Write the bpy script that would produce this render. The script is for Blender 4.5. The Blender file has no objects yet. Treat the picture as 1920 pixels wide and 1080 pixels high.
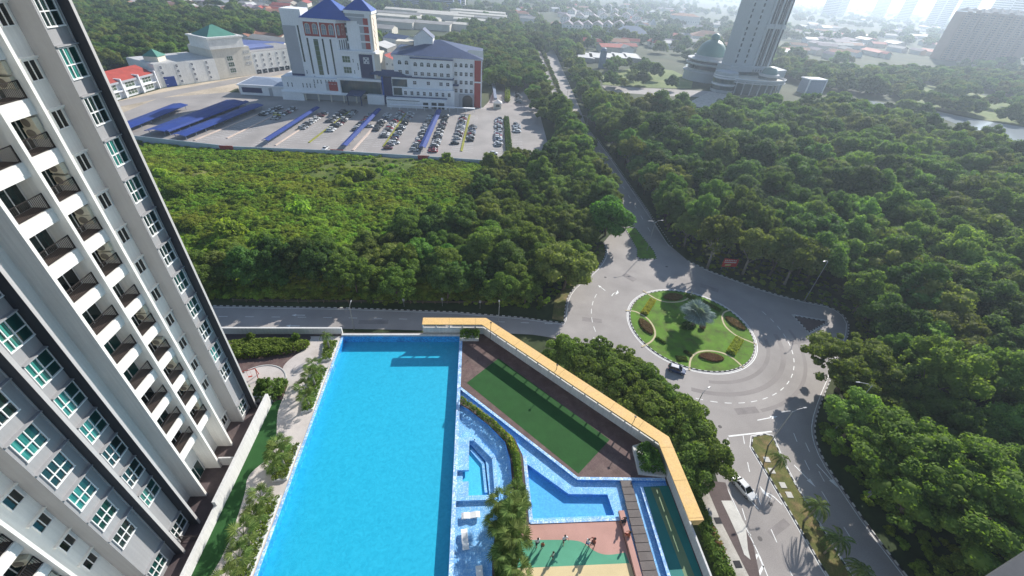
import bpy, bmesh, math, random
import numpy as np
from mathutils import Vector, Matrix, noise
from mathutils.geometry import tessellate_polygon, intersect_point_tri_2d
R = math.radians
random.seed(7); np.random.seed(7)
SC = bpy.context.scene
COL = SC.collection

# ---------------------------------------------------------------- camera
CAM_H = 70.0
F_PX, PITCH, ROLL, HEAD = 800.0, R(36.5), R(4.5), R(6.5)
def _basis():
    fw = Vector((0, math.cos(PITCH), -math.sin(PITCH))); up = Vector((0, math.sin(PITCH), math.cos(PITCH))); rt = Vector((1, 0, 0))
    c, s = math.cos(ROLL), math.sin(ROLL)
    rt, up = c*rt + s*up, c*up - s*rt
    m = Matrix.Rotation(-HEAD, 3, 'Z')
    return m @ rt, m @ up, m @ fw
RT, UP, FW = _basis()
cam_data = bpy.data.cameras.new('camera'); cam = bpy.data.objects.new('camera', cam_data); COL.objects.link(cam)
cam_data.sensor_width = 36.0; cam_data.lens = 36.0*F_PX/1920.0
cam_data.clip_start = 0.5; cam_data.clip_end = 40000.0
mw = Matrix((RT, UP, -FW)).transposed().to_4x4(); mw.translation = (0, 0, CAM_H)
cam.matrix_world = mw
SC.camera = cam

# ---------------------------------------------------------------- light
SUN_AZ, SUN_EL = R(39.8), R(29.0)
world = bpy.data.worlds.new('World'); SC.world = world; world.use_nodes = True
wn = world.node_tree; wn.nodes.clear()
sky = wn.nodes.new('ShaderNodeTexSky'); sky.sky_type = 'NISHITA'; sky.sun_disc = False
sky.sun_elevation = SUN_EL; sky.sun_rotation = SUN_AZ
sky.altitude = 50.0; sky.air_density = 1.0; sky.dust_density = 0.3; sky.ozone_density = 1.0
bg = wn.nodes.new('ShaderNodeBackground'); bg.inputs['Strength'].default_value = 0.10
wo = wn.nodes.new('ShaderNodeOutputWorld')
wn.links.new(sky.outputs[0], bg.inputs[0]); wn.links.new(bg.outputs[0], wo.inputs[0])
sl = bpy.data.lights.new('sun', 'SUN'); sl.energy = 5.0; sl.angle = R(0.5); sl.color = (1.0, 0.955, 0.89)
sun = bpy.data.objects.new('sun', sl); COL.objects.link(sun)
sdir = Vector((math.sin(SUN_AZ)*math.cos(SUN_EL), math.cos(SUN_AZ)*math.cos(SUN_EL), math.sin(SUN_EL)))
sun.rotation_euler = sdir.to_track_quat('Z', 'Y').to_euler(); sun.location = sdir*300
vs = SC.view_settings; vs.view_transform = 'Standard'; vs.look = 'None'; vs.exposure = 0.55; vs.gamma = 1.0; vs.use_curve_mapping = False
SC.cycles.max_bounces = 7; SC.cycles.diffuse_bounces = 3; SC.cycles.glossy_bounces = 3; SC.cycles.transparent_max_bounces = 12
SC.cycles.volume_bounces = 0; SC.cycles.transmission_bounces = 4
SC.cycles.use_denoising = True

# ---------------------------------------------------------------- measuring helpers: the survey of the place
ORDN = ['first', 'second', 'third', 'fourth', 'fifth', 'sixth', 'seventh', 'eighth', 'ninth', 'tenth', 'eleventh', 'twelfth', 'thirteenth', 'fourteenth', 'fifteenth', 'sixteenth', 'seventeenth', 'eighteenth', 'nineteenth', 'twentieth', 'twenty-first', 'twenty-second', 'twenty-third']
def ray(px, py):
    return FW + RT*((px-960.0)/F_PX) + UP*((540.0-py)/F_PX)
def at(px, py, z=0.0):                      # where a sight line meets the level z
    d = ray(px, py); t = (z-CAM_H)/d.z
    return (d.x*t, d.y*t)
def ats(pts, z=0.0): return [at(x, y, z) for x, y in pts]
def atY(px, py, Y):                         # where a sight line meets the upright plane y = Y
    d = ray(px, py); t = Y/d.y
    return (d.x*t, CAM_H+d.z*t)

# ---------------------------------------------------------------- objects
def tag(o, label=None, cat=None, group=None, kind=None):
    if label: o['label'] = label
    if cat: o['category'] = cat
    if group: o['group'] = group
    if kind: o['kind'] = kind
    return o
def empty(name, loc=(0, 0, 0), rz=0.0, label=None, cat=None, group=None):
    o = bpy.data.objects.new(name, None); COL.objects.link(o)
    o.location = loc; o.rotation_euler = (0, 0, rz); o.empty_display_size = 0.5
    return tag(o, label, cat, group)
def link(name, me, parent=None, loc=None, rot=None, scale=None):
    o = bpy.data.objects.new(name, me); COL.objects.link(o)
    if parent is not None: o.parent = parent
    if loc is not None: o.location = loc
    if rot is not None: o.rotation_euler = rot
    if scale is not None: o.scale = scale if hasattr(scale, '__len__') else (scale,)*3
    return o
def copy_tree(o, parent=None, loc=None, rz=None):
    c = o.copy(); COL.objects.link(c); c.parent = parent
    for ch in o.children: copy_tree(ch, c)
    if loc is not None: c.location = loc
    if rz is not None: c.rotation_euler = (0, 0, rz)
    return c

class MB:
    """collects shapes and links them as one mesh object"""
    def __init__(s): s.v = []; s.f = []; s.m = []
    def add(s, vs, fs, mi=0):
        n = len(s.v); s.v += [tuple(v) for v in vs]; s.f += [tuple(i+n for i in f) for f in fs]; s.m += [mi]*len(fs); return s
    def box(s, x0, y0, z0, x1, y1, z1, mi=0):
        if x0 > x1: x0, x1 = x1, x0
        if y0 > y1: y0, y1 = y1, y0
        if z0 > z1: z0, z1 = z1, z0
        return s.add([(x0,y0,z0),(x1,y0,z0),(x1,y1,z0),(x0,y1,z0),(x0,y0,z1),(x1,y0,z1),(x1,y1,z1),(x0,y1,z1)],
              [(0,3,2,1),(4,5,6,7),(0,1,5,4),(1,2,6,5),(2,3,7,6),(3,0,4,7)], mi)
    def prism(s, pts, z0, z1, mi=0, top=None, bottom=False, sides=True):
        n = len(pts); a = sum(pts[i][0]*pts[(i+1)%n][1]-pts[(i+1)%n][0]*pts[i][1] for i in range(n))
        if a < 0: pts = pts[::-1]
        base = len(s.v)
        s.v += [(p[0], p[1], z0) for p in pts] + [(p[0], p[1], z1) for p in pts]
        if sides:
            for i in range(n):
                j = (i+1) % n; s.f.append((base+i, base+j, base+n+j, base+n+i)); s.m.append(mi)
        tri = tessellate_polygon([[Vector((p[0], p[1], 0)) for p in pts]])
        for t in tri:
            a_, b_, c_ = (Vector(pts[k]) for k in t)
            if (b_-a_).cross(c_-a_) < 0: t = (t[0], t[2], t[1])
            s.f.append(tuple(base+n+k for k in t)); s.m.append(mi if top is None else top)
            if bottom: s.f.append((base+t[0], base+t[2], base+t[1])); s.m.append(mi)
        return s
    def quad(s, a, b, c, d, mi=0): return s.add([a, b, c, d], [(0, 1, 2, 3)], mi)
    def bar(s, p, q, w, h=None, mi=0, up=(0, 0, 1)):    # square bar from p to q
        p, q = Vector(p), Vector(q); d = (q-p).normalized(); h = w if h is None else h
        u = Vector(up)
        if abs(d.dot(u)) > .98: u = Vector((1, 0, 0))
        r = d.cross(u).normalized(); u = r.cross(d).normalized(); r *= w/2; u *= h/2
        return s.add([p-r-u, p+r-u, p+r+u, p-r+u, q-r-u, q+r-u, q+r+u, q-r+u],
              [(0,1,2,3),(7,6,5,4),(0,4,5,1),(1,5,6,2),(2,6,7,3),(3,7,4,0)], mi)
    def tube(s, pts, rad, n=8, mi=0, cap=True):
        pts = [Vector(p) for p in pts]; k = len(pts)
        rad = rad if hasattr(rad, '__len__') else [rad]*k
        base = len(s.v); u0 = None
        for i, p in enumerate(pts):
            d = (pts[min(i+1, k-1)]-pts[max(i-1, 0)]).normalized()
            u = Vector((0, 0, 1)) if abs(d.z) < .9 else Vector((1, 0, 0))
            r = d.cross(u).normalized() if u0 is None else (u0 - d*u0.dot(d)).normalized()
            u0 = r; w = d.cross(r)
            for j in range(n):
                a = 2*math.pi*j/n; s.v.append(tuple(p + (r*math.cos(a)+w*math.sin(a))*rad[i]))
        for i in range(k-1):
            for j in range(n):
                a, b = base+i*n+j, base+i*n+(j+1) % n
                s.f.append((a, b, b+n, a+n)); s.m.append(mi)
        if cap:
            s.f.append(tuple(base+j for j in range(n))[::-1]); s.m.append(mi)
            s.f.append(tuple(base+(k-1)*n+j for j in range(n))); s.m.append(mi)
        return s
    def lathe(s, prof, cx=0, cy=0, n=24, mi=0, sx=1, sy=1, a0=0, a1=2*math.pi):
        base = len(s.v); full = abs(a1-a0-2*math.pi) < 1e-6; m = n if full else n+1
        for r, z in prof:
            for j in range(m):
                a = a0+(a1-a0)*j/n; s.v.append((cx+r*sx*math.cos(a), cy+r*sy*math.sin(a), z))
        for i in range(len(prof)-1):
            for j in range(n):
                a, b = base+i*m+j, base+i*m+(j+1) % m
                s.f.append((a, b, b+m, a+m)); s.m.append(mi)
        return s
    def hip(s, x0, y0, x1, y1, z, h, mi=0, ridge=.5, eave=0.0):     # hipped roof, ridge along the longer side
        x0 -= eave; y0 -= eave; x1 += eave; y1 += eave
        if (x1-x0) >= (y1-y0):
            r = (y1-y0)/2*(ridge*2); a, b = (x0+r, (y0+y1)/2, z+h), (x1-r, (y0+y1)/2, z+h)
            if a[0] > b[0]: a = b = ((x0+x1)/2, (y0+y1)/2, z+h)
            V = [(x0,y0,z),(x1,y0,z),(x1,y1,z),(x0,y1,z),a,b]; Fc = [(0,1,5,4),(1,2,5),(2,3,4,5),(3,0,4),(3,2,1,0)]
        else:
            r = (x1-x0)/2*(ridge*2); a, b = ((x0+x1)/2, y0+r, z+h), ((x0+x1)/2, y1-r, z+h)
            V = [(x0,y0,z),(x1,y0,z),(x1,y1,z),(x0,y1,z),a,b]; Fc = [(0,1,4),(1,2,5,4),(2,3,5),(3,0,4,5),(3,2,1,0)]
        return s.add(V, Fc, mi)
    def gable(s, x0, y0, x1, y1, z, h, mi=0, wall=None, eave=.4, axis='x'):
        if axis == 'x':
            ym = (y0+y1)/2
            s.add([(x0-eave,y0-eave,z),(x1+eave,y0-eave,z),(x1+eave,ym,z+h),(x0-eave,ym,z+h),(x0-eave,y1+eave,z),(x1+eave,y1+eave,z)],[(0,1,2,3),(3,2,5,4)],mi)
            s.add([(x0,y0,z-.02),(x0,y1,z-.02),(x0,ym,z+h*.93)],[(0,2,1)],wall if wall is not None else mi)
            s.add([(x1,y0,z-.02),(x1,y1,z-.02),(x1,ym,z+h*.93)],[(0,1,2)],wall if wall is not None else mi)
        else:
            xm = (x0+x1)/2
            s.add([(x0-eave,y0-eave,z),(x0-eave,y1+eave,z),(xm,y1+eave,z+h),(xm,y0-eave,z+h),(x1+eave,y0-eave,z),(x1+eave,y1+eave,z)],[(0,3,2,1),(3,4,5,2)],mi)
            s.add([(x0,y0,z-.02),(x1,y0,z-.02),(xm,y0,z+h*.93)],[(0,1,2)],wall if wall is not None else mi)
            s.add([(x0,y1,z-.02),(x1,y1,z-.02),(xm,y1,z+h*.93)],[(0,2,1)],wall if wall is not None else mi)
        return s
    def mesh(s, name, mats, origin=(0, 0, 0), smooth=False):
        me = bpy.data.meshes.new(name)
        ox, oy, oz = origin
        me.from_pydata([(x-ox, y-oy, z-oz) for x, y, z in s.v], [], s.f)
        mats = mats if isinstance(mats, (list, tuple)) else [mats]
        for m in mats: me.materials.append(m)
        if len(mats) > 1: me.polygons.foreach_set('material_index', s.m)
        if smooth: me.polygons.foreach_set('use_smooth', [True]*len(me.polygons))
        me.update(); return me
    def build(s, name, mats, parent=None, smooth=False, origin=None, **tags):
        o_ = origin if origin is not None else (tuple(parent.matrix_basis.translation) if parent is not None else (0, 0, 0))
        ob = link(name, s.mesh(name, mats, o_, smooth), parent, loc=origin if (origin is not None and parent is None) else None)
        return tag(ob, **tags) if tags else ob

def sheet(name, polys, z, m, holes=None, parent=None, kind='structure'):
    """flat sheet(s) at height z; polys a list of outlines, holes cut from the first"""
    mb = MB()
    for i, p in enumerate(polys):
        loops = [[Vector((q[0], q[1], 0)) for q in p]]
        if holes and i == 0: loops += [[Vector((q[0], q[1], 0)) for q in h] for h in holes]
        flat = [q for l in loops for q in l]
        tris = []
        for t in tessellate_polygon(loops):
            a_, b_, c_ = (flat[k].to_2d() for k in t)
            tris.append(t if (b_-a_).cross(c_-a_) > 0 else (t[0], t[2], t[1]))
        mb.add([(q.x, q.y, z) for q in flat], tris)
    o = mb.build(name, m, parent)
    if parent is None: o['kind'] = kind
    return o

# ---------------------------------------------------------------- materials
def _nt(name):
    m = bpy.data.materials.new(name); m.use_nodes = True; nt = m.node_tree
    return m, nt, nt.nodes['Principled BSDF'], nt.nodes, nt.links
def mat(name, rgb, rough=.75, var=.12, scale=.8, fine=12.0, finevar=.08, bump=0.0, bscale=8.0, metal=0.0, spec=.35, dirt=None, dirtscale=.25, coat=0.0, hue=None, vstreak=0.0, obj=False):
    """a weathered surface: base colour broken up by broad and fine noise, optional second tone 'dirt' in patches"""
    m, nt, b, N, L = _nt(name)
    b.inputs['Roughness'].default_value = rough; b.inputs['Metallic'].default_value = metal; b.inputs['Specular IOR Level'].default_value = spec
    b.inputs['Coat Weight'].default_value = coat
    geo = N.new('ShaderNodeNewGeometry') if not obj else N.new('ShaderNodeTexCoord')
    pos = geo.outputs['Position'] if not obj else geo.outputs['Object']
    col = N.new('ShaderNodeRGB'); col.outputs[0].default_value = (*rgb, 1)
    cur = col.outputs[0]
    if dirt:
        n0 = N.new('ShaderNodeTexNoise'); n0.inputs['Scale'].default_value = dirtscale; n0.inputs['Detail'].default_value = 5; n0.inputs['Roughness'].default_value = .65
        L.new(pos, n0.inputs['Vector'])
        rp = N.new('ShaderNodeMapRange'); rp.inputs[1].default_value = .45; rp.inputs[2].default_value = .68; L.new(n0.outputs[0], rp.inputs[0])
        mx = N.new('ShaderNodeMix'); mx.data_type = 'RGBA'; L.new(rp.outputs[0], mx.inputs[0]); L.new(cur, mx.inputs[6]); mx.inputs[7].default_value = (*dirt, 1); cur = mx.outputs[2]
    def modulate(cur, sc, amt, detail=3, vec=pos):
        n = N.new('ShaderNodeTexNoise'); n.inputs['Scale'].default_value = sc; n.inputs['Detail'].default_value = detail; L.new(vec, n.inputs['Vector'])
        r = N.new('ShaderNodeMapRange'); r.inputs[1].default_value = .3; r.inputs[2].default_value = .7; r.inputs[3].default_value = 1-amt; r.inputs[4].default_value = 1+amt; L.new(n.outputs[0], r.inputs[0])
        v = N.new('ShaderNodeVectorMath'); v.operation = 'SCALE'; L.new(cur, v.inputs[0]); L.new(r.outputs[0], v.inputs['Scale']); return v.outputs[0]
    if var: cur = modulate(cur, scale, var)
    if finevar: cur = modulate(cur, fine, finevar, 2)
    if vstreak:
        mp = N.new('ShaderNodeMapping'); mp.inputs['Scale'].default_value = (3.0, 3.0, .12); L.new(pos, mp.inputs[0]); cur = modulate(cur, 1.6, vstreak, 4, mp.outputs[0])
    L.new(cur, b.inputs['Base Color'])
    if bump:
        n = N.new('ShaderNodeTexNoise'); n.inputs['Scale'].default_value = bscale; n.inputs['Detail'].default_value = 4; L.new(pos, n.inputs['Vector'])
        bp = N.new('ShaderNodeBump'); bp.inputs['Strength'].default_value = bump; bp.inputs['Distance'].default_value = .1; L.new(n.outputs[0], bp.inputs['Height']); L.new(bp.outputs[0], b.inputs['Normal'])
    return m
def leaf_mat(name, lo, hi, trans=.35, rough=.5, objvar=.36, worldscale=.02, third=None):
    """foliage: every leaf its own tint between two greens, every plant a little different"""
    k_ = 1.0 if name in ('leaves_silver', 'leaves_yellow', 'leaves_red') else 1.38
    lo, hi = [c*k_ for c in lo], [c*k_ for c in hi]; third = [c*k_ for c in third] if third else None
    m, nt, b, N, L = _nt(name)
    geo = N.new('ShaderNodeNewGeometry'); oi = N.new('ShaderNodeObjectInfo')
    mx = N.new('ShaderNodeMix'); mx.data_type = 'RGBA'; mx.inputs[6].default_value = (*lo, 1); mx.inputs[7].default_value = (*hi, 1)
    L.new(geo.outputs['Random Per Island'], mx.inputs[0]); cur = mx.outputs[2]
    n = N.new('ShaderNodeTexNoise'); n.inputs['Scale'].default_value = worldscale; n.inputs['Detail'].default_value = 3; L.new(geo.outputs['Position'], n.inputs['Vector'])
    if third:
        rp = N.new('ShaderNodeMapRange'); rp.inputs[1].default_value = .42; rp.inputs[2].default_value = .62; L.new(n.outputs[0], rp.inputs[0])
        m3 = N.new('ShaderNodeMix'); m3.data_type = 'RGBA'; L.new(rp.outputs[0], m3.inputs[0]); L.new(cur, m3.inputs[6]); m3.inputs[7].default_value = (*third, 1); cur = m3.outputs[2]
    hsv = N.new('ShaderNodeHueSaturation'); L.new(cur, hsv.inputs['Color'])
    r1 = N.new('ShaderNodeMapRange'); r1.inputs[3].default_value = .478; r1.inputs[4].default_value = .518; L.new(oi.outputs['Random'], r1.inputs[0]); L.new(r1.outputs[0], hsv.inputs['Hue'])
    ml = N.new('ShaderNodeMath'); ml.operation = 'MULTIPLY'; ml.inputs[1].default_value = 7.31; L.new(oi.outputs['Random'], ml.inputs[0])
    fr = N.new('ShaderNodeMath'); fr.operation = 'FRACT'; L.new(ml.outputs[0], fr.inputs[0])
    r2 = N.new('ShaderNodeMapRange'); r2.inputs[3].default_value = 1-objvar; r2.inputs[4].default_value = 1+objvar; L.new(fr.outputs[0], r2.inputs[0]); L.new(r2.outputs[0], hsv.inputs['Value'])
    hsv.inputs['Saturation'].default_value = .90
    L.new(hsv.outputs[0], b.inputs['Base Color']); b.inputs['Roughness'].default_value = .75; b.inputs['Specular IOR Level'].default_value = .12
    tr = N.new('ShaderNodeBsdfTranslucent'); sc = N.new('ShaderNodeVectorMath'); sc.operation = 'MULTIPLY'; sc.inputs[1].default_value = (1.5, 1.6, .6)
    L.new(hsv.outputs[0], sc.inputs[0]); L.new(sc.outputs[0], tr.inputs[0])
    ms = N.new('ShaderNodeMixShader'); ms.inputs[0].default_value = trans
    L.new(b.outputs[0], ms.inputs[1]); L.new(tr.outputs[0], ms.inputs[2]); L.new(ms.outputs[0], N['Material Output'].inputs[0])
    return m
# ================================================================ the ground and the roads
mt = {}
mt['ground'] = mat('ground_earth', (.035, .055, .018), .95, .25, .03, .6, .2, dirt=(.07, .075, .03), dirtscale=.012)
mt['asphalt'] = mat('asphalt', (.365, .335, .315), .86, .10, .12, 6, .09, dirt=(.30, .275, .26), dirtscale=.05, bump=.15, bscale=20)
mt['asphalt_dark'] = mat('asphalt_dark', (.13, .12, .115), .85, .1, .2, 6, .08)
mt['paint'] = mat('road_paint', (.80, .80, .78), .6, .1, 1, 9, .12)
mt['kerb_white'] = mat('kerb_white', (.50, .50, .48), .7, .1, 1)
mt['kerb_black'] = mat('kerb_black', (.03, .03, .035), .7, .1, 1)
mt['concrete'] = mat('concrete', (.48, .45, .40), .9, .14, .5, 7, .1, dirt=(.36, .33, .28), dirtscale=.3)
mt['concrete_pale'] = mat('concrete_pale', (.60, .58, .53), .9, .1, .5, 7, .08)
mt['lawn'] = mat('lawn_grass', (.115, .235, .022), .95, .2, .35, 9, .3, dirt=(.10, .135, .03), dirtscale=.4, bump=.6, bscale=14)
mt['verge'] = mat('verge_grass', (.12, .13, .035), .95, .2, .5, 8, .3, dirt=(.24, .17, .08), dirtscale=.45, bump=.5, bscale=12)
mt['brown_slab'] = mat('brown_paving', (.12, .09, .085), .85, .12, .5, 5, .1)

def circle(cx, cy, r, n=96, a0=0.0, a1=2*math.pi): return [(cx+r*math.cos(a0+(a1-a0)*i/n), cy+r*math.sin(a0+(a1-a0)*i/n)) for i in range(n)]
ground = sheet('ground', [circle(0, 600, 6000, 64)], -0.06, mt['ground'])

def smooth(pts, it=2, closed=False):
    for _ in range(it):
        out = []
        n = len(pts)
        if not closed: out.append(pts[0])
        for i in range(n if closed else n-1):
            p, q = pts[i], pts[(i+1) % n]
            out += [(p[0]*.75+q[0]*.25, p[1]*.75+q[1]*.25), (p[0]*.25+q[0]*.75, p[1]*.25+q[1]*.75)]
        if not closed: out.append(pts[-1])
        pts = out
    return pts
def offset(pts, d, closed=False):
    out = []; n = len(pts)
    for i in range(n):
        a = Vector(pts[(i-1) % n] if closed else pts[max(i-1, 0)]); b = Vector(pts[(i+1) % n] if closed else pts[min(i+1, n-1)])
        t = (b-a).normalized(); out.append((pts[i][0]-t.y*d, pts[i][1]+t.x*d))
    return out
def resample(pts, step):
    P = [Vector(p) for p in pts]; out = [P[0].copy()]; acc = 0.0
    for i in range(len(P)-1):
        seg = P[i+1]-P[i]; L_ = seg.length; s_ = step-acc
        while s_ <= L_:
            out.append(P[i]+seg*(s_/L_)); s_ += step
        acc = (acc+L_) % step
    return [tuple(p) for p in out]
def band(mb, pts, w, z, mi=0, closed=False):
    a = offset(pts, w/2, closed); b = offset(pts, -w/2, closed); n = len(pts)
    for i in range(n if closed else n-1):
        j = (i+1) % n
        mb.quad((*b[i], z), (*b[j], z), (*a[j], z), (*a[i], z), mi)
def dashes(mb, pts, on, off, w, z):
    step = .5; P = resample(pts, step); k = int(round(on/step)); g = int(round(off/step)); i = 0
    while i+k < len(P): band(mb, P[i:i+k+1], w, z); i += k+g
def kerb(name, pts, w=.20, h=.14, seg=.75, striped=True, closed=False, z0=0.0):
    if closed: pts = list(pts)+[pts[0]]
    P = resample(pts, seg); a, b = offset(P, w/2), offset(P, -w/2); mb = MB()
    for i in range(len(P)-1):
        mi = i % 2 if striped else 0
        p = [(*b[i],), (*b[i+1],), (*a[i+1],), (*a[i],)]
        mb.add([(x, y, z0) for x, y in p]+[(x, y, z0+h) for x, y in p], [(4,5,6,7),(0,1,5,4),(2,3,7,6),(1,2,6,5),(3,0,4,7)], mi)
    return mb.build(name, [mt['kerb_white'], mt['kerb_black']], kind='structure')

RC = (55.4, 78.2)
# one asphalt outline: road from the left, roundabout, dual carriageways north and south
west_n = [(-120, 86.6), (-58, 85.3), (-32, 84.9), (-5, 83.6), (12, 81.6), at(1057, 606)]
nw = ats([(1057, 606), (1059, 580), (1064, 556), (1080, 535), (1115, 509), (1132, 487), (1137, 470), (1131, 455)])
up_l = [(48.5, 128), (49.5, 145), (50, 205), (50.5, 250), at(1036, 198), at(1019, 148), at(999, 99), at(990, 50), (125, 1250)]
up_r = [(155, 1250), at(1016, 50), at(1041, 99), at(1063, 148), at(1085, 198), at(1100, 237), (66.5, 205), (66, 170), at(1215, 395), at(1250, 455), at(1290, 489)]
ne = ats([(1290, 489), (1330, 508), (1380, 526), (1440, 548), (1500, 564), (1560, 575), (1592, 600), (1590, 635), (1572, 668), (1560, 705), (1540, 752), (1527, 795), (1529, 825), (1545, 865), (1580, 917), (1630, 990), (1700, 1080)])
low_r = ne[-1:]+[(66, 0), (66, -60)]
low_l = [(36, -60), (38.5, 10), (40.3, 22), (43.2, 36), (44.6, 44), (43.0, 53), (38, 61), (31, 67.5), (22, 73.5), (12, 75.8), (-32, 77.4), (-120, 78)]
nwS = smooth(nw, 1); neS = smooth(ne, 1); low_lS = smooth(low_l, 1)
outline = west_n[:-1]+nwS+up_l+up_r[:-1]+neS+low_r[1:]+low_lS
isl_up = ats([(1172, 428), (1194, 467), (1194, 481), (1201, 486), (1232, 486), (1226, 471), (1192, 428)])
isl_up = isl_up[:1]+isl_up[1:]
med_low = smooth(ats([(1399, 822), (1441, 892), (1502, 995), (1551, 1080)])+[(55.5, 0), (56, -60), (57.6, -60), (57.2, 0)]+ats([(1596, 1080), (1527, 970), (1477, 885), (1455, 835), (1446, 812)]), 1, True)
tri_isl = ats([(1488, 592), (1516, 623), (1551, 604)])
med_up = [(55.8, 140), (57.6, 145), (58.9, 205), at(1062, 198), at(1041, 148), at(1021, 99), at(1005, 52), at(1002, 52), at(1015, 99), at(1034, 148), at(1054, 198), (57.0, 205), (55.2, 145)]
RI = 15.6
road = sheet('road', [outline], 0.0, mt['asphalt'])
mb = MB()
ring = circle(*RC, RI+.35, 120)
band(mb, ring, .16, .012, closed=True); band(mb, circle(*RC, RI+.02, 120), .12, .012, closed=True)
dashes(mb, [(RC[0]+24.0*math.cos(a), RC[1]+24.0*math.sin(a)) for a in np.arange(R(-110), R(20), R(2))], 1.5, 1.5, .16, .012)
dashes(mb, [(RC[0]+25.2*math.cos(a), RC[1]+25.2*math.sin(a)) for a in np.arange(R(148), R(200), R(2))], 2.0, 1.5, .14, .012)
# edge lines
band(mb, offset(west_n[:-1]+nwS[:-1], -.55), .13, .012)
band(mb, offset(neS, -.55)[2:], .14, .012)
left_edge = ats([(1363, 915), (1400, 992), (1442, 1080)])+[(40.5, 0)]
band(mb, smooth(left_edge), .15, .012)
band(mb, offset(med_low, -.30, True), .14, .012, closed=True)
dashes(mb, smooth([(-120, 82), (-58, 81.4), (-30, 81.2), (0, 80.2), (20, 79.2)]), 2, 4, .14, .012)
dashes(mb, smooth([(53.0, 46.5), (50.0, 38.5), (49.0, 33), (48.0, 22), (47.5, 0)]), 2, 4, .14, .012)
dashes(mb, smooth([(49.6, 46), (46.9, 38), (44.8, 30), (43.8, 18)]), 2, 5, .14, .012)
dashes(mb, smooth([at(1488, 812), at(1515, 880), at(1580, 985), at(1640, 1080), (61.5, 0)]), 2, 4, .14, .012)
dashes(mb, smooth([at(1510, 830), at(1540, 895), at(1575, 950)]), 2, 4, .14, .012)
band(mb, ats([(1366, 818), (1447, 809)]), .3, .012)
for ppy in (205, 311, 420): pass
dashes(mb, [(53.0, 150), (53.8, 205), at(1045, 198), at(1027, 148), at(1007, 99)], 3, 6, .16, .012)
dashes(mb, [(61.6, 128), (62.6, 160), (62.8, 205), at(1073, 198), at(1052, 148), at(1031, 99)], 3, 6, .16, .012)
band(mb, [(64.8, 118), (65.2, 150), (65.8, 205), (66.0, 230)], .14, .012)
# hatching beside the south carriageway
H_ = [ats(q) for q in ([(1396, 1008), (1404.6, 998.5), (1408.3, 1003), (1402, 1015)], [(1402.8, 1038), (1411, 1018), (1415, 1020), (1406.5, 1043)], [(1412, 1056), (1417.6, 1038), (1422, 1041), (1414.8, 1058)], [(1418.5, 1078), (1428.7, 1059.6), (1433, 1062), (1424, 1081)])]
st_ = ((H_[3][0][0]-H_[1][0][0])/2, (H_[3][0][1]-H_[1][0][1])/2)
for k in range(1, 9): H_.append([(x+st_[0]*k*.55, y+st_[1]*k) for x, y in H_[3]])
for q in H_: mb.quad(*[(x, y, .012) for x, y in q])
def arrow(mb, x, y, ang, L_=3.6, bend=0.0, z=.013):
    c, s = math.cos(ang), math.sin(ang)
    def T(u, v): return (x+u*c-v*s, y+u*s+v*c, z)
    if bend == 0: mb.quad(T(0, -.1), T(L_*.7, -.1), T(L_*.7, .1), T(0, .1)); mb.add([T(L_*.66, -.42), T(L_, 0), T(L_*.66, .42)], [(0, 1, 2)])
    else:
        P = [(0, 0), (L_*.3, .05*bend), (L_*.5, .25*bend), (L_*.62, .7*bend)]
        for i in range(3): (u0, v0), (u1, v1) = P[i], P[i+1]; mb.quad(T(u0, v0-.12), T(u1+.06, v1-.08), T(u1-.06, v1+.12), T(u0, v0+.1))
        mb.add([T(L_*.3, .75*bend), T(L_*.98, .7*bend), T(L_*.68, 1.35*bend)], [(0, 1, 2) if bend > 0 else (0, 2, 1)])
arrow(mb, *at(572, 591), math.pi, 3.2); arrow(mb, *at(562, 611), math.pi, 3.2)
arrow(mb, *at(1531, 870), R(-78), 4.8); arrow(mb, *at(1489, 872), R(-72), 4.5)
arrow(mb, *at(1466, 946), R(112), 4.0, 1.0); arrow(mb, *at(1422, 955), R(110), 4.0)
arrow(mb, *at(1123, 655), R(95), 4.2); arrow(mb, *at(1420, 788), R(10), 5.0)
arrow(mb, *at(1147, 555), R(60), 3.6, -1.0)
arrow(mb, *at(1135, 545), R(120), 3.0)
for p in (tri_isl,): band(mb, offset(p, -.5, True), .18, .012, closed=True)
band(mb, ats([(1488, 590), (1551, 601)]), .15, .012)
mb.build('road_markings', mt['paint'], kind='structure')
# tyre darkening laid by traffic: broad faint bands worn into the surface
mt['worn'] = mat('worn_asphalt', (.285, .258, .245), .85, .1, .15, 6, .08)
mb = MB()
for r_, w_, a0, a1 in ((18.4, .9, -100, -12), (21.7, 1.1, -112, -4), (26.4, .8, -80, 0)):
    band(mb, [(RC[0]+r_*math.cos(R(a)), RC[1]+r_*math.sin(R(a))) for a in range(a0, a1, 3)], w_, .006)
mb.build('tyre_marks', mt['worn'], kind='structure')
# repaired patches and manhole covers in the carriageway
mt['patch'] = mat('asphalt_patch', (.27, .245, .235), .9, .12, .6, 7, .1); mb = MB()
for px, py, w, l, a in ((1110, 600, 1.6, 5, 80), (1180, 520, 2.2, 4, 40), (1500, 640, 1.4, 6, 100), (1400, 770, 5, 1.6, 5), (1460, 990, 1.2, 4.5, 115), (700, 604, 7, 1.4, 0), (1330, 540, 2, 5, 60)):
    x, y = at(px, py); c, s_ = math.cos(R(a)), math.sin(R(a)); q = [(-w/2, -l/2), (w/2, -l/2), (w/2, l/2), (-w/2, l/2)]
    mb.quad(*[(x+u*c-v*s_, y+u*s_+v*c, .008) for u, v in q])
mb.build('road_patches', mt['patch'], kind='structure'); mb = MB()
for px, py in ((1135, 520), (1350, 800), (1445, 945), (1425, 1010), (1250, 500), (1115, 645), (860, 606)): x, y = at(px, py); mb.lathe([(0, .018), (.36, .018), (.38, .004)], x, y, 14)
mb.build('manhole_covers', mt['asphalt_dark'], kind='structure')
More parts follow.
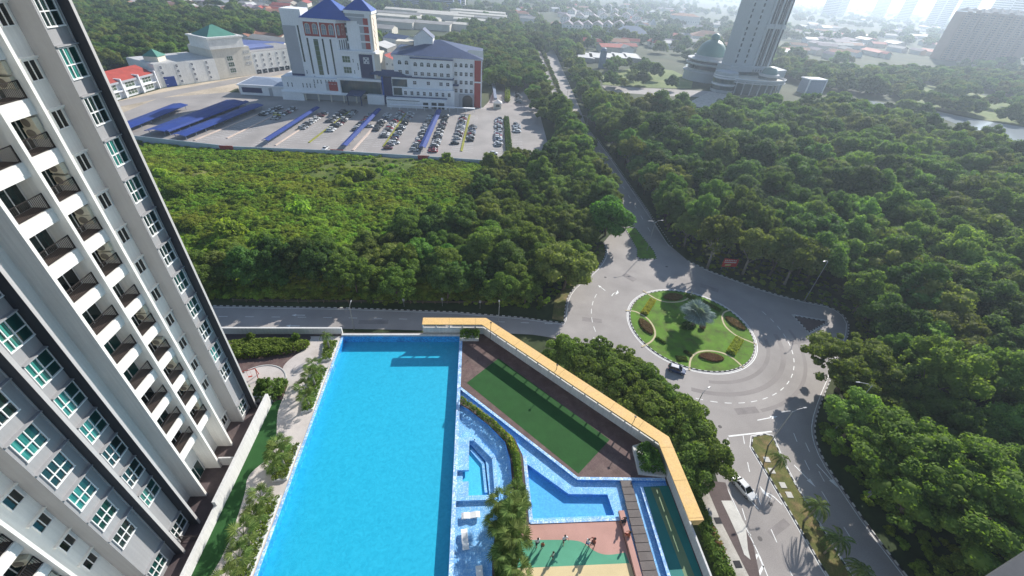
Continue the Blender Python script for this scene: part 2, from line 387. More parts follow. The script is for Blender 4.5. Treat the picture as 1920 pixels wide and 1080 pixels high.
# kerbs
kerb('kerb', west_n[:-1]+nwS[:-1])
kerb('kerb', neS+[(65.9, 10)])
kerb('kerb', circle(*RC, RI-.35, 160), closed=True, seg=.65)
kerb('kerb', med_low, closed=True)
kerb('kerb', isl_up, closed=True, seg=.6)
kerb('kerb', tri_isl, closed=True, seg=.6)
kerb('kerb', [(66, 118), (66.3, 150), (66.7, 205), (66.6, 232)])
kerb('kerb', [(48.3, 130), (49.3, 150), (49.8, 205), (50.3, 250)])
# planted strips inside the kerbs
for nm, p, m_ in (('median_grass', med_low, 'verge'), ('splitter_grass', isl_up, 'lawn'), ('splitter_paving', tri_isl, 'brown_slab'), ('median_grass', med_up, 'verge')):
    sheet(nm, [p], .09, mt[m_])
sheet('verge', [ats([(1058, 603), (1059, 580), (1064, 556), (1080, 535), (1115, 509), (1132, 487), (1137, 470), (1131, 455)])+ats([(1100, 470), (1070, 520), (1040, 560), (1035, 598)])], .05, mt['verge'])
mb = MB()
for px, py in ((1437, 862), (1446, 883), (1467, 910), (1479, 928)):
    x, y = at(px, py); mb.prism([(x-.55, y-.5), (x+.5, y-.6), (x+.6, y+.45), (x-.45, y+.55)], .09, .16)
mb.build('drain_cover_slabs', mt['concrete_pale'], kind='structure')

# pavement and planting strip below the podium
pv = ats([(1307, 905), (1322, 912), (1402, 1080)])+[(38.2, 0), (35.9, 0)]+ats([(1385, 1080)])
pave = sheet('pavement', [ats([(1307, 905), (1320, 903), (1350, 975), (1405, 1083)])+[(38.3, 0), (36.2, 0)]+ats([(1377, 1083), (1330, 985)])], .10, mt['concrete'])
sheet('forecourt', [ats([(1318, 900), (1360, 905), (1375, 950), (1412, 1020), (1425, 1083)])+[(39.2, 0), (38.3, 0)]+ats([(1403, 1083), (1350, 975)])], .05, mt['brown_slab'])
sheet('forecourt_slab', [ats([(1352, 939), (1372, 939), (1398, 985), (1402, 1030), (1407, 1050), (1395, 1040), (1383, 1005), (1367, 970)])], .075, mt['concrete_pale'])
for px, py in ((1346, 976), (1383, 1058)):
    x, y = at(px, py, .1); g_ = MB(); g_.box(x-.55, y-.5, .1, x+.55, y+.5, .125)
    for k in range(6): g_.box(x-.5, y-.45+k*.16, .125, x+.5, y-.38+k*.16, .15)
    tag(g_.build('drain_grating', mt['kerb_black']), 'dark square drain grating in the pale pavement '+('nearer the yellow canopy end' if px < 1360 else 'at the bottom edge of the photo'), 'drain grating')
# ================================================================ foliage geometry
def quads_mesh(name, C, Nn, size, m, aspect=.62, rng=None, core=None, bend=.25):
    """one small folded leaf (two triangles meeting on a rib) at every point of C, facing about Nn"""
    rng = rng or np.random.RandomState(1); n = len(C)
    Nn = Nn/np.maximum(np.linalg.norm(Nn, axis=1, keepdims=True), 1e-6)
    r = rng.normal(size=(n, 3)); U = np.cross(Nn, r); U /= np.maximum(np.linalg.norm(U, axis=1, keepdims=True), 1e-6); W_ = np.cross(Nn, U)
    s = size[:, None]
    a = C-U*s; b = C+W_*s*aspect-Nn*s*bend; c = C+U*s; d = C-W_*s*aspect-Nn*s*bend
    V_ = np.stack([a, b, c, d], 1).reshape(-1, 3)
    base = np.arange(n)*4
    Fc = np.stack([base, base+1, base+2, base, base+2, base+3], 1).reshape(-1, 3)
    if core is not None:
        cv, cf = core; Fc = np.concatenate([Fc, cf+len(V_)]); V_ = np.concatenate([V_, cv])
    me = bpy.data.meshes.new(name); nf = len(Fc)
    me.vertices.add(len(V_)); me.vertices.foreach_set('co', V_.astype(np.float32).ravel())
    me.loops.add(nf*3); me.loops.foreach_set('vertex_index', Fc.astype(np.int32).ravel())
    me.polygons.add(nf); me.polygons.foreach_set('loop_start', np.arange(nf, dtype=np.int32)*3); me.polygons.foreach_set('loop_total', np.full(nf, 3, np.int32))
    me.materials.append(m); me.update(calc_edges=True); return me
def _ico():
    bm = bmesh.new(); bmesh.ops.create_icosphere(bm, subdivisions=1, radius=1.0)
    v = np.array([tuple(x.co) for x in bm.verts]); f = np.array([[x.index for x in q.verts] for q in bm.faces]); bm.free(); return v, f
ICO = _ico()
def lumps(centres, radii, rng, jag=.18):
    V_, F_ = [], []; k = 0
    for c, r in zip(centres, radii):
        v = ICO[0]*(1+rng.uniform(-jag, jag, (len(ICO[0]), 1)))*r+c; V_.append(v); F_.append(ICO[1]+k); k += len(v)
    return np.concatenate(V_), np.concatenate(F_)
def crown_mesh(name, R_, H_, nb, nl, leaf, m, seed, flat=.75, lump=.34, low=-.25, droop=.0, cored=True):
    """a crown of many leaf clumps: blobs on an uneven dome, each blob a shell of single leaves"""
    rng = np.random.RandomState(seed); cs, rs = [], []
    g = math.pi*(3-math.sqrt(5))
    for i in range(nb):
        zz = low+(1-low)*(i+.5)/nb; rad = math.sqrt(max(0, 1-min(1, abs(zz))**2)); a = g*i+rng.uniform(-.4, .4)
        q = np.array([rad*math.cos(a), rad*math.sin(a), zz])*rng.uniform(.50, 1.02)
        c = q*np.array([R_, R_, H_]); c[2] -= droop*(rad**2)*H_*.25
        cs.append(c); rs.append(R_*lump*rng.choice([.5, .75, 1.0, 1.35])*rng.uniform(.85, 1.15))
    cs.append(np.array([0, 0, H_*.15])); rs.append(R_*.5)
    C, Nn, S = [], [], []
    for c, r in zip(cs, rs):
        k = int(nl*(r/(R_*lump))**1.6); u = rng.normal(size=(k, 3)); u[:, 2] = np.abs(u[:, 2])*rng.choice([1, 1, 1, -.6], k); u /= np.linalg.norm(u, axis=1, keepdims=True)
        p = c+u*np.array([1, 1, flat])*r*rng.uniform(.80, 1.12, (k, 1)); C.append(p); Nn.append(u*.8+rng.normal(size=(k, 3))*.55+np.array([0, 0, .35])); S.append(leaf*rng.uniform(.6, 1.35, k))
    core = None
    if cored:
        rr = [r*.80 for r in rs]; cv, cf = lumps([c-np.array([0, 0, .02*R_]) for c in cs], rr, rng); core = (cv, cf)
    return quads_mesh(name, np.concatenate(C), np.concatenate(Nn), np.concatenate(S), m, rng=rng, core=core)
def point_in(p, poly):
    x, y = p; c = False; n = len(poly)
    for i in range(n):
        x0, y0 = poly[i]; x1, y1 = poly[(i+1) % n]
        if (y0 > y) != (y1 > y) and x < (x1-x0)*(y-y0)/(y1-y0)+x0: c = not c
    return c
def fill_points(poly, n, rng):
    xs = [p[0] for p in poly]; ys = [p[1] for p in poly]; out = []
    while len(out) < n:
        p = (rng.uniform(min(xs), max(xs)), rng.uniform(min(ys), max(ys)))
        if point_in(p, poly): out.append(p)
    return np.array(out)
def edge_dist(p, poly):
    a = np.array(poly); b = np.roll(a, -1, 0); ab = b-a; t = np.clip(((p-a)*ab).sum(1)/np.maximum((ab**2).sum(1), 1e-9), 0, 1)
    return np.sqrt((((a+ab*t[:, None])-p)**2).sum(1)).min()
def bush_mesh(name, poly, z, h, leaf, dens, m, seed, rough=.3, origin=(0, 0, 0), round_=.5):
    """clipped or loose planting that fills an outline"""
    rng = np.random.RandomState(seed); A = abs(sum(poly[i][0]*poly[(i+1) % len(poly)][1]-poly[(i+1) % len(poly)][0]*poly[i][1] for i in range(len(poly))))/2
    P2 = fill_points(poly, max(20, int(A*dens)), rng); Z = np.empty(len(P2)); Nn = np.zeros((len(P2), 3))
    for i, p in enumerate(P2):
        e = edge_dist(p, poly); k = min(1, e/max(round_, .01)); top = h*(.35+.65*math.sqrt(k))*(1+rough*(noise.noise(Vector((p[0]*1.1, p[1]*1.1, seed)))))
        f = rng.uniform(.0, 1)**.35; Z[i] = top*(f if k < 1 else rng.uniform(.8, 1.05)); Nn[i] = (rng.normal()*.5, rng.normal()*.5, .8 if k >= 1 else .3)
    C = np.column_stack([P2, z+Z])-np.array(origin)
    # a solid inner mass so that the soil does not show
    cs, rs = [], []
    for p in fill_points(poly, max(3, int(A*1.2)), rng):
        e = edge_dist(p, poly); r = min(h*.55, e*.9)
        if r > .12: cs.append(np.array([p[0], p[1], z+h*.32])-np.array(origin)); rs.append(r)
    core = lumps(cs, rs, rng) if cs else None
    return quads_mesh(name, C, Nn, leaf*rng.uniform(.6, 1.4, len(C)), m, rng=rng, core=core)

mt['lf_forest'] = leaf_mat('leaves_forest', (.045, .105, .014), (.13, .215, .032), .42, third=(.10, .155, .025), worldscale=.025)
mt['lf_fluffy'] = leaf_mat('leaves_fluffy', (.065, .125, .022), (.16, .25, .045), .46, third=(.075, .14, .02))
mt['lf_bright'] = leaf_mat('leaves_bright', (.040, .11, .010), (.12, .24, .02), .40, objvar=.1)
mt['lf_dark'] = leaf_mat('leaves_dark', (.032, .075, .014), (.085, .15, .026), .36)
mt['lf_olive'] = leaf_mat('leaves_olive', (.065, .10, .018), (.15, .195, .035), .40, third=(.11, .13, .022))
mt['lf_field'] = leaf_mat('leaves_field', (.075, .15, .008), (.20, .31, .018), .45, third=(.18, .215, .016), worldscale=.04)
mt['lf_hedge'] = leaf_mat('leaves_hedge', (.050, .095, .010), (.145, .21, .024), .42, objvar=.12)
mt['lf_near'] = leaf_mat('leaves_near', (.050, .095, .014), (.15, .21, .035), .46, objvar=.12)
mt['lf_yellow'] = leaf_mat('leaves_yellow', (.25, .28, .02), (.50, .52, .05), .3, objvar=.08)
mt['lf_red'] = leaf_mat('leaves_red', (.15, .075, .025), (.30, .17, .055), .2, objvar=.1)
mt['lf_palm'] = leaf_mat('leaves_palm', (.045, .085, .015), (.14, .19, .045), .3, objvar=.2)
mt['lf_silver'] = leaf_mat('leaves_silver', (.20, .27, .26), (.40, .48, .46), .15, objvar=.05)
mt['bark'] = mat('bark', (.14, .11, .085), .95, .25, 1.2, 9, .2, bump=.5, obj=True)
mt['bark_pale'] = mat('bark_pale', (.27, .24, .20), .95, .2, 1.2, 9, .2, bump=.4, obj=True)
# ================================================================ the apartment tower on the left
mt['twhite'] = mat('tower_white_render', (.77, .755, .71), .8, .04, .3, 4, .02, vstreak=.07)
mt['tgrey'] = mat('tower_grey_render', (.315, .315, .32), .8, .03, .3, 4, .02, vstreak=.05)
mt['tlight'] = mat('tower_pale_grey_render', (.46, .45, .44), .8, .03, .3, 4, .02, vstreak=.05)
mt['tdark'] = mat('tower_charcoal_render', (.042, .045, .054), .8, .06, .3, 4, .03, vstreak=.06)
mt['frame'] = mat('white_window_frame', (.82, .82, .80), .4, .02)
mt['rail'] = mat('black_railing', (.045, .038, .036), .45, .05, metal=.3)
mt['brown_tile'] = mat('brown_balcony_tile', (.10, .075, .065), .7, .1)
def glass(name, c, rough=.06, curtain=0.0):
    m, nt, b, N, L = _nt(name)
    b.inputs['Roughness'].default_value = rough; b.inputs['Specular IOR Level'].default_value = .7
    tc = N.new('ShaderNodeNewGeometry'); mp = N.new('ShaderNodeMapping'); mp.inputs['Scale'].default_value = (1, 1, .04); L.new(tc.outputs['Position'], mp.inputs[0])
    n = N.new('ShaderNodeTexNoise'); n.inputs['Scale'].default_value = 9 if curtain else 1.2; n.inputs['Detail'].default_value = 2; L.new(mp.outputs[0], n.inputs['Vector'])
    r = N.new('ShaderNodeMapRange'); r.inputs[1].default_value = .35; r.inputs[2].default_value = .65; L.new(n.outputs[0], r.inputs[0])
    mx = N.new('ShaderNodeMix'); mx.data_type = 'RGBA'; L.new(r.outputs[0], mx.inputs[0]); k = 1+curtain
    mx.inputs[6].default_value = (c[0]*.7, c[1]*.7, c[2]*.7, 1); mx.inputs[7].default_value = (c[0]*k+curtain*.05, c[1]*k, c[2]*k, 1); L.new(mx.outputs[2], b.inputs['Base Color'])
    return m
mt['glass_dark'] = glass('dark_green_glass', (.012, .035, .033))
mt['glass_mid'] = glass('green_glass', (.012, .065, .058))
mt['glass_teal'] = glass('teal_glass_with_curtain', (.015, .17, .145), .08, .8)
mt['glass_black'] = glass('black_glass', (.008, .014, .014))

DZ = 22.7                         # level of the pool deck and of the tower's foot
ZF = [23.05+3.2*n for n in range(20)]      # storeys
XF, XR, XT = -28.4, -29.95, -28.3        # front of the window bays, back of the recesses, tips of the cross walls
ZT = 86.0
tower = empty('apartment_tower', (-36, 24, DZ), label='tall white and grey apartment tower with balconies filling the left of the photo', cat='apartment tower')
mb = MB()       # white walls
def V(m_, x0, y0, x1, y1, z0=DZ, z1=ZT, mi=0): m_.box(x0, y0, z0, x1, y1, z1, mi)
Wb, Gb, Lb, Kb = MB(), MB(), MB(), MB()
for y0, y1 in ((11.3, 14.1), (7.7, 11.05), (25.7, 28.7), (28.95, 31.5)): V(Wb, -42, y0, XR, y1)     # behind the balconies
V(Wb, -42, -6, XR, 7.7)
for y0, y1 in ((14.1, 14.3), (11.05, 11.3), (7.45, 7.7), (25.45, 25.7), (28.7, 28.95), (31.5, 31.75)): V(Wb, XR, y0, XT, y1); V(Wb, -42, y0, XR, y1)
V(Wb, -42, 22.77, XR, 25.45)                                           # pale recess beside the big cross wall
V(Wb, -42, 14.3, XR, 16.95); V(Wb, -42, 31.75, XR, 34.9)                   # strips with the small windows
Wb.build('white_walls', mt['twhite'], tower)
for y0, y1, ys in ((16.95, 19.77, 20.3), (34.9, 36.95, 37.95)):
    V(Gb, -42, y0, XF-.12, y1); V(Gb, XF-.12, y0, XF, y0+.14)           # the bay body with its side wall
V(Gb, -42, 20.03, XF-.12, 22.53); V(Gb, XF-.12, 20.5, XF, 20.65)
Gb.build('grey_walls', mt['tgrey'], tower)
V(Lb, XF-.12, 19.70, XF-.02, 19.769); V(Lb, XF-.12, 36.88, XF-.02, 36.949); V(Lb, -42.02, 36.95, -41.9, 37.2)
Lb.build('pale_grey_fins', mt['tlight'], tower)
V(Kb, -42, 19.77, XF+.77, 20.03); V(Kb, -42, 36.95, XF+.75, 37.2); V(Kb, XF-.12, 20.03, XF-.05, 20.12)
V(Kb, -42, 22.53, XF+.81, 22.77)
Kb.build('charcoal_walls', mt['tdark'], tower)
mb = MB(); V(mb, XF+.81, 22.525, XF+.83, 22.775); V(mb, XF+.77, 19.765, XF+.79, 20.035); V(mb, XF+.75, 36.945, XF+.77, 37.205); mb.build('pale_fin_edges', mt['tlight'], tower)

# bay windows: a mesh in local axes (x out of the wall, y along it), frame proud of the pane
def window_mesh(w, h, cols, transom, fw=.07, depth=.09, sill=.12):
    mb = MB()
    mb.box(-.02, 0, 0, depth, fw, h); mb.box(-.02, w-fw, 0, depth, w, h); mb.box(-.02, fw, h-fw, depth, w-fw, h); mb.box(-.02, -.03, -fw, sill, w+.03, .02)
    for c in cols: mb.box(-.02, c-fw/2, .02, depth-.01, c+fw/2, h-fw)
    if transom: mb.box(-.02, fw, transom-fw/2, depth-.005, w-fw, transom+fw/2)
    return mb.mesh('window_frame_mesh', mt['frame'])
def pane_mesh(cells, m_, x=.012):
    mb = MB()
    for y0, z0, y1, z1 in cells: mb.box(-.01, y0, z0, x, y1, z1)
    return mb.mesh('pane_mesh', m_)
bigC5 = window_mesh(1.83, 1.95, (.42, .92), .86, .06)
bigC6 = window_mesh(1.72, 1.95, (.52, 1.02), .86, .06)
bigC1 = window_mesh(1.62, 1.95, (.42, .88), .86, .065)
P = {}
def panes(tag_, w, h, cols, tr):
    ys = [0]+list(cols)+[w]; 
    for key, m_ in (('d', 'glass_dark'), ('m', 'glass_mid'), ('t', 'glass_teal')):
        P[tag_, key] = []
        for i in range(len(ys)-1):
            P[tag_, key].append((pane_mesh([(ys[i]+.01, .01, ys[i+1]-.01, tr)], mt[m_]), pane_mesh([(ys[i]+.01, tr, ys[i+1]-.01, h-.03)], mt[m_])))
panes('C5', 1.83, 1.95, (.42, .92), .86); panes('C6', 1.72, 1.95, (.52, 1.02), .86); panes('C1', 1.62, 1.95, (.42, .88), .86)
ledge5 = MB(); ledge5.box(0, 0, 0, .26, 1.88, .09); ledge5 = ledge5.mesh('ledge_mesh', mt['tgrey'])
ledge6 = MB(); ledge6.box(0, 0, 0, .26, 2.75, .09); ledge6 = ledge6.mesh('ledge_mesh', mt['tgrey'])
ledge1 = MB(); ledge1.box(0, 0, 0, .26, 1.98, .09); ledge1 = ledge1.mesh('ledge_mesh', mt['tgrey'])
rw = random.Random(11)
teal = {('C5', 7), ('C5', 6), ('C5', 5), ('C5', 2), ('C5', 8), ('C6', 6), ('C6', 4), ('C1', 12), ('C1', 10), ('C1', 14), ('C1', 3)}
for n in [0]+list(range(2, 19)):
    z = ZF[n]+.42
    for key, y, fm, lm, lx in (('C5', 20.72, bigC5, ledge5, (XF-.12, 20.65)), ('C6', 17.30, bigC6, ledge6, (XF-.12, 17.0)), ('C1', 35.12, bigC1, ledge1, (XF-.12, 34.95))):
        if key == 'C6' and n > 12 or key == 'C5' and n > 14: continue
        w = link('window', fm, tower, (XF-.12-tower.location.x, y-24, z-DZ))
        k = 't' if (key, n) in teal else rw.choice('ddm' if key != 'C1' else 'ddmm')
        for i, (lo, hi) in enumerate(P[key, k]):
            kk = k if not (k == 't' and i == len(P[key, k])-1) else 'm'
            link('pane', P[key, kk][i][0], w); link('pane', P[key, kk][i][1], w)
        link('ledge', lm, tower, (lx[0]-tower.location.x, lx[1]-24, z+2.02-DZ))
# small windows in the white strips, each under a hood
smallw = window_mesh(1.0, 1.25, (.5,), 0, .05, .07, .08)
hood = MB(); hood.box(0, -.22, 0, .22, 1.32, .1); hood.box(0, -.12, -.12, .12, 1.22, 0); hood = hood.mesh('hood_mesh', mt['twhite'])
sp = (pane_mesh([(.01, 0, .49, 1.22)], mt['glass_black']), pane_mesh([(.51, 0, .99, 1.22)], mt['glass_black']))
sash = MB(); sash.box(0, 0, 0, .04, .05, 1.15); sash.box(0, .45, 0, .04, .5, 1.15); sash.box(0, .05, 0, .04, .45, .05); sash.box(0, .05, 1.10, .04, .45, 1.15); sash.box(.01, .05, .05, .025, .45, 1.1, 1)
sash = sash.mesh('sash_mesh', [mt['frame'], mt['glass_mid']])
for y in (15.75, 33.68):
    for n in [0]+list(range(2, 19)):
        if y < 20 and n > 11: continue
        z = ZF[n]+.5
        w = link('small_window', smallw, tower, (XR-tower.location.x, y-24, z-DZ))
        for p_ in sp: link('pane', p_, w)
        link('hood', hood, tower, (XR-tower.location.x, y-24, z+1.32-DZ))
        if y < 20 and n == 3: link('open_sash', sash, w, (.05, .02, .02), (0, R(-38), 0))
# balconies: slab and fascia, railing, sliding door
def railing_mesh(w, h=1.08, d=.04):
    mb = MB(); mb.box(-.03, 0, h-.05, .03, w, h); mb.box(-.025, 0, .05, .025, w, .09)
    n = int(w/.12)
    for i in range(n+1):
        y = .015+(w-.03)*i/n; mb.box(-.011, y-.011, .09, .011, y+.011, h-.05)
    for y in (.03, w-.03): mb.box(-.03, y-.03, -.02, .03, y+.03, h+.01)
    return mb.mesh('railing_mesh', mt['rail'])
def slab_mesh(w, dark_floor=True):
    mb = MB(); mb.box(-1.1, 0, -.32, .02, w, -.02); mb.box(-.05, 0, -.95, .10, w, .0); mb.box(.1, .15, -.72, .13, w-.15, -.2); mb.box(-1.08, .02, -.018, -.06, w-.02, .004, 1)
    return mb.mesh('slab_mesh', [mt['twhite'], mt['brown_tile']])
def door_parts(w, h, m_):
    f = MB(); f.box(0, 0, 0, .06, .05, h); f.box(0, w-.05, 0, .06, w, h); f.box(0, .05, h-.05, .06, w-.05, h); f.box(0, w/2-.03, 0, .05, w/2+.03, h-.05)
    return f.mesh('door_frame_mesh', mt['frame']), [pane_mesh([(.05, 0, w/2-.03, h-.05)], mt[m_], .015), pane_mesh([(w/2+.03, 0, w-.05, h-.05)], mt[m_], .015)]
DC4 = {k: door_parts(1.9, 2.2, k) for k in ('glass_dark', 'glass_mid', 'glass_black')}
DC3 = {k: door_parts(.95, 2.2, k) for k in ('glass_dark', 'glass_mid', 'glass_black')}
rail_m, slab_m = {}, {}
for key, y0, y1, kind in (('C4', 25.7, 28.7, 'C4'), ('C3', 28.95, 31.5, 'C3'), ('C8', 11.3, 14.1, 'C8'), ('C9', 7.7, 11.05, 'C9')):
    w_ = y1-y0; rail_m[key] = railing_mesh(w_-.02); slab_m[key] = slab_mesh(w_)
    for n in range(2, 19):
        if key in ('C8', 'C9') and n > 8: continue
        b = link('balcony', slab_m[key], tower, (-28.85-tower.location.x, y0-24, ZF[n]-DZ))
        link('railing', rail_m[key], b, (0, .01, 0))
        kk = rw.choice(['glass_dark', 'glass_mid', 'glass_dark', 'glass_black'])
        if key in ('C4', 'C9'):
            dm, pm = DC4[kk]; dy = 1.02 if key == 'C4' else .6
        else: dm, pm = DC3[kk]; dy = 1.50 if key == 'C3' else 1.7
        dr = link('sliding_door', dm, tower, (XR-tower.location.x, y0+dy-24, ZF[n]-DZ+.02))
        for p_ in pm: link('pane', p_, dr)
# ground-floor doors on to the terrace
for y, k in ((26.6, 'glass_mid'), (29.35, 'glass_mid'), (11.8, 'glass_dark')):
    dm, pm = (DC4 if y < 29 and y > 20 else DC3)[k]
    dr = link('sliding_door', dm, tower, (XR-tower.location.x, y-24, .05))
    for p_ in pm: link('pane', p_, dr)
mb = MB(); mb.box(-30.0, 5, ZF[1]+2.3, -29.9, 7, ZF[1]+2.5)
# roof slab and floor lines
mb = MB(); mb.box(-42, -6, ZT, -28.2, 37.2, ZT+.6); mb.build('roof', mt['twhite'], tower)
# downpipe
mb = MB(); mb.tube([(XF-.02, 20.16, ZT-1), (XF-.02, 20.16, DZ+.5)], .05, 6); mb.build('downpipe', mt['rail'], tower)

# air conditioners standing on the balconies
def ac_unit():
    root = empty('air_conditioner', (0, 0, 0))
    b = MB(); b.box(-.16, -.42, 0, .16, .42, .62); b.box(-.14, -.36, -.06, .14, -.30, 0); b.box(-.14, .30, -.06, .14, .36, 0); b.build('casing', mt['ac'], root)
    g = MB(); g.lathe([(.22, 0), (.25, .015), (.25, .03), (.20, .03), (.05, .05), (0, .05)], 0, 0, 14)
    me = g.mesh('grille_mesh', mt['ac_dark']); link('fan_grille', me, root, (.16, -.1, .31), (0, R(90), 0))
    return root
mt['ac'] = mat('cream_metal', (.62, .57, .44), .5, .05); mt['ac_dark'] = mat('dark_grille', (.18, .16, .13), .6, .05)
ac0 = None
mt['pipe'] = mat('pipe_lagging', (.42, .38, .30), .8, .1)
for key, y0, top in (('C3', 31.5, 15), ('C8', 14.1, 6)):
    for n in range(2, top+1):
        for j in range(2):
            if rw.random() < .14 and n > 3: continue
            if ac0 is None: ac0 = ac_unit(); a = ac0
            else: a = copy_tree(ac0)
            a.location = (XR+.58+(.06 if j else 0), y0-.24, ZF[n]+.62+j*.80+rw.uniform(-.05, .08)); a.scale = (1.12,)*3
            a.rotation_euler = (0, 0, R(-90+rw.uniform(-10, 12)))
            ORD = ['lowest', 'second lowest', 'third lowest', 'fourth lowest', 'fifth lowest', 'sixth lowest', 'seventh lowest', 'eighth lowest', 'ninth lowest', 'tenth lowest', 'eleventh lowest', 'twelfth lowest', 'thirteenth lowest', 'fourteenth lowest']
            tag(a, ('lower' if j == 0 else 'upper')+' cream air conditioner on the '+ORD[n-2]+' balcony of the '+('right' if key == 'C3' else 'nearest')+' column', 'air conditioner', 'air conditioners on the '+('right' if key == 'C3' else 'nearest')+' balcony column')
# pipes clipped to the balcony walls
mb = MB()
for n in range(2, 15):
    for j in range(2):
        z = ZF[n]+.5+j*.8; mb.tube([(XR+.03, 29.9, z+.9-j*.5), (XR+.05, 30.3, z+.2), (XR+.1, 30.55, z)], .03, 5)
mb.build('pipework', mt['pipe'], tower)
# ================================================================ podium, pool deck, pools
D = DZ
def mosaic(name, c0, c1, c2, scale=5.0, rough=.35):
    """small square mosaic tiles in three blues"""
    m, nt, b, N, L = _nt(name); geo = N.new('ShaderNodeNewGeometry')
    v = N.new('ShaderNodeTexVoronoi'); v.inputs['Scale'].default_value = scale; v.inputs['Randomness'].default_value = .55; L.new(geo.outputs['Position'], v.inputs['Vector'])
    cr = N.new('ShaderNodeValToRGB'); L.new(v.outputs['Color'], cr.inputs[0]); cr.color_ramp.interpolation = 'CONSTANT'
    e = cr.color_ramp.elements; e[0].color = (*c0, 1); e[1].position = .45; e[1].color = (*c1, 1); x = e.new(.72); x.color = (*c2, 1)
    n = N.new('ShaderNodeTexNoise'); n.inputs['Scale'].default_value = .8; L.new(geo.outputs['Position'], n.inputs['Vector'])
    r = N.new('ShaderNodeMapRange'); r.inputs[1].default_value = .3; r.inputs[2].default_value = .7; r.inputs[3].default_value = .85; r.inputs[4].default_value = 1.15; L.new(n.outputs[0], r.inputs[0])
    s = N.new('ShaderNodeVectorMath'); s.operation = 'SCALE'; L.new(cr.outputs[0], s.inputs[0]); L.new(r.outputs[0], s.inputs['Scale']); L.new(s.outputs[0], b.inputs['Base Color']); b.inputs['Roughness'].default_value = rough
    return m
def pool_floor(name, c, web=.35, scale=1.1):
    """painted floor under moving water: the light the ripples gather is put into its colour as a web"""
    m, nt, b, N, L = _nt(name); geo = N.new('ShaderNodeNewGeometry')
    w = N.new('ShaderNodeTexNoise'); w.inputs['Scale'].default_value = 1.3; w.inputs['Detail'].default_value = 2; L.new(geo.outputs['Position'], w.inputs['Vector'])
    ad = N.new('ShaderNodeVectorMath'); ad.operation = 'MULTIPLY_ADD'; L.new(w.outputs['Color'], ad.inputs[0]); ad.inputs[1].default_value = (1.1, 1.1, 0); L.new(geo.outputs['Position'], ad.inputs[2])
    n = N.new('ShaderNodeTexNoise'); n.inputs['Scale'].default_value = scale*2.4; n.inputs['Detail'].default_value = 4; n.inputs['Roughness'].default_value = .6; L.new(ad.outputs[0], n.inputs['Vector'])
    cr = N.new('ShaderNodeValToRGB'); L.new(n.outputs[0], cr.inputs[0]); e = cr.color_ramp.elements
    e[0].position = .30; e[0].color = (c[0]*(1-web), c[1]*(1-web*.7), c[2]*(1-web*.55), 1); e[1].position = .72; e[1].color = (c[0]+web*.10, min(1, c[1]*(1+web*.5)), min(1, c[2]*(1+web*.3)), 1)  # darker and brighter tones of the painted ripple light
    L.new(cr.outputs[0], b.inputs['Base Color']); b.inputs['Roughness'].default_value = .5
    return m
def water(name, tint, bump=.35, scale=2.6, rough=.03):
    m, nt, b, N, L = _nt(name); N.remove(b); geo = N.new('ShaderNodeNewGeometry')
    n = N.new('ShaderNodeTexNoise'); n.inputs['Scale'].default_value = scale; n.inputs['Detail'].default_value = 4; n.inputs['Roughness'].default_value = .55; n.inputs['Distortion'].default_value = .6; L.new(geo.outputs['Position'], n.inputs['Vector'])
    bp = N.new('ShaderNodeBump'); bp.inputs['Strength'].default_value = bump; bp.inputs['Distance'].default_value = .18; L.new(n.outputs[0], bp.inputs['Height'])
    fr = N.new('ShaderNodeFresnel'); fr.inputs['IOR'].default_value = 1.33; L.new(bp.outputs[0], fr.inputs['Normal'])
    gl = N.new('ShaderNodeBsdfGlossy'); gl.inputs['Roughness'].default_value = rough; L.new(bp.outputs[0], gl.inputs['Normal'])
    tr = N.new('ShaderNodeBsdfTransparent'); tr.inputs[0].default_value = (*tint, 1)
    bk = N.new('ShaderNodeMath'); bk.operation = 'SUBTRACT'; bk.inputs[0].default_value = 1; L.new(geo.outputs['Backfacing'], bk.inputs[1])
    mu = N.new('ShaderNodeMath'); mu.operation = 'MULTIPLY'; L.new(fr.outputs[0], mu.inputs[0]); L.new(bk.outputs[0], mu.inputs[1])
    ms = N.new('ShaderNodeMixShader'); L.new(mu.outputs[0], ms.inputs[0]); L.new(tr.outputs[0], ms.inputs[1]); L.new(gl.outputs[0], ms.inputs[2]); L.new(ms.outputs[0], N['Material Output'].inputs[0])
    return m
mt['podium'] = mat('podium_render', (.62, .61, .59), .85, .06, .3, 4, .04, vstreak=.08)
mt['decktile'] = mat('deck_brown_tile', (.125, .080, .074), .8, .18, .8, 9, .16, dirt=(.165, .115, .10), dirtscale=.9)
mt['terrace'] = mat('terrace_tile', (.085, .065, .068), .8, .14, .8, 9, .1, dirt=(.12, .09, .085), dirtscale=.5)
mt['turf'] = mat('green_turf_mat', (.022, .085, .020), .95, .10, .9, 16, .12)
mt['path'] = mat('pale_beige_path', (.55, .50, .465), .85, .07, .6, 9, .05, dirt=(.47, .42, .38), dirtscale=.4)
mt['pink'] = mat('pink_rubber_floor', (.50, .285, .235), .9, .07, .6, 14, .07)
mt['green_rubber'] = mat('green_rubber_floor', (.105, .34, .215), .9, .07, .6, 14, .07)
mt['beige_rubber'] = mat('beige_rubber_floor', (.66, .53, .30), .9, .06, .6, 14, .07)
mt['teal_floor'] = mat('teal_splash_floor', (.020, .185, .165), .45, .10, .5, 9, .05)
mt['olive_stripe'] = mat('olive_stripe', (.16, .235, .12), .45, .1, .5, 9, .06)
mt['mosaic'] = mosaic('mosaic_light', (.20, .46, .80), (.29, .55, .86), (.44, .68, .92), 10.0)
mt['mosaic_d'] = mosaic('mosaic_blue', (.05, .26, .66), (.09, .34, .74), (.18, .46, .82), 9)
mt['coping'] = mosaic('mosaic_coping', (.26, .47, .78), (.42, .62, .86), (.66, .80, .92), 7.0)
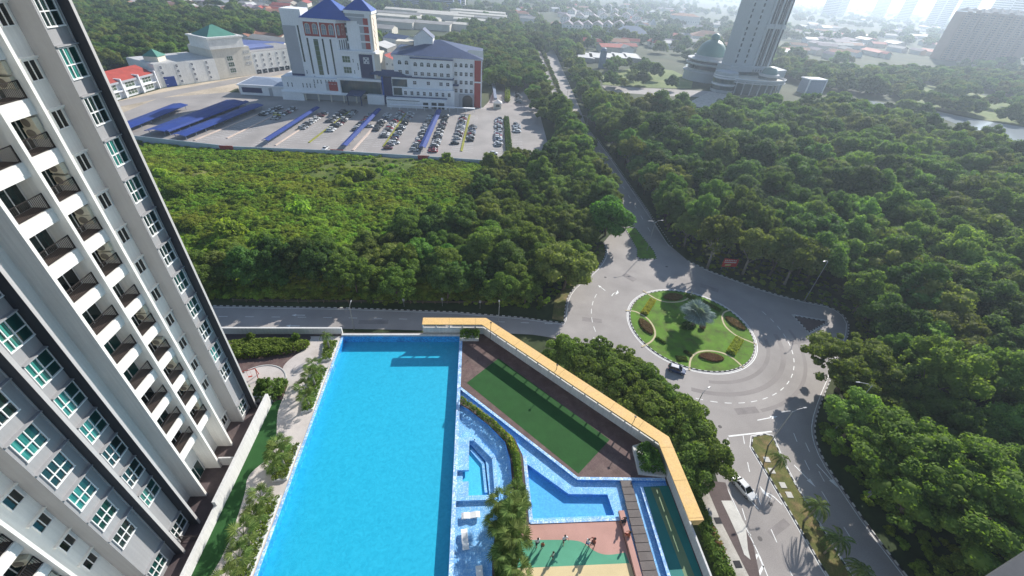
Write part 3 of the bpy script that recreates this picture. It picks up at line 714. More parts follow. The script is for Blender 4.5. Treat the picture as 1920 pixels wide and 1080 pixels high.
mt['poolfloor'] = pool_floor('pool_floor', (.004, .42, .62), .20)
mt['poolwall'] = mosaic('pool_wall', (.015, .26, .62), (.03, .36, .72), (.05, .45, .8), 6)
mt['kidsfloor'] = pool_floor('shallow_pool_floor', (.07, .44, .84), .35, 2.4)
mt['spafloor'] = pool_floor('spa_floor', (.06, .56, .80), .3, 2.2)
mt['water'] = water('pool_water', (.84, .985, 1.0), .32, 1.7)
mt['water2'] = water('shallow_water', (.92, .98, 1.0), .35, 3.6)
mt['orange'] = mat('orange_yellow_coping', (.76, .49, .185), .7, .10, .5, 5, .10, dirt=(.64, .42, .19), dirtscale=.5)
mt['rustseam'] = mat('slab_joint', (.35, .20, .07), .8, .2)
mt['slabs'] = mat('dark_stepping_stone', (.155, .135, .125), .8, .12, 1.2, 9, .1)

outer = [(-42, -30), (23.35, -30), (23.35, 29.5), (1.9, 51.25), (-42, 51.25)]
MP = [(-20, 4), (-2.05, 4), (-2.05, 50.4), (-20, 50.4)]
B1 = [(-1.6, 39.75), (12.45, 26.0), (22.95, 25.55), (22.95, 24.95), (19.75, 24.9), (19.45, 6), (16.85, 6), (16.5, 21.25), (6.25, 21.25), (6.25, 29.4), (5.5, 31.6), (2.9, 34.6), (-1.6, 38.3)]
B2 = [(-1.6, 37.0), (-.5, 36.3), (2.3, 33.6), (4.2, 31.2), (4.7, 28.8), (4.75, 24.6), (3.0, 22.4), (2.2, 18.5), (1.9, 6), (-1.6, 6)]
TRI = [(6.75, 28.4), (11.2, 24.55), (15.7, 24.35), (15.9, 22.0), (6.75, 22.0)]
JAC = [(-.9, 31.1), (0, 31.1), (1.75, 28.9), (2.1, 24.75), (-1.0, 24.75)]
mb = MB(); mb.prism(outer, 0, D-1.5); 
for i in range(len(outer)):
    a, b = outer[i], outer[(i+1) % len(outer)]; mb.quad((*a, D-1.5), (*b, D-1.5), (*b, D-.002), (*a, D-.002))
podium = empty('podium', (-10, 10, 0), label='broad white podium carrying the swimming pools beside the tower', cat='podium')
mb.build('podium_walls', mt['podium'], podium)
deck = sheet('pool_deck', [outer], D, mt['terrace'], holes=[MP, B1, B2])
def basin(name, pts, z0, fm, wm, holes=None):
    f = sheet(name+'_floor', [pts], z0, fm, holes=holes); w = MB()
    for i in range(len(pts)):
        a, b = pts[i], pts[(i+1) % len(pts)]; w.quad((*a, z0), (*b, z0), (*b, D), (*a, D))
    w.build(name+'_side', wm, kind='structure')
basin('pool', MP, D-1.25, mt['poolfloor'], mt['poolwall'])
basin('shallow_pool', B1, D-.38, mt['mosaic'], mt['mosaic_d'], [TRI])
basin('lounging_shelf', B2, D-.34, mt['mosaic'], mt['mosaic_d'], [JAC])
def pit(name, pts, z0, z1, fm, wm):
    sheet(name+'_floor', [pts], z0, fm); w = MB()
    for i in range(len(pts)):
        a, b = pts[i], pts[(i+1) % len(pts)]; w.quad((*a, z0), (*b, z0), (*b, z1), (*a, z1))
    w.build(name+'_side', wm, kind='structure')
pit('childrens_pool', TRI, D-.95, D-.38, mt['kidsfloor'], mt['mosaic_d']); pit('spa_pool', JAC, D-.72, D-.34, mt['spafloor'], mt['mosaic_d'])
# the seat that runs round inside the spa and its raised rim
mb = MB(); P_ = [(0, 30.6), (1.45, 28.7), (1.75, 25.1)]
for i in range(2): mb.bar((*P_[i], D-.62), (*P_[i+1], D-.62), .34, .25)
mb.build('spa_seat', mt['mosaic'], kind='structure')
mb = MB(); rim = [(-1.6, 31.75), (.45, 31.75), (2.75, 29.1), (2.95, 24.25), (-1.6, 24.25)]
for i in range(4): a, b = Vector(rim[i]), Vector(rim[i+1]); mb.bar((*a, D-.17), (*b, D-.17), .5, .40)
mb.box(-1.6, 27.6, D-.34, -.25, 31.5, D+.03); mb.box(-1.6, 24.4, D-.34, -.25, 26.2, D+.03)
mb.build('spa_rim', mt['mosaic'], kind='structure')
sheet('water', [MP], D-.07, mt['water']); sheet('water', [B1], D-.05, mt['water2']); sheet('water', [B2], D-.055, mt['water2'])
# copings
mb = MB()
mb.box(-2.05, 4, D-.3, -1.6, 50.4, D+.06); mb.box(-20.3, 4, D, -20, 50.4, D+.06)
for a, b in (((-1.75, 50.3), (-1.75, 39.85)), ((-1.7, 39.95), (12.4, 26.2)), ((12.4, 26.15), (23.0, 25.7)), ((19.85, 24.9), (19.62, 6))):
    mb.bar((*a, D+.02), (*b, D+.02), .34, .10)
mb.bar((6.5, 29.3, D-.2), (6.5, 21.4, D-.2), .42, .40); mb.bar((6.4, 21.35, D+.02), (16.5, 21.35, D+.02), .25, .1)
mb.box(6.75, 21.55, D-.38, 16.3, 21.75, D-.18)
mb.build('pool_coping', mt['coping'], kind='structure')
mb = MB(); mb.box(-20.3, 50.42, D, -1.6, 50.75, D+.30); mb.build('pool_end_wall', mt['podium'], kind='structure')
# floors laid over the deck
sheet('brown_tile_floor', [[(-1.6, 50.9), (1.75, 50.9), (23.1, 29.3), (23.1, 25.85), (12.5, 26.35), (-1.6, 40.2)]], D+.004, mt['decktile'])
sheet('turf_mat', [[(-.75, 40.8), (12.7, 26.75), (17.65, 31.2), (3.95, 45.55)]], D+.012, mt['turf'])
sheet('lawn', [[(-26, 2), (-26, 37.4), at(508, 757, D), at(521, 750, D), (-20.3, 38), (-20.3, 2)]], D+.004, mt['turf'])
pathL = ats([(583, 634), (572, 655), (547, 670), (527, 690), (537, 706), (541, 720), (530, 747), (521, 770), (519, 790), (519, 810), (512, 855), (480, 877), (462, 897), (461, 922), (425, 1030), (395, 1080)], D)
sheet('brown_court', [[(-37, 47), (-24.5, 47), (-24.5, 38.2), (-37, 38.2)]], D+.006, mt['decktile'])
sheet('path', [smooth(pathL, 2)+[(-25, 2), (-20.3, 2), (-20.3, 50.4), (-25, 50.4)]], D+.010, mt['path'])
cx, cy = -29.0, 41.0
sheet('round_pad', [circle(cx, cy, 3.35, 40)], D+.014, mt['path'])
kerb('pad_edge', circle(cx, cy, 3.4, 40, R(-60), R(150)), .14, .08, .6, False, z0=D)
sheet('pink_floor', [[(4.2, 21.2), (16.2, 21.2), (16.2, 2), (2.4, 2), (2.6, 18), (3.4, 22)]], D+.004, mt['pink'])
gw = smooth(ats([(955, 1018), (975, 1013), (1040, 1012), (1083, 1013), (1098, 1020), (1112, 1032), (1130, 1040), (1150, 1040), (1172, 1036)], D), 2)
sheet('green_floor', [gw+ats([(1180, 1056), (1090, 1060), (960, 1066)], D)+[(2.8, 16.6), (3, 19)]], D+.008, mt['green_rubber'])
sheet('beige_floor', [ats([(960, 1066), (1090, 1060), (1180, 1056)], D)+[(16.2, 16.9), (16.2, 14), (2.5, 14), (2.8, 16.6)]], D+.008, mt['beige_rubber'])
sheet('splash_floor', [[(20.0, 24.9), (23.1, 24.95), (23.2, 4), (19.75, 4)]], D+.004, mt['teal_floor'])
sheet('olive_stripe', [ats([(1220, 914), (1236, 914), (1303, 1082), (1284, 1082)], D)], D+.008, mt['olive_stripe'])
# stepping slabs: each one lies on its own
stair = empty('stepping_stones', (18, 16, D), label='straight run of dark paving slabs crossing the narrow blue channel', cat='stepping stones')
for i in range(22):
    y = 25.75-i*.86; x0, x1 = 17.52-(25.7-y)*.04, 18.82-(25.7-y)*.012
    rr = random.uniform(-.02, .02); m_ = MB(); m_.box(x0+rr, y-.80, D-.14, x1+rr, y, D+.05)
    m_.build('paving_slab', mt['slabs'], stair)
mb = MB(); mb.box(17.7, 6, D-.4, 18.4, 25.7, D-.15); mb.build('beam', mt['slabs'], stair)
# low pink seat wall
mb = MB(); mb.prism([(16.25, 22.1), (16.85, 22.1), (16.9, 4), (16.3, 4)], D, D+.45); tag(mb.build('seat_wall', mt['pink']), 'long low pink wall between the play floor and the dark slabs', 'low wall')

# parapet with the yellow canopy
K = [(-7.8, 50.95), (1.7, 50.95), (23.2, 29.3), (23.35, 0)]
def wall_path(mb, pts, t, z0, z1, mi=0):
    a, b = pts, offset_m(pts, t)
    for i in range(len(pts)-1): mb.prism([a[i], a[i+1], b[i+1], b[i]], z0, z1, mi)
def offset_m(pts, d):            # mitred parallel line on the left-hand side
    out = []; P = [Vector(p) for p in pts]
    for i, p in enumerate(P):
        n1 = (P[i]-P[i-1]).normalized() if i else None; n2 = (P[i+1]-P[i]).normalized() if i < len(P)-1 else None
        if n1 is None: t = n2; q = p+Vector((-t.y, t.x))*d
        elif n2 is None: t = n1; q = p+Vector((-t.y, t.x))*d
        else:
            m_ = (Vector((-n1.y, n1.x))+Vector((-n2.y, n2.x))); q = p+m_*(2*d/m_.length_squared)
        out.append((q.x, q.y))
    return out
canopy = empty('parapet_wall', (10, 40, D), label='white parapet wall with a long bent orange-yellow canopy along its top', cat='parapet')
mb = MB(); wall_path(mb, K, .2, D, D+1.40); mb.build('wall', mt['podium'], canopy)
KC = K[:3]+[(23.3, 19.8)]
ci, co = offset_m(KC, -.55), offset_m(KC, 1.05)
mb = MB()
for i in range(3): mb.prism([ci[i], ci[i+1], co[i+1], co[i]], D+2.42, D+2.55, bottom=True)
w1, w2 = offset_m(KC, .75), offset_m(KC, 1.0499)
w1, w2 = offset_m(KC, .02), offset_m(KC, .75)
mb.build('canopy_slab', mt['orange'], canopy)
mb = MB(); s0, s1 = resample(offset_m(KC, -.56), 4.14), resample(offset_m(KC, 1.06), 4.14)
for a_, b_ in zip(resample(offset_m(KC, .25), 4.14), resample(offset_m(KC, .26), 4.14)):
    dg_ = a_[0] > 1.8 and 29.4 < a_[1] < 50.7; n_ = Vector((.707, .707)) if dg_ else (Vector((0, 1)) if a_[1] > 50 else Vector((1, 0)))
    p_ = Vector(a_); mb.bar((*(p_-n_*.74), D+2.55), (*(p_+n_*.74), D+2.55), .035, .012)
mb.build('slab_joints', mt['rustseam'], canopy)
mb = MB(); e_ = [(ci[3][0]+.02, 19.9), (co[3][0]-.02, 19.9)]
mb.add([(ci[3][0]+.2, 19.801, D+2.41), (co[3][0]-.02, 19.801, D+2.41), (co[3][0]-.3, 19.801, D+1.5), (ci[3][0]+.75, 19.801, D+1.5), (ci[3][0]+.2, 20.1, D+2.41), (co[3][0]-.02, 20.1, D+2.41), (co[3][0]-.3, 20.1, D+1.5), (ci[3][0]+.75, 20.1, D+1.5)], [(0,3,2,1),(4,5,6,7),(0,1,5,4),(1,2,6,5),(2,3,7,6),(3,0,4,7)])
mb.build('canopy_end', mt['orange'], canopy)
mid = offset_m(KC, .1)
post = MB(); post.box(-.09, -.11, 0, .09, .11, 1.03); post = post.mesh('post_mesh', mt['podium'])
P_ = resample(mid, 2.07)
for i, p in enumerate(P_):
    link('post', post, canopy, (p[0]-10, p[1]-40, 1.395), (0, 0, R(-45) if 1.7 < p[0] < 23.1 and p[1] < 50.8 and p[1] > 29.4 else 0))
brk = MB(); brk.add([(0, -.05, 0), (.5, -.05, 0), (0, -.05, -.28), (0, .05, 0), (.5, .05, 0), (0, .05, -.28)], [(0,2,1),(3,4,5),(0,1,4,3),(1,2,5,4),(2,0,3,5)]); brk = brk.mesh('bracket_mesh', mt['orange'])
P_ = resample(offset_m(KC, -.02), 2.07)
for i, p in enumerate(P_[1:]):
    diag = p[0] > 1.8 and p[1] > 29.4 and p[1] < 50.9
    link('bracket', brk, canopy, (p[0]-10, p[1]-40, 2.418), (0, 0, R(-135) if diag else (R(180) if p[1] < 29.4 else R(-90))))
# parapets on the far left
mb = MB(); mb.box(-42, 50.9, D, -20.3, 51.2, D+1.2); tag(mb.build('parapet_wall', mt['podium']), 'white parapet wall at the far end beside the pale path and green mound', 'parapet')
mb = MB(); mb.box(-26.32, 23.7, D, -26.0, 37.6, D+2.0); mb.box(-26.32, -6, D, -26.0, 23.7, D+1.3); mb.box(-28.3, 29.0, D, -26.32, 29.14, D+1.45); mb.box(-28.9, 37.85, D, -26.0, 37.98, D+1.1)
tag(mb.build('garden_wall', mt['podium']), 'tall white garden wall between the tower terraces and the green lawn strip', 'wall')
fence = empty('terrace_railing', (-27.4, 20.9, D), label='dark metal railing across the terrace at the foot of the tower', cat='railing')
r_ = MB(); r_.box(-28.3, 20.85, 1.0+D, -26.35, 20.93, 1.06+D); r_.box(-28.3, 20.87, .1+D, -26.35, 20.91, .14+D)
for i in range(16): r_.box(-28.3+i*.13, 20.88, .14+D, -28.28+i*.13, 20.90, 1.0+D)
r_.build('bars', mt['rail'], fence); r_ = MB(); r_.box(-28.4, 20.84, D, -28.3, 20.94, D+1.1); r_.box(-26.42, 20.84, D, -26.34, 20.94, D+1.1); r_.build('posts', mt['rail'], fence)
# ================================================================ hospital, car park and the city behind
mt['hwhite'] = mat('hospital_white', (.80, .81, .83), .85, .05, .1, 1.5, .04, vstreak=.06)
mt['hcream'] = mat('hospital_cream', (.72, .66, .55), .85, .05, .1, 1.5, .04, vstreak=.06)
mt['hgrey'] = mat('hospital_grey', (.40, .41, .44), .85, .05, .1, 1.5, .04)
mt['blue_roof'] = mat('bright_blue_roof', (.012, .07, .33), .45, .08, .2, 3, .05)
mt['slate_roof'] = mat('slate_blue_roof', (.035, .06, .14), .6, .12, .15, 2, .1)
mt['blue_sheet'] = mat('blue_canopy_sheet', (.015, .045, .24), .6, .12, .3, 3, .08, dirt=(.03, .06, .22), dirtscale=.1)
mt['navy'] = mat('navy_panel', (.015, .025, .10), .4, .05)
mt['darkwin'] = glass('dark_facade_glass', (.018, .03, .045), .12)
mt['greenwin'] = glass('green_facade_glass', (.05, .10, .06), .15, .4)
mt['glasswall'] = glass('reflecting_glass_wall', (.03, .07, .08), .06)
mt['redwall'] = mat('red_wall', (.36, .05, .04), .8, .08, .3)
mt['redroof'] = mat('red_roof', (.42, .07, .05), .75, .15, .3, 3, .1)
mt['rustroof'] = mat('rust_roof', (.34, .15, .09), .85, .2, .1, 1, .15, dirt=(.25, .13, .09), dirtscale=.08)
mt['greyroof'] = mat('grey_roof', (.30, .29, .28), .8, .15, .1, 1, .12)
mt['violetroof'] = mat('faded_violet_roof', (.20, .16, .20), .8, .15, .1, 1, .12)
mt['paleroof'] = mat('pale_sheet_roof', (.55, .54, .52), .6, .12, .1, 1, .1)
mt['bluefade'] = mat('faded_blue_roof', (.16, .20, .42), .6, .12, .1, 1, .1)
mt['greenroof'] = mat('green_roof', (.07, .24, .18), .6, .1, .2)
mt['beigewall'] = mat('beige_wall', (.64, .60, .52), .85, .08, .1, 1, .06, vstreak=.08)
mt['whitewall'] = mat('white_wall', (.74, .73, .70), .85, .08, .1, 1, .06, vstreak=.08)
mt['sand'] = mat('sandy_ground', (.55, .46, .35), .95, .15, .05, .8, .12, dirt=(.36, .30, .22), dirtscale=.06)
mt['bwall'] = mat('pale_blue_wall', (.42, .50, .58), .8, .1, .2)
mt['lot'] = mat('car_park_asphalt', (.36, .33, .31), .9, .12, .06, 2, .06, dirt=(.29, .27, .255), dirtscale=.05)
mt['bluegrey'] = mat('blue_grey_steel', (.22, .27, .36), .5, .1)
HM = [mt['hwhite'], mt['hgrey'], mt['redwall'], mt['navy'], mt['darkwin'], mt['blue_roof'], mt['hcream'], mt['slate_roof']]
def win_mesh(w, h, frame, pane_m, d=.12, mull=1, arch=False):
    mb = MB(); t = .14
    if not arch:
        mb.box(0, -d, 0, t, 0, h, 0); mb.box(w-t, -d, 0, w, 0, h, 0); mb.box(t, -d, h-t, w-t, 0, h, 0); mb.box(-.1, -d-.1, -.15, w+.1, 0, 0, 0)
        for k in range(mull): x = w*(k+1)/(mull+1); mb.box(x-.05, -d+.02, 0, x+.05, 0, h-t, 0)
        mb.box(t, -d+.02, h*.5-.05, w-t, 0, h*.5+.05, 0)
        mb.box(t*.5, -.03, .02, w-t*.5, 0, h-t*.5, 1)
    else:
        n = 10; P_ = [(w/2+w/2*math.cos(math.pi*i/n), h-w/2+w/2*math.sin(math.pi*i/n)) for i in range(n+1)]
        F_ = [(w, 0)]+P_+[(0, 0)]
        mb.add([(x, -.03, z) for x, z in F_], [tuple(range(len(F_)))], 1)
        Q_ = [(w/2+(w/2-t*1.3)*math.cos(math.pi*i/n), h-w/2+(w/2-t*1.3)*math.sin(math.pi*i/n)) for i in range(n+1)]
        for i in range(n): mb.quad((P_[i][0], -d, P_[i][1]), (P_[i+1][0], -d, P_[i+1][1]), (Q_[i+1][0], -d, Q_[i+1][1]), (Q_[i][0], -d, Q_[i][1]), 0)
        mb.box(w/2-.06, -d, 0, w/2+.06, -.02, h, 0); mb.box(0, -d, h*.5, w, -.02, h*.5+.12, 0); mb.box(0, -d, 0, t*1.3, 0, h-w/2, 0); mb.box(w-t*1.3, -d, 0, w, 0, h-w/2, 0)
    return mb.mesh('window_mesh', [mt[frame], mt[pane_m]])
Wstd = win_mesh(2.2, 2.0, 'hwhite', 'darkwin'); Wsm = win_mesh(1.5, 1.6, 'hwhite', 'darkwin'); Warch = win_mesh(2.3, 2.3, 'hwhite', 'darkwin', arch=True)
Wbig = win_mesh(4.6, 3.4, 'hwhite', 'greenwin', mull=2); Wslit = win_mesh(.7, 2.0, 'hwhite', 'darkwin', mull=0)
WarchR = win_mesh(2.7, 5.2, 'hcream', 'bluegrey' if False else 'hwhite', arch=True)
mt['archfill'] = mat('grey_blue_arch_panel', (.20, .25, .32), .5, .1)
WarchR.materials[1] = mt['archfill']
H0 = Vector((-114, 283, 0)); HR = R(-1.2)
hosp = empty('hospital_tower', H0, HR, 'tall white hospital building with bright blue hipped roofs and dark vertical window strips', 'hospital')
O0 = (0, 0, 0)
m_ = MB()
m_.box(6.5, 3, 10, 17.5, 16, 46, 0); m_.box(6.3, 2.85, 9.9, 13.5, 3.0, 38, 1); m_.box(6.25, 2.7, 10, 13.4, 2.84, 13.6, 3)
m_.box(17.5, 2.2, 10, 35.5, 26, 33.2, 0)
m_.box(17.5, 2.6, 33.2, 35.5, 26, 40.6, 2); m_.box(17.0, 1.4, 40.6, 36.5, 27, 42.4, 0); m_.box(17.2, 2.0, 33.0, 35.9, 2.2, 33.6, 0)
for x in (17.5, 26.2, 35.0): m_.box(x, 2.2, 33.6, x+.6, 2.6, 40.6, 0)
m_.box(35.5, 7.0, 10, 43.0, 26, 40.6, 0)                  # set-back link between hall and stair tower
m_.prism([(35.5, 2.2), (39.8, 6.9), (35.5, 6.9)], 10, 33.2, 0); m_.prism([(35.5, 2.6), (39.6, 6.9), (35.5, 6.9)], 33.2, 40.6, 2); m_.prism([(35.5, 1.6), (41.3, 6.9), (35.5, 6.9)], 40.6, 42.4, 0)
m_.box(41.5, 3.5, 10, 55.4, 16, 45.8, 0); m_.box(41.0, 3.0, 45.8, 56.2, 16.6, 47.3, 0); m_.box(41.52, 3.38, 42.2, 52.0, 3.5, 45.6, 1); m_.box(54.9, 3.35, 27.5, 55.55, 16, 45.7, 6)
m_.box(55.4, 3.5, 10, 55.7, 16.0, 45.7, 6)
for i in range(4): z = 28.6+i*4.0; m_.box(51.0, 3.36, z, 53.6, 3.5, z+3.2, 2); m_.box(48.6, 3.36, z, 51.0, 3.5, z+3.2, 1); m_.box(41.5, 3.3, z+3.35, 54.9, 3.5, z+3.6, 0)
m_.box(47.6, 3.4, 41.0, 49.4, 3.5, 44.0, 1)
m_.box(35.5, 2.0, 12.5, 55.2, 8, 26.6, 0); m_.box(34.9, 1.4, 26.6, 56.5, 9, 27.6, 0); m_.box(55.2, 2.0, 12.5, 58.5, 16, 26.6, 6)
m_.box(46.6, 1.8, 13.5, 54.0, 2.0, 26.0, 3)
m_.build('walls', HM, hosp, origin=O0)
m_ = MB(); m_.hip(16.8, 1.0, 44.5, 27.5, 42.4, 9.5, 0, .62); m_.hip(40.8, 2.8, 56.4, 16.8, 47.3, 5.6, 0, .5); m_.build('roof', mt['blue_roof'], hosp, origin=O0)
m_ = MB(); m_.box(17.2, .2, 42.3, 17.5, .4, 42.4)
strip = MB(); strip.box(0, -.06, 0, .95, 0, 18.4); 
for k in range(7): strip.box(-.03, -.09, 2.3+k*2.55, .98, -.06, 2.5+k*2.55)
strip = strip.mesh('window_strip_mesh', mt['darkwin'])
wide = MB(); wide.box(0, -.06, 0, 2.5, 0, 18.4)
for k in range(7): wide.box(-.03, -.1, 2.3+k*2.55, 2.53, -.06, 2.45+k*2.55, 1)
wide = wide.mesh('window_strip_mesh', [mt['greenwin'], mt['bluegrey']])
for x, z0, me in ((14.4, 20.0, strip), (18.6, 14.2, strip), (22.3, 13.8, wide), (27.0, 14.2, strip), (31.3, 14.2, strip)): link('window_strip', me, hosp, (x, 2.2 if x > 17.5 else 3.0, z0), None, (1 if me is wide else .9, 1, 1))
for k in range(4):
    x = 36.3+k*.95; link('window_strip', strip, hosp, (x, 2.2+(x-35.5)*1.09-.02, 14.0), (0, 0, math.atan2(4.7, 4.3)), (.45, 1, 1))
for k in range(4): link('arch_window', WarchR, hosp, (18.7+(k % 2)*4.0+(k//2)*8.9, 2.6, 34.6))
for k in range(2): link('arch_window', WarchR, hosp, (36.0+k*1.9, 3.1+k*2.1, 34.6), (0, 0, math.atan2(4.3, 4.1)), (.55, 1, 1))
Wfl = win_mesh(3.0, 2.7, 'bluegrey', 'darkwin', mull=2)
for k in range(5): link('window', Wfl, hosp, (40.0 if False else 38.4, 6.95, 28.0+k*4.0-.2), None, (1.0, 1, 1))
for k, (x, z, me) in enumerate(((36.8, 21.3, Wbig), (36.8, 15.6, Wbig), (42.6, 21.5, Wslit), (42.6, 15.5, Wslit), (45.0, 17.6, Wslit), (14.9, 14.0, Wslit), (18.9, 11.2, Wslit))): link('window', me, hosp, (x, 2.0 if x > 35 else 2.2, z), None, (1, 1, 2.0 if me is Wslit and x > 44 else 1))
# emblem on the navy panel: a white square worked into a lattice
em = MB()
for i in range(4): em.box(48.9+i*1.0, 1.66, 21.2, 49.12+i*1.0, 1.79, 24.5)
for i in range(4): em.box(48.9, 1.66, 21.2+i*1.05, 52.1, 1.79, 21.42+i*1.05)
for i in range(3):
    for j in range(3):
        if (i+j) % 2 == 0: em.box(49.2+i*1.0, 1.68, 21.55+j*1.05, 49.8+i*1.0, 1.79, 22.05+j*1.05)
em.build('emblem', mt['hwhite'], hosp, origin=O0)
# lattice ornament down the cream side
em = MB()
for k in range(20): em.bar((55.72, 6.5+(k % 2)*3.2, 14+k*1.5), (55.72, 9.7-(k % 2)*3.2, 15.5+k*1.5), .12, .3)
em.build('side_ornament', mt['rustroof'], hosp, origin=O0)

hp = empty('hospital_podium', H0, HR, 'long low white front wing of the hospital with dark glass wall and open entrance', 'hospital wing')
m_ = MB()
m_.box(1, -1, 4.8, 33, 20, 12.5, 0); m_.box(-.5, -2, 4.5, 44, -1.0, 5.2, 0); m_.box(0, -3.4, 4.2, 42, -1, 4.75, 0)
m_.box(1, 1, 0, 44, 20, 4.8, 1); m_.box(33, 0.6, 4.8, 57.5, 12, 12.9, 0); m_.box(33, -1, 12.2, 58.5, 12, 13.4, 0); m_.box(33, -1, 4.8, 34.2, .6, 12.2, 0)
m_.box(0, -3, 0, 12.5, 1, 4.2, 0); m_.box(49.5, -3.0, 0, 59.5, 4, 5.2, 0); m_.box(27.5, -1.15, 6.0, 32.6, -1.0, 11.0, 2); m_.box(25.8, -1.15, 6.0, 27.4, -1.0, 11.0, 1)
m_.box(58.6, -1.4, 0, 59.6, -.4, 16.0, 4+1)
m_.build('walls', HM, hp, origin=O0)
m_ = MB(); m_.box(34.25, .3, 5.0, 57.4, .58, 12.15)
for k in range(12): m_.box(35.9+k*1.9, .2, 5.0, 36.0+k*1.9, .3, 12.15)
m_.build('glass_wall', mt['glasswall'], hp, origin=O0)
m_ = MB()
for k in range(5): m_.box(13.0+k*7.4, -2.6, 0, 13.6+k*7.4, -2.0, 4.2)
m_.build('columns', mt['beigewall'], hp, origin=O0)
m_ = MB(); m_.add([(38.5, -8, 5.2), (47.5, -8, 5.2), (49, -.5, 7.0), (40, -.5, 7.0), (43, -8, 5.9)], [(0, 4, 3), (4, 1, 2, 3), (0, 1, 4)]); m_.add([(39, -8, 0), (39.5, -8, 0), (39.5, -8, 5.2), (39, -8, 5.2)], [(0, 1, 2, 3)]); m_.box(39, -8, 0, 39.5, -7.5, 5.2); m_.box(46.8, -8, 0, 47.3, -7.5, 5.2)
m_.build('entrance_canopy', mt['slate_roof'], hp, origin=O0)
for k, x in enumerate((3.5, 5.9, 12.2, 14.4, 16.3, 18.9)): link('window', Wslit, hp, (x, -1, 7.0), None, (1.2, 1, 1.25))
for k, x in enumerate((20.0, 22.0, 24.0, 26.8, 28.6, 30.3, 32.0)): link('window', Wslit, hp, (x-1, -1, 9.6 if x < 26 else 9.8), None, (1.2, 1, 1.1))
# small dark raised sign whose lettering cannot be read at this distance
lw_ = empty('hospital_annex', (-141, 287, 0), R(-1), 'low white annex with blue-grey roof left of the hospital', 'annex')
m_ = MB(); m_.box(0, 0, 0, 28, 22, 5.2, 0); m_.box(1.5, -.12, 1.4, 13, 0, 4.2, 3); m_.box(17, -.1, 0, 19, 0, 4.4, 1); m_.build('walls', HM, lw_, origin=O0)
m_ = MB(); m_.box(-.6, -.8, 5.2, 28.5, 22.5, 5.9, 0); m_.build('roof_edge', mt['hwhite'], lw_, origin=O0)
m_ = MB(); m_.hip(0, 0, 28, 22, 5.9, 1.6, 0, .7); m_.build('roof', mt['bluegrey'], lw_, origin=O0)

# right-hand block
rb = empty('hospital_block', (-49, 284, 0), R(-.6), 'white four-storey hospital block with slate blue roof and red end walls', 'hospital block')
m_ = MB()
m_.box(1, 0, 0, 48.5, 44, 26.2, 0); m_.box(11.5, -2.6, 14.5, 35.5, 0, 25.8, 0); m_.box(48.5, -.6, 0, 52.8, 44, 26.4, 2); m_.box(48.5, -.65, 14.2, 52.9, -.6, 15.0, 0); m_.box(52.3, -.7, 0, 53.0, 44.0, 26.4, 0)
m_.box(52.9, 6, 3, 53.1, 16, 25, 2); m_.box(52.9, 24, 3, 53.1, 36, 25, 2); m_.box(0, -.3, 25.8, 53.3, 44.3, 27.0, 0)
m_.box(39.2, -1.2, 0, 48.3, 0, 7.4, 1); m_.box(41.2, -1.35, 0, 47.5, -1.2, 4.5, 4)
for z in (7.6, 12.6, 17.0, 21.8): m_.box(35.6, -.14, z, 48.4, 0, z+.22, 0)
m_.build('walls', HM, rb, origin=O0)
m_ = MB(); m_.lathe([(3.15, -.02), (3.15, 0)], 0, 0, 12)
ar = MB(); n = 12; ar.add([(44.35+3.1*math.cos(math.pi*i/n), -1.36, 4.5+2.6*math.sin(math.pi*i/n)) for i in range(n+1)], [tuple(range(n, -1, -1))]); ar.build('arch_opening', mt['darkwin'], rb, origin=O0)
m_ = MB(); m_.hip(-.6, -.9, 53.6, 44.8, 27.0, 6.4, 0, .78); m_.box(11.0, -3.1, 25.8, 36.0, -.9, 26.5, 0); m_.build('roof', mt['slate_roof'], rb, origin=O0)
m_ = MB(); m_.box(11.5, 15, 28, 23, 26, 34.5, 0); m_.gable(11.5, 15, 23, 26, 34.5, 4.6, 1, 0, .5, 'y'); m_.build('roof_house', [mt['hwhite'], mt['slate_roof']], rb, origin=O0)
m_ = MB(); m_.box(.2, 18, 30.0, 10.5, 27, 31.6, 0); m_.gable(44.5, 6, 53.2, 15, 27.0, 3.2, 0, 0, .2, 'x'); m_.build('roof_plant_room', mt['hcream'], rb, origin=O0)
for k in range(6): link('arch_window', Warch, rb, (12.8+k*3.8, -2.6, 21.9)); link('window', Wstd, rb, (12.8+k*3.8, -2.6, 17.0))
for x in (3.4, 7.4): link('arch_window', Warch, rb, (x, 0, 22.0)); link('window', Wstd, rb, (x, 0, 17.0))
for k in range(4):
    x = 36.4+k*3.1
    link('arch_window', Warch, rb, (x, 0, 22.3), None, (.85, 1, 1))
    for z in (17.6, 13.0, 8.2): 
        if z > 8 or k == 0: link('window', Wstd, rb, (x, 0, z), None, (.85, 1, 1.1))
wg = empty('hospital_wing', (-57, 277, 0), R(-.6), 'stepped white lower wing with two rows of square windows in front of the hospital block', 'hospital wing')
m_ = MB(); m_.box(7.5, 3.5, 0, 43.5, 8.3, 15.6, 0); m_.box(13.5, 1.6, 0, 44.5, 3.5, 10.0, 0); m_.box(4.5, -2.5, 0, 40, 1.6, 5.4, 0); m_.box(2.5, 4, 0, 7.5, 9, 15.0, 3)
m_.build('walls', HM, wg, origin=O0)
m_ = MB(); m_.box(0, 3.0, 15.6, 44.2, 12, 16.1, 0); m_.box(43.5, 3.6, 12.4, 47, 8.2, 12.9); m_.box(4.0, 0, 5.4, 40.2, 1.5, 5.75, 0); m_.hip(-6, 4, 16, 12, 16.1, 2.4, 0, .8); m_.build('roof', mt['slate_roof'], wg, origin=O0)
m_ = MB(); m_.box(7.8, 3.3, 10.6, 16.5, 3.5, 14.6); m_.box(8.2, 3.35, 5.8, 13.3, 3.5, 9.8); m_.build('glass_wall', mt['glasswall'], wg, origin=O0)
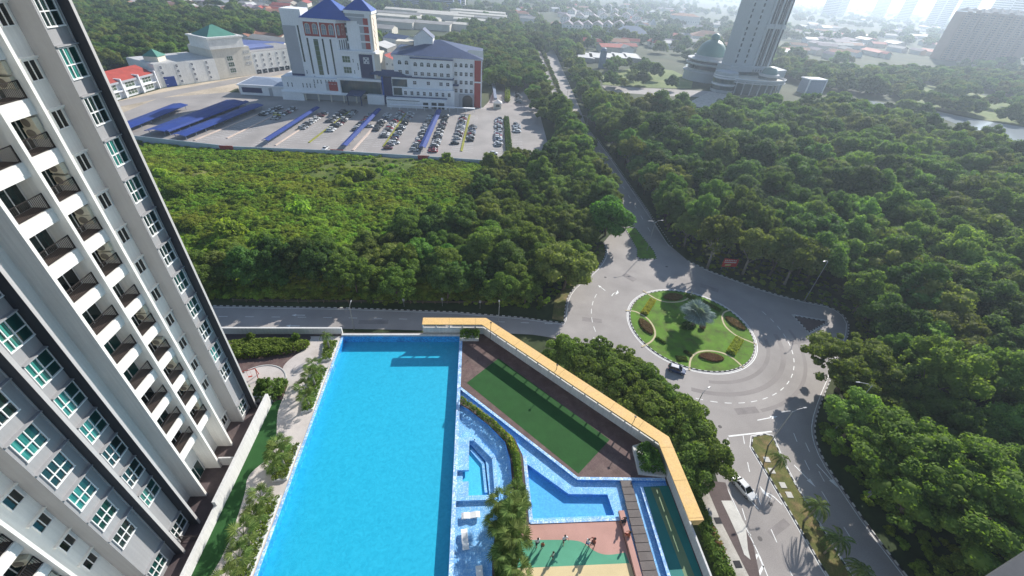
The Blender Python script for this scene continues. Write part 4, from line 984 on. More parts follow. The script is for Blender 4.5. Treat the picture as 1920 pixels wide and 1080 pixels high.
m_ = MB(); m_.box(26, -2.62, .4, 29, -2.5, 3.6); m_.box(31, -2.62, .2, 34, -2.5, 3.8); m_.box(35, -2.62, .2, 38.6, -2.5, 3.8); m_.box(5, -2.62, 4.0, 24.0, -2.5, 4.3); m_.build('doors', mt['darkwin'], wg, origin=O0)
for k in range(8): link('window', Wstd, wg, (14.6+k*3.7, 1.6, 6.6), None, (.8, 1, 1.1))
for x in (20, 28, 35.5, 39.5): link('window', Wstd, wg, (x, 3.5, 12.2), None, (.95, 1, 1))

# ---- car park
lot = [(-178, 201), (-147, 197.6), (-103, 190.4), (-63, 190.0), (-14, 186.6), (5, 185.0), (36, 186), (41, 292), (47, 340), (52, 428), (24, 425), (9, 300), (5, 284), (-52, 286), (-60, 291), (-150, 291), (-178, 270)]
sheet('car_park', [lot], -.010, mt['lot'])
sheet('sandy_ground', [ats([(205, 240), (240, 205), (330, 188), (420, 176), (455, 188), (440, 150), (540, 128), (556, 140), (556, 160), (460, 175), (345, 195), (235, 238)])], -.03, mt['sand'])
sheet('sandy_ground', [[(-260, 225), (-150, 205), (-150, 300), (-134, 340), (-150, 352), (-188, 292), (-196, 246), (-260, 240)]], -.035, mt['sand'])
sheet('access_road', [ats([(200, 205), (330, 178), (545, 136), (545, 128), (330, 168), (195, 195)])], -.02, mt['lot'])
mb = MB(); W_ = [(-150, 198.6), (-119.5, 192.8), (-103.6, 189.7), (-62.9, 189.5), (-14, 186.2), (6, 184.6)]
for i in range(5): mb.bar((*W_[i], 1.3), (*W_[i+1], 1.3), .25, 2.6)
tag(mb.build('boundary_wall', mt['bwall']), 'long low blue-grey wall along the near edge of the hospital car park', 'wall')
for px, w_, lb in ((428, 5.5, 'left dark red banner on the car park wall'), (634, 5.5, 'middle dark red banner on the car park wall'), (795, 5.0, 'right dark red banner on the car park wall')):
    x, y = at(px, {428: 285, 634: 292, 795: 303}[px]); mb = MB(); mb.box(x-w_/2, y-.5, .9, x+w_/2, y-.36, 2.9); tag(mb.build('banner', mt['redwall']), lb, 'banner')
def car_park_canopy(q, label, h0=2.3, gable_=False):
    o = empty('parking_canopy', (q[0][0], q[0][1], 0), 0, label, 'canopy', 'blue canopies of the hospital car park')
    a, b, c, d = [Vector((*p, 0)) for p in q]          # near left, near right, far right, far left
    mb = MB(); e0, e1 = (a+b)/2, (d+c)/2
    Z = Vector((0, 0, 1))
    mb.quad(a+Z*h0, e0+Z*(h0+.55), e1+Z*(h0+.55), d+Z*h0); mb.quad(e0+Z*(h0+.55), b+Z*h0, c+Z*h0, e1+Z*(h0+.55))
    for p, r in ((a, b), (b, c), (c, d), (d, a)): mb.quad(p+Z*(h0-.22), r+Z*(h0-.22), r+Z*h0, p+Z*h0)
    mb.build('sheet_roof', mt['blue_sheet'], o)
    post = MB(); post.box(-.09, -.09, 0, .09, .09, h0); pm = post.mesh('post_mesh', mt['bluegrey'])
    n = int((d-a).length/6)
    for i in range(n+1):
        t = (i+.2)/(n+.4)
        for u in ((.12, .88) if (b-a).length > 4.5 else (.5,)):
            p = a.lerp(d, t).lerp(b.lerp(c, t), u); link('post', pm, o, (p.x-q[0][0], p.y-q[0][1], 0))
car_park_canopy([(-163, 213), (-155.4, 208.2), (-152.0, 251), (-159.9, 252.2)], 'blue sheet canopy nearest the tower, farthest left in the car park')
car_park_canopy([(-148, 206.5), (-139.5, 206.3), (-129.5, 263.5), (-138.5, 264.5)], 'broad blue sheet canopy, second from the left')
car_park_canopy([(-139.3, 206.3), (-137.3, 206.3), (-126, 263), (-129.3, 263.4)], 'narrow outer slope of the second blue canopy from the left')
car_park_canopy([(-134.6, 202.4), (-128.0, 201.0), (-116.2, 257.8), (-123.0, 258.8)], 'blue sheet canopy beside the first marked parking row, third from the left')
car_park_canopy([(-95.2, 199.9), (-92.2, 199.7), (-86.4, 258), (-89.4, 258.4)], 'narrow blue canopy between the second and third parking aisles')
car_park_canopy([(-60.2, 197.2), (-57.4, 196.9), (-53.2, 260.5), (-56, 261)], 'narrow blue canopy in the middle of the car park')
car_park_canopy([(-25.6, 199.0), (-22.5, 198.7), (-19.4, 264.5), (-22.4, 265)], 'narrow blue canopy at the right of the car park, cars packed on both sides')
# median hedges, bay lines
mt['yellowplant'] = mat('yellow_median_planting', (.28, .28, .04), .95, .3, .8, 5, .3)
mt['pinkkerb'] = mat('pale_pink_median', (.62, .50, .42), .9, .1, .4)
MED = [((-113.6, 207), (-107.0, 246), 'pinkkerb', .8), ((-76.8, 205.5), (-71.0, 262), 'yellowplant', .8), ((-89.8, 200), (-85.0, 240), 'pinkkerb', .7), ((-55.2, 197.5), (-52.2, 238), 'pinkkerb', 1.0), ((-42.7, 204), (-39.7, 262), 'yellowplant', .8), ((-6.2, 202), (-3.0, 266), 'yellowplant', 1.0), ((-125.5, 202.5), (-115.0, 250), 'pinkkerb', .9)]
for a, b, m0, w_ in MED:
    mb = MB(); mb.bar((*a, .15), (*b, .15), w_, .3); mb.build('car_park_median', mt[m0], kind='structure')
lines = MB()
def bays(a, b, side, off=.6, L_=4.6, step=2.6):
    A, B = Vector(a), Vector(b); d = (B-A).normalized(); n = Vector((d.y, -d.x))*side; k = int((B-A).length/step)
    for i in range(k+1):
        p = A+d*step*i+n*off; q = p+n*L_; w = d*.07
        lines.quad((*(p-w), .005), (*(q-w), .005), (*(q+w), .005), (*(p+w), .005))
for a, b, *_ in MED:
    for sd in (1, -1):
        if (sd == -1 and a[0] in (-89.8, -55.2, -125.5)): continue
        bays(a, b, sd)
bays((-94.5, 200), (-88.6, 258), -1); bays((-59.5, 197.4), (-55.5, 260), -1); bays((-25.2, 199.2), (-22, 264), -1); bays((-22, 199), (-19.0, 264), 1); bays((14.0, 200), (16.8, 262), -1, .3); bays((18.8, 205), (21.5, 262), 1, .3)
lines.build('bay_lines', mt['paint'], kind='structure')
hd = bush_mesh('hedge_mesh', [(14.6, 192), (17.8, 192), (20.0, 262), (17.0, 262)], 0, 1.6, .35, 9, mt['lf_dark'], 71); tag(link('hedge', hd), 'long dark hedge dividing the car park from the outer lane', 'hedge')
hd = bush_mesh('hedge_mesh', [(19.5, 300), (23.0, 300), (31.5, 420), (27, 420)], 0, 3.0, .45, 5, mt['lf_hedge'], 72); tag(link('hedge', hd), 'tall green hedge wall beside the outer parking lane above the guard house', 'hedge')
mb = MB(); mb.box(12.5, 300, 0, 14.4, 400, 2.6); tag(mb.build('covered_walk', mt['bluegrey']), 'long straight pale blue covered walk beside the tall hedge', 'covered walk')
mb = MB(); mb.box(-50, 268.6, 2.7, 0, 270.6, 3.0)
for k in range(11): mb.box(-49.5+k*4.9, 269.5, 0, -49.3+k*4.9, 269.7, 2.7)
tag(mb.build('covered_walk', mt['hwhite']), 'white covered walkway running across in front of the hospital block', 'covered walk')
mb = MB(); mb.box(11.5, 283, 0, 16.5, 288, 3.2, 0); mb.hip(10.9, 282.4, 17.1, 288.6, 3.2, 1.7, 1, .5); mb.box(13, 282.9, 1, 15.4, 283.0, 2.4, 2); tag(mb.build('guard_house', [mt['hcream'], mt['paleroof'], mt['darkwin']]), 'small guard house with pale roof at the car park exit', 'guard house')

# ---- cars
mt['tyre'] = mat('tyre_rubber', (.02, .02, .02), .9, .05); mt['carglass'] = glass('car_glass', (.012, .015, .018), .05)
mt['lamp_red'] = mat('tail_lamp', (.35, .02, .02), .3, 0); mt['lamp_white'] = mat('head_lamp', (.75, .75, .72), .2, 0); mt['rim'] = mat('wheel_rim', (.5, .5, .52), .3, 0, metal=.8)
PAINT = {'white': (.75, .75, .74), 'black': (.018, .018, .02), 'silver': (.42, .43, .45), 'dark blue': (.03, .06, .15), 'red': (.32, .02, .03), 'grey': (.14, .145, .155), 'maroon': (.12, .02, .03), 'yellow': (.55, .50, .05), 'blue': (.10, .22, .42)}
for k, c in PAINT.items():
    b = bpy.data.materials.new('car_paint_'+k.replace(' ', '_')); b.use_nodes = True; q = b.node_tree.nodes['Principled BSDF']; q.inputs['Base Color'].default_value = (*c, 1); q.inputs['Roughness'].default_value = .28; q.inputs['Metallic'].default_value = .25 if k in ('silver', 'grey') else 0; q.inputs['Coat Weight'].default_value = .6; mt['paint_'+k] = b
def car_meshes(hatch):
    L_ = 4.5 if not hatch else 3.9; w = .88
    # lower body: stations along x with half-width, sill height, shoulder height
    st = [(-L_/2, .66, .42, .62), (-L_/2+.12, .80, .30, .82), (-L_/2+.75, w, .22, .93 if not hatch else .98), (-.4, w, .20, .95), (.75, w, .20, .92), (L_/2-.75, w, .22, .82), (L_/2-.2, .80, .28, .70), (L_/2, .60, .38, .55)]
    def loft(st, prof):
        mb = MB(); n = len(prof(st[0]))
        for s_ in st: mb.v += [tuple(p) for p in prof(s_)]
        for i in range(len(st)-1):
            for j in range(n): a, b = i*n+j, i*n+(j+1) % n; mb.f.append((a, b, b+n, a+n)); mb.m.append(0)
        mb.f.append(tuple(range(n))[::-1]); mb.m.append(0); mb.f.append(tuple((len(st)-1)*n+j for j in range(n))); mb.m.append(0); return mb
    body = loft(st, lambda s: [(s[0], -s[1]*.94, s[2]), (s[0], -s[1], (s[2]+s[3])/2), (s[0], -s[1]*.95, s[3]-.05), (s[0], -s[1]*.80, s[3]), (s[0], s[1]*.80, s[3]), (s[0], s[1]*.95, s[3]-.05), (s[0], s[1], (s[2]+s[3])/2), (s[0], s[1]*.94, s[2])])
    r0, r1, f0, f1 = ((-1.55, -1.0, .35, 1.15) if not hatch else (-1.85, -1.45, .25, 1.05))
    cab = MB(); zb = .90; zt = 1.42 if not hatch else 1.50
    cab.add([(r0, -.76, zb), (r0, .76, zb), (f1, .76, zb), (f1, -.76, zb), (r1, -.60, zt), (r1, .60, zt), (f0, .60, zt), (f0, -.60, zt)], [(0,4,5,1),(1,5,6,2),(2,6,7,3),(3,7,4,0),(4,7,6,5)], 0)
    roof = MB(); roof.add([(r1-.10, -.62, zt-.03), (r1-.10, .62, zt-.03), (f0+.06, .62, zt-.03), (f0+.06, -.62, zt-.03), (r1+.02, -.52, zt+.04), (r1+.02, .52, zt+.04), (f0-.08, .52, zt+.04), (f0-.08, -.52, zt+.04)], [(0,4,5,1),(1,5,6,2),(2,6,7,3),(3,7,4,0),(4,7,6,5)], 0)
    for sy in (-1, 1):
        for a, b in (((r0, zb), (r1, zt)), ((-.35, zb), (-.35, zt)), ((f1, zb), (f0, zt))): roof.bar((a[0], sy*.765, a[1]), (b[0], sy*.61, b[1]), .07, .06)
        roof.box(f1-.22, sy*.80, .92, f1-.05, sy*.98, 1.05)
    wh = MB(); wh.lathe([(.0, .10), (.30, .10), (.31, .06), (.31, -.10), (.0, -.10)], 0, 0, 14)
    rim = MB(); rim.lathe([(.0, .115), (.19, .108), (.20, .10)], 0, 0, 10)
    hl = MB(); hl.box(L_/2-.16, -.13, -.05, L_/2-.02, .13, .07); tl = MB(); tl.box(-L_/2+.0, -.12, -.06, -L_/2+.12, .12, .08)
    return dict(body=body, cab=cab.mesh('car_windows_mesh', mt['carglass']), roof=roof, wheel=wh.mesh('wheel_mesh', mt['tyre'], smooth=True), rim=rim.mesh('rim_mesh', mt['rim']), head=hl.mesh('headlight_mesh', mt['lamp_white']), tail=tl.mesh('tail_light_mesh', mt['lamp_red']), L=L_)
CM = {False: car_meshes(False), True: car_meshes(True)}; _cb = {}
def car(x, y, ang, colour, label, hatch=False, group=None, z=0.0, full=False):
    c = CM[hatch]; o = empty('parked_car' if not full else 'car', (x, y, z), ang, label, 'car', group)
    if (hatch, colour) not in _cb:
        b = c['body'].mesh('car_body_mesh', mt['paint_'+colour]); b2 = c['roof'].mesh('car_roof_mesh', mt['paint_'+colour])
        _cb[hatch, colour] = (b, b2)
    b, b2 = _cb[hatch, colour]; link('body', b, o); link('windows', c['cab'], o); link('roof', b2, o)
    for sx in (-1, 1):
        for sy in (-1, 1):
            w = link('wheel', c['wheel'], o, (sx*c['L']*.30, sy*.78, .31), (R(-90)*sy, 0, 0))
            if full: link('rim', c['rim'], w)
    if full:
        for sy in (-1, 1): link('headlight', c['head'], o, (0, sy*.56, .66)); link('tail_light', c['tail'], o, (0, sy*.60, .74))
    return o
gc = random.Random(77); COLS = ['white']*6+['silver']*5+['black']*6+['grey']*5+['dark blue']*2+['maroon', 'red']
def row(a, b, y0, y1, side, name, off=2.9, fill=.97, forced=None):
    A, B = Vector(a), Vector(b); d = (B-A).normalized(); n = Vector((d.y, -d.x))*side
    s = (y0-A.y)/d.y
    while s*d.y+A.y <= y1:
        if gc.random() < fill:
            p = A+d*s+n*(off+gc.uniform(-.2, .2)); c_ = gc.choice(COLS); hb = gc.random() < .45
            lb = c_+(' hatchback' if hb else ' saloon car')+' parked '+name
            car(p.x, p.y, math.atan2(n.y, n.x)+(math.pi if gc.random() < .5 else 0)+gc.uniform(-.03, .03), c_, lb, hb, lb.replace('car', 'cars').replace('hatchback', 'hatchbacks'))
        s += 2.6
row((-94, 200), (-88.5, 258), 226, 256, 1, 'right of the narrow blue canopy in the left half', 5.6)
row((-76.8, 205.5), (-71, 262), 236, 260, -1, 'left of the first yellow median'); row((-76.8, 205.5), (-71, 262), 224, 262, 1, 'right of the first yellow median', fill=.85)
row((-58.8, 197), (-54.5, 260), 224, 256, -1, 'left of the middle blue canopy', 3.4, .7); row((-55.2, 197.5), (-52.2, 260), 228, 258, 1, 'right of the middle blue canopy', 3.2, .85)
row((-42.7, 204), (-39.7, 262), 218, 264, -1, 'left of the second yellow median'); row((-42.7, 204), (-39.7, 262), 207, 264, 1, 'right of the second yellow median', fill=.88)
row((-24, 199), (-21, 264), 200, 262, -1, 'left of the right-hand blue canopy', 3.6, .9); row((-24, 199), (-21, 264), 200, 262, 1, 'right of the right-hand blue canopy', 4.6, .88)
row((-6.2, 202), (-3, 266), 220, 264, -1, 'left of the third yellow median', 3.2); row((-6.2, 202), (-3, 266), 218, 242, 1, 'right of the third yellow median', 3.2)
row((14, 200), (16.8, 262), 212, 260, -1, 'beside the dark dividing hedge', 2.8, .9)
row((18.8, 205), (21.5, 262), 236, 250, 1, 'in the outer lane beyond the hedge', 2.8); row((26, 300), (32, 400), 300, 330, 1, 'in the outer lane above the guard house', 2.8, .6); row((26, 300), (32, 400), 350, 395, 1, 'far up the outer lane', 2.8, .4)
row((-113.6, 207), (-107, 246), 240, 262, 1, 'in the shade near the hospital entrance on the left', 3.4, .9)
row((-125, 202), (-115, 250), 246, 262, 1, 'at the end of the blue canopies near the annex', 3.2, .9)
for (px, py, c_, ang, lb) in ((520, 217, 'yellow', 0, 'yellow car at the end of the shaded row near the hospital'), (853, 270, 'black', 0, 'lone black car left of the third yellow median'), (728, 279, 'maroon', 0, 'dark red car at the near end of the second yellow median'), (611, 280, 'white', 1.4, 'white van-like car by the near car park wall'), (925, 289, 'white', 0, 'white car at the near right corner of the car park'), (741, 269, 'white', 0, 'white car alone near the second yellow median'), (693, 238, 'white', 0, 'white car apart from the others right of the middle canopy'), (627, 237, 'black', 0, 'dark car first in the row right of the first yellow median'), (883, 255, 'red', 0, 'bright red hatchback right of the third yellow median')):
    x, y = at(px, py); car(x, y, ang, c_, lb, c_ in ('red', 'yellow'))
x, y = at(1395, 914, .6); car(x, y, R(-70), 'white', 'white saloon car driving down the lower carriageway beside the street trees', full=True)
x, y = at(1269, 693, .5); car(x, y, R(-25), 'dark blue', 'dark blue car on the roundabout just below the island', True, full=True)

# ---- blocks on the left
b1 = empty('shophouse_row', (-197.5, 243, 0), R(82), 'two-storey white row of workshops with red sloping roofs beside the tower', 'row of workshops')
m_ = MB(); m_.box(0, 0, 0, 50, 16, 8.2, 0); m_.box(0, -1.2, 3.6, 50, 0, 4.1, 0)
for k in range(5): m_.box(k*12.4-.2, -1.6, 0, k*12.4+.5, 16.2, 9.6, 0)
m_.build('walls', [mt['hwhite']], b1, origin=O0)
m_ = MB(); m_.add([(0, -1, 8.4), (50, -1, 8.4), (50, 9, 12.0), (0, 9, 12.0)], [(0, 1, 2, 3)], 0); m_.add([(0, 9, 11.0), (50, 9, 11.0), (50, 18, 9), (0, 18, 9)], [(0, 1, 2, 3)], 1); m_.box(0, -1.05, 7.4, 50, -.9, 8.4, 2); m_.build('roof', [mt['redroof'], mt['violetroof'], mt['hgrey']], b1, origin=O0)
for k in range(4):
    for z, w_ in ((4.6, Wbig), (.9, Wbig)): link('window', w_, b1, (3.2+k*12.4, 0, z), None, (1.45, 1, .75))
def panel_block(name, org, rz, W__, D__, H__, label, wall='whitewall', roofm='greyroof', rows=3, cols=6, cat='building', wm=None, ws=1.0, roofh=0):
    o = empty(name, (*org, 0), rz, label, cat); m_ = MB(); m_.box(0, 0, 0, W__, D__, H__); m_.build('walls', mt[wall], o, origin=O0)
    m_ = MB()
    if roofh: m_.hip(0, 0, W__, D__, H__, roofh, 0, .5, .5)
    else: m_.box(.4, .4, H__, W__-.4, D__-.4, H__+.3)
    m_.build('roof', mt[roofm], o, origin=O0)
    for r_ in range(rows):
        for c_ in range(cols): link('window', wm or Wsm, o, ((c_+.3)*W__/cols, 0, 1.0+(r_+.15)*(H__-1)/rows), None, (ws, 1, ws))
    return o
f1 = panel_block('factory_building', (-189, 293), R(56.3), 36, 30, 12.5, 'pale four-storey factory section with a blue door left of the green-roofed tower', 'whitewall', 'paleroof', 4, 4)
m_ = MB(); m_.box(3, -.2, 0, 9, 0, 5.5); m_.build('door', mt['blue_sheet'], f1, origin=O0)
f2 = panel_block('factory_building', (-169.2, 322.8), R(56.3), 26, 26, 17.5, 'pale beige factory tower with a green pyramid roof', 'beigewall', 'paleroof', 0, 0)
m_ = MB(); m_.box(-1, -1, 17.6, 22, 20, 23.5); m_.box(-1.8, -1.8, 23.5, 22.8, 20.8, 24.4); m_.box(2, -1.15, 20.4, 18, -1, 22.6); m_.build('upper_storey', mt['whitewall'], f2, origin=O0)
m_ = MB(); m_.hip(.5, .5, 20.2, 18.2, 24.4, 5.6, 0, .5); m_.build('green_roof', mt['greenroof'], f2, origin=O0)
for k in range(5):
    for j in range(3): link('window', Wslit, f2, (21+k*.9, 0, 7+j*3.4), None, (.6, 1, .8))
for j in range(3): link('window', Wbig, f2, (8.5, 0, 3+j*3.6), None, (.9, 1, .8))
f3 = panel_block('factory_building', (-154.8, 344.5), R(56.3), 40, 28, 13.5, 'white factory section at the right of the green-roofed tower, bays open at the ground', 'whitewall', 'greyroof', 4, 7)
m_ = MB()
for k in range(8): m_.box(1+k*4.6, -.15, 0, 4.4+k*4.6, 0, 2.6)
m_.build('loading_bays', mt['darkwin'], f3, origin=O0)
m_ = MB(); m_.box(2, 8, 13.8, 24, 22, 15.0); m_.build('blue_sheet_roof', mt['bluefade'], f3, origin=O0)
tag(link('rooftop_house', (lambda q: (q.box(-4, -4, 0, 4, 4, 9.5), q.hip(-4.5, -4.5, 4.5, 4.5, 9.5, 3.6, 1), q.mesh('house_mesh', [mt['hcream'], mt['greenroof']]))[-1])(MB()), None, (-194, 305, 6)), 'small pale hut with a faded green hipped roof above the workshops', 'hut')

# ---- sheds and houses behind the hospital
def house(px, py, w, d, h, rz, wall, roofm, label, cat='house', rh=3.0, style='gable', zb=0):
    x, y = at(px, py, zb); o = empty('house' if cat == 'house' else cat.replace(' ', '_'), (x, y, 0), rz, label, cat)
    m_ = MB(); m_.box(-w/2, 0, 0, w/2, d, h); m_.build('walls', mt[wall], o, origin=O0)
    m_ = MB(); (m_.gable(-w/2, 0, w/2, d, h, rh, 0, 1, .6, 'x' if w > d else 'y') if style == 'gable' else m_.hip(-w/2, 0, w/2, d, h, rh, 0, .5, .6)); m_.build('roof', [mt[roofm], mt[wall]], o, origin=O0)
    k = int(w/4.5)
    for i in range(k): link('window', Wsm, o, (-w/2+(i+.35)*w/max(k, 1), 0, h*.5))
    return o
house(738, 92, 24, 22, 9, R(-28), 'whitewall', 'slate_roof', 'pale gabled house with dark roof just right of the hospital tower'); house(775, 108, 20, 20, 8, R(-25), 'beigewall', 'redroof', 'cream gabled house with dark red roof above the hospital block')
house(722, 132, 18, 20, 8, R(-15), 'whitewall', 'redroof', 'small white house with red roof between tower and hospital block'); house(735, 96+28, 26, 14, 6, R(-10), 'greyroof', 'greyroof', 'low grey roofed shed between the hospital tower and block', 'shed')
house(712, 66, 30, 24, 7, R(-8), 'beigewall', 'greyroof', 'long shed behind the hospital tower', 'shed'); house(705, 103, 22, 26, 6, R(-10), 'greyroof', 'paleroof', 'low pale roofed shed behind the hospital tower', 'shed')
gg = random.Random(9)
for i_, (px_, py_, w_, rf_) in enumerate(((470, 80, 60, 'rustroof'), (510, 74, 50, 'rustroof'), (505, 90, 46, 'greyroof'), (545 - 60, 100, 40, 'bluefade'), (455, 68, 70, 'rustroof'), (330, 72 - 20, 40, 'paleroof'), (250, 20, 50, 'paleroof'), (200, 12, 60, 'greyroof'), (330, 14, 44, 'rustroof'), (400, 12, 60, 'paleroof'), (470, 16, 50, 'greyroof'), (520, 10, 50, 'rustroof'))):
    house(px_, py_, w_, 18, 6, R(gg.uniform(-25, 5)), 'beigewall', rf_, ORDN[i_]+' long low roof among those behind the white factory and hospital', 'long shed', 2.5)
for i, (px, py, w, d) in enumerate(((800, 56, 62, 30), (765, 44, 90, 22), (835, 38, 90, 16), (745, 36, 70, 18), (790, 31, 120, 18), (905, 50, 88, 16), (900, 43, 95, 16), (897, 37, 95, 16), (895, 31, 100, 18), (740, 53, 48, 32), (855, 57, 30, 16))):
    w *= 1.0; x, y = at(px, py); o = empty('warehouse', (x, y, 0), R(-7), 'beige long warehouse roof beyond the hospital, '+('in the left group' if px < 870 else 'in the right group'), 'warehouse', 'warehouses beyond the hospital, '+('left group' if px < 870 else 'right group'))
    m_ = MB(); m_.box(-w/2, 0, 0, w/2, d, 7.5); m_.build('walls', mt['beigewall'], o, origin=O0); m_ = MB(); m_.gable(-w/2, 0, w/2, d, 7.5, 2.0, 0, 0, .8, 'x'); m_.build('roof', mt['beigewall' if i % 3 else 'greyroof'], o, origin=O0)
for i, (px, py, w, h, m0) in enumerate(((822, 16, 60, 24, 'bluegrey'), (835, 13, 28, 34, 'bluegrey'), (850, 14, 30, 38, 'bluefade'), (866, 13, 14, 30, 'paleroof'), (762, 12, 70, 22, 'bluegrey'), (715, 10, 60, 16, 'bluegrey'))):
    x, y = at(px, py); o = empty('apartment_block', (x, y, 0), R(-6), 'distant blue-grey apartment block at the top edge above the warehouses', 'apartment block', 'blue-grey blocks above the warehouses')
    m_ = MB(); m_.box(-w/2, 0, 0, w/2, 16, h)
    m_.build('walls', mt[m0], o, origin=O0)
    for f_ in range(int(h/3.3)): 
        m_ = MB(); m_.box(-w/2+1, -.15, 1.2+f_*3.3, w/2-1, 0, 2.5+f_*3.3); m_.build('window_band', mt['darkwin'], o, origin=O0)
# ---- gabled flats, halls and park between the upper road and the municipal tower
fl = empty('block_of_flats', (0, 0, 0), 0, 'x', 'block of flats')
m_ = MB(); m_.box(-8, 0, 0, 8, 26, 13); m_.build('walls', mt['whitewall'], fl); m_ = MB(); m_.gable(-8, 0, 8, 26, 13, 4.5, 0, 1, .5, 'y'); m_.build('roof', [mt['violetroof'], mt['beigewall']], fl)
for f_ in range(4):
    for x in (-6, -1, 3.6): link('window', Wsm, fl, (x, 0, 1.2+f_*3.1), None, (1.1, 1, 1))
first = True
FL = [(1062, 66), (1080, 66), (1099, 65), (1117, 65), (1136, 64), (1158, 62), (1178, 60), (1196, 62), (1058, 48), (1085, 46), (1110, 48), (1130, 44), (1150, 46), (1172, 42), (1192, 46), (1100, 36), (1126, 34), (1150, 33), (1180, 32), (1070, 34), (1200, 30), (1165, 24), (1140, 22)]
for i, (px, py) in enumerate(FL):
    x, y = at(px, py); o = fl if first else copy_tree(fl); first = False
    o.location = (x, y, 0); o.rotation_euler = (0, 0, R(-14+gg.uniform(-4, 4))); rw_ = 'front' if py > 55 else ('middle' if py > 38 else 'back')
    tag(o, 'pale gabled block of flats in the '+rw_+' row right of the upper road', 'block of flats', 'gabled flats, '+rw_+' row')
for i in range(5):
    px = 1098+i*22; x, y = at(px, 117); o = empty('shed', (x, y, 0), R(-20), 'pale sloping shed roof in the row above the park', 'shed', 'pale shed roofs above the park')
    m_ = MB(); m_.prism([(-9, 0), (9, 0), (3, 34), (-15, 34)], 0, 4); m_.build('walls', mt['greyroof'], o, origin=O0); m_ = MB(); m_.prism([(-8.6, -.5), (7, -.5), (1, 34.5), (-14.6, 34.5)], 4, 4.4); m_.build('roof', mt['paleroof'], o, origin=O0)
house(1282, 52, 55, 26, 20, R(-12), 'whitewall', 'rustroof', 'white multi-storey building with orange roof left of the municipal tower', 'large building', 4, 'hip'); house(1325, 82, 46, 30, 9, R(-15), 'whitewall', 'rustroof', 'low white building with wide orange roof beside the green dome', 'large building', 7, 'hip')
house(1110, 78, 60, 18, 5, R(-10), 'paleroof', 'paleroof', 'long white low hall in front of the gabled flats', 'hall', 1.5); house(1185, 71, 60, 40, 4, R(-10), 'whitewall', 'bluegrey', 'large blue-grey tent-shaped hall roof', 'hall', 10, 'hip'); house(1105, 84, 34, 22, 5, R(-20), 'whitewall', 'paleroof', 'white hall with bright roof above the sheds', 'hall', 2)
house(1222, 62, 10, 10, 12, 0, 'hcream', 'paleroof', 'narrow pale spire-like tower right of the tent-shaped hall', 'tower', 9, 'hip')
x, y = at(1127, 128); mb = MB(); mb.box(x-3, y-1, 0, x+3, y+1, 15); mb.lathe([(3, 15), (2.1, 17.1), (0, 18)], x, y, 12); tag(mb.build('pylon', mt['bluegrey']), 'pale blue upright slab standing at the edge of the park', 'pylon')
mt['parkgrass'] = mat('park_grass', (.13, .19, .035), .95, .25, .05, .8, .2, dirt=(.17, .18, .06), dirtscale=.05)
sheet('park_lawn', [ats([(1130, 140), (1200, 124), (1262, 132), (1300, 150), (1296, 166), (1210, 164), (1130, 158)])], -.04, mt['parkgrass'])
sheet('park_road', [ats([(1128, 160), (1210, 165), (1320, 170), (1345, 172), (1330, 182), (1250, 180), (1140, 172)])], -.03, mt['lot'])
sheet('forecourt', [ats([(1285, 195), (1330, 172), (1360, 176), (1400, 192), (1330, 205)])], -.025, mt['concrete'])
sheet('park_lawn', [ats([(1690, 172), (1740, 160), (1830, 175), (1919, 200), (1990, 235), (1919, 236), (1830, 222), (1745, 202), (1690, 190)])], -.04, mt['parkgrass'])
mt['river'] = water('river_water', (.2, .25, .22), .25, .8, .08)
rv_ = mt['river'].node_tree; df = rv_.nodes.new('ShaderNodeBsdfDiffuse'); df.inputs[0].default_value = (.42, .46, .48, 1)
for l in list(rv_.links):
    if l.from_node.bl_idname == 'ShaderNodeBsdfTransparent': to = l.to_socket; rv_.links.remove(l); rv_.links.new(df.outputs[0], to)
river_poly = ats([(1545, 186), (1640, 198), (1720, 207), (1800, 234), (1919, 284)])+[(345, 120), (470, 120)]+ats([(1980, 246), (1919, 238), (1830, 224), (1745, 206), (1640, 190), (1560, 180)])
sheet('river', [river_poly], -.02, mt['river'])

# ---- the municipal tower with its domes
mt['mwhite'] = mat('tower_grey_white', (.44, .46, .48), .8, .05, .05, .8, .04); mt['copper'] = mat('green_dome', (.10, .20, .19), .5, .1, .2)
mu = empty('office_tower', (235, 392, 0), R(10), 'tall pale slab tower with dark window strips, rising out of the photo', 'office tower')
m_ = MB(); m_.box(-18.5, 0, 12, 20, 15, 96, 0); m_.box(-20.5, -2, 10, 22, 17, 17.5, 0); m_.box(1, -.8, 17.5, 3.2, 0, 96, 0); m_.box(9, -.8, 17.5, 10.5, 0, 96, 0); m_.box(16, -.8, 17.5, 17.5, 0, 96, 0); m_.box(-18.8, -.6, 46, 20.3, 0, 48, 0); m_.box(-20, 0, 0, 18, 16, 12, 0)
m_.build('walls', mt['mwhite'], mu, origin=O0)
m_ = MB(); m_.box(-20.2, -2.2, 11.0, 21.4, -2.0, 13.4); m_.box(-20, -.2, 0, 17, 0, 9.5); m_.build('dark_base', mt['glasswall'], mu, origin=O0)
st_ = MB(); st_.box(0, -.15, 18, 2.6, 0, 45.5); st_.box(0, -.15, 49, 2.6, 0, 94); st_ = st_.mesh('window_strip_mesh', mt['darkwin'])
for x, s_ in ((3.4, .9), (6.5, .9), (10.8, .8), (13.4, .9), (17.6, .8)): link('window_strip', st_, mu, (x, 0, 0), None, (s_, 1, 1))
sq = MB(); sq.box(0, -.15, 0, 1.3, 0, 2.4); sq = sq.mesh('window_mesh', mt['darkwin'])
for k in range(19): link('window', sq, mu, (-8, 0, 20+k*4.0)); link('window', sq, mu, (-17.2, 0, 20+k*4.0))
for k in range(8): link('window', Wstd, mu, (1+k*2.6, -2.2, 14.0), None, (.8, 1, .9))
dh = empty('domed_hall', (213, 425, 0), 0, 'round tiered hall under a large green dome left of the office tower', 'domed hall')
m_ = MB()
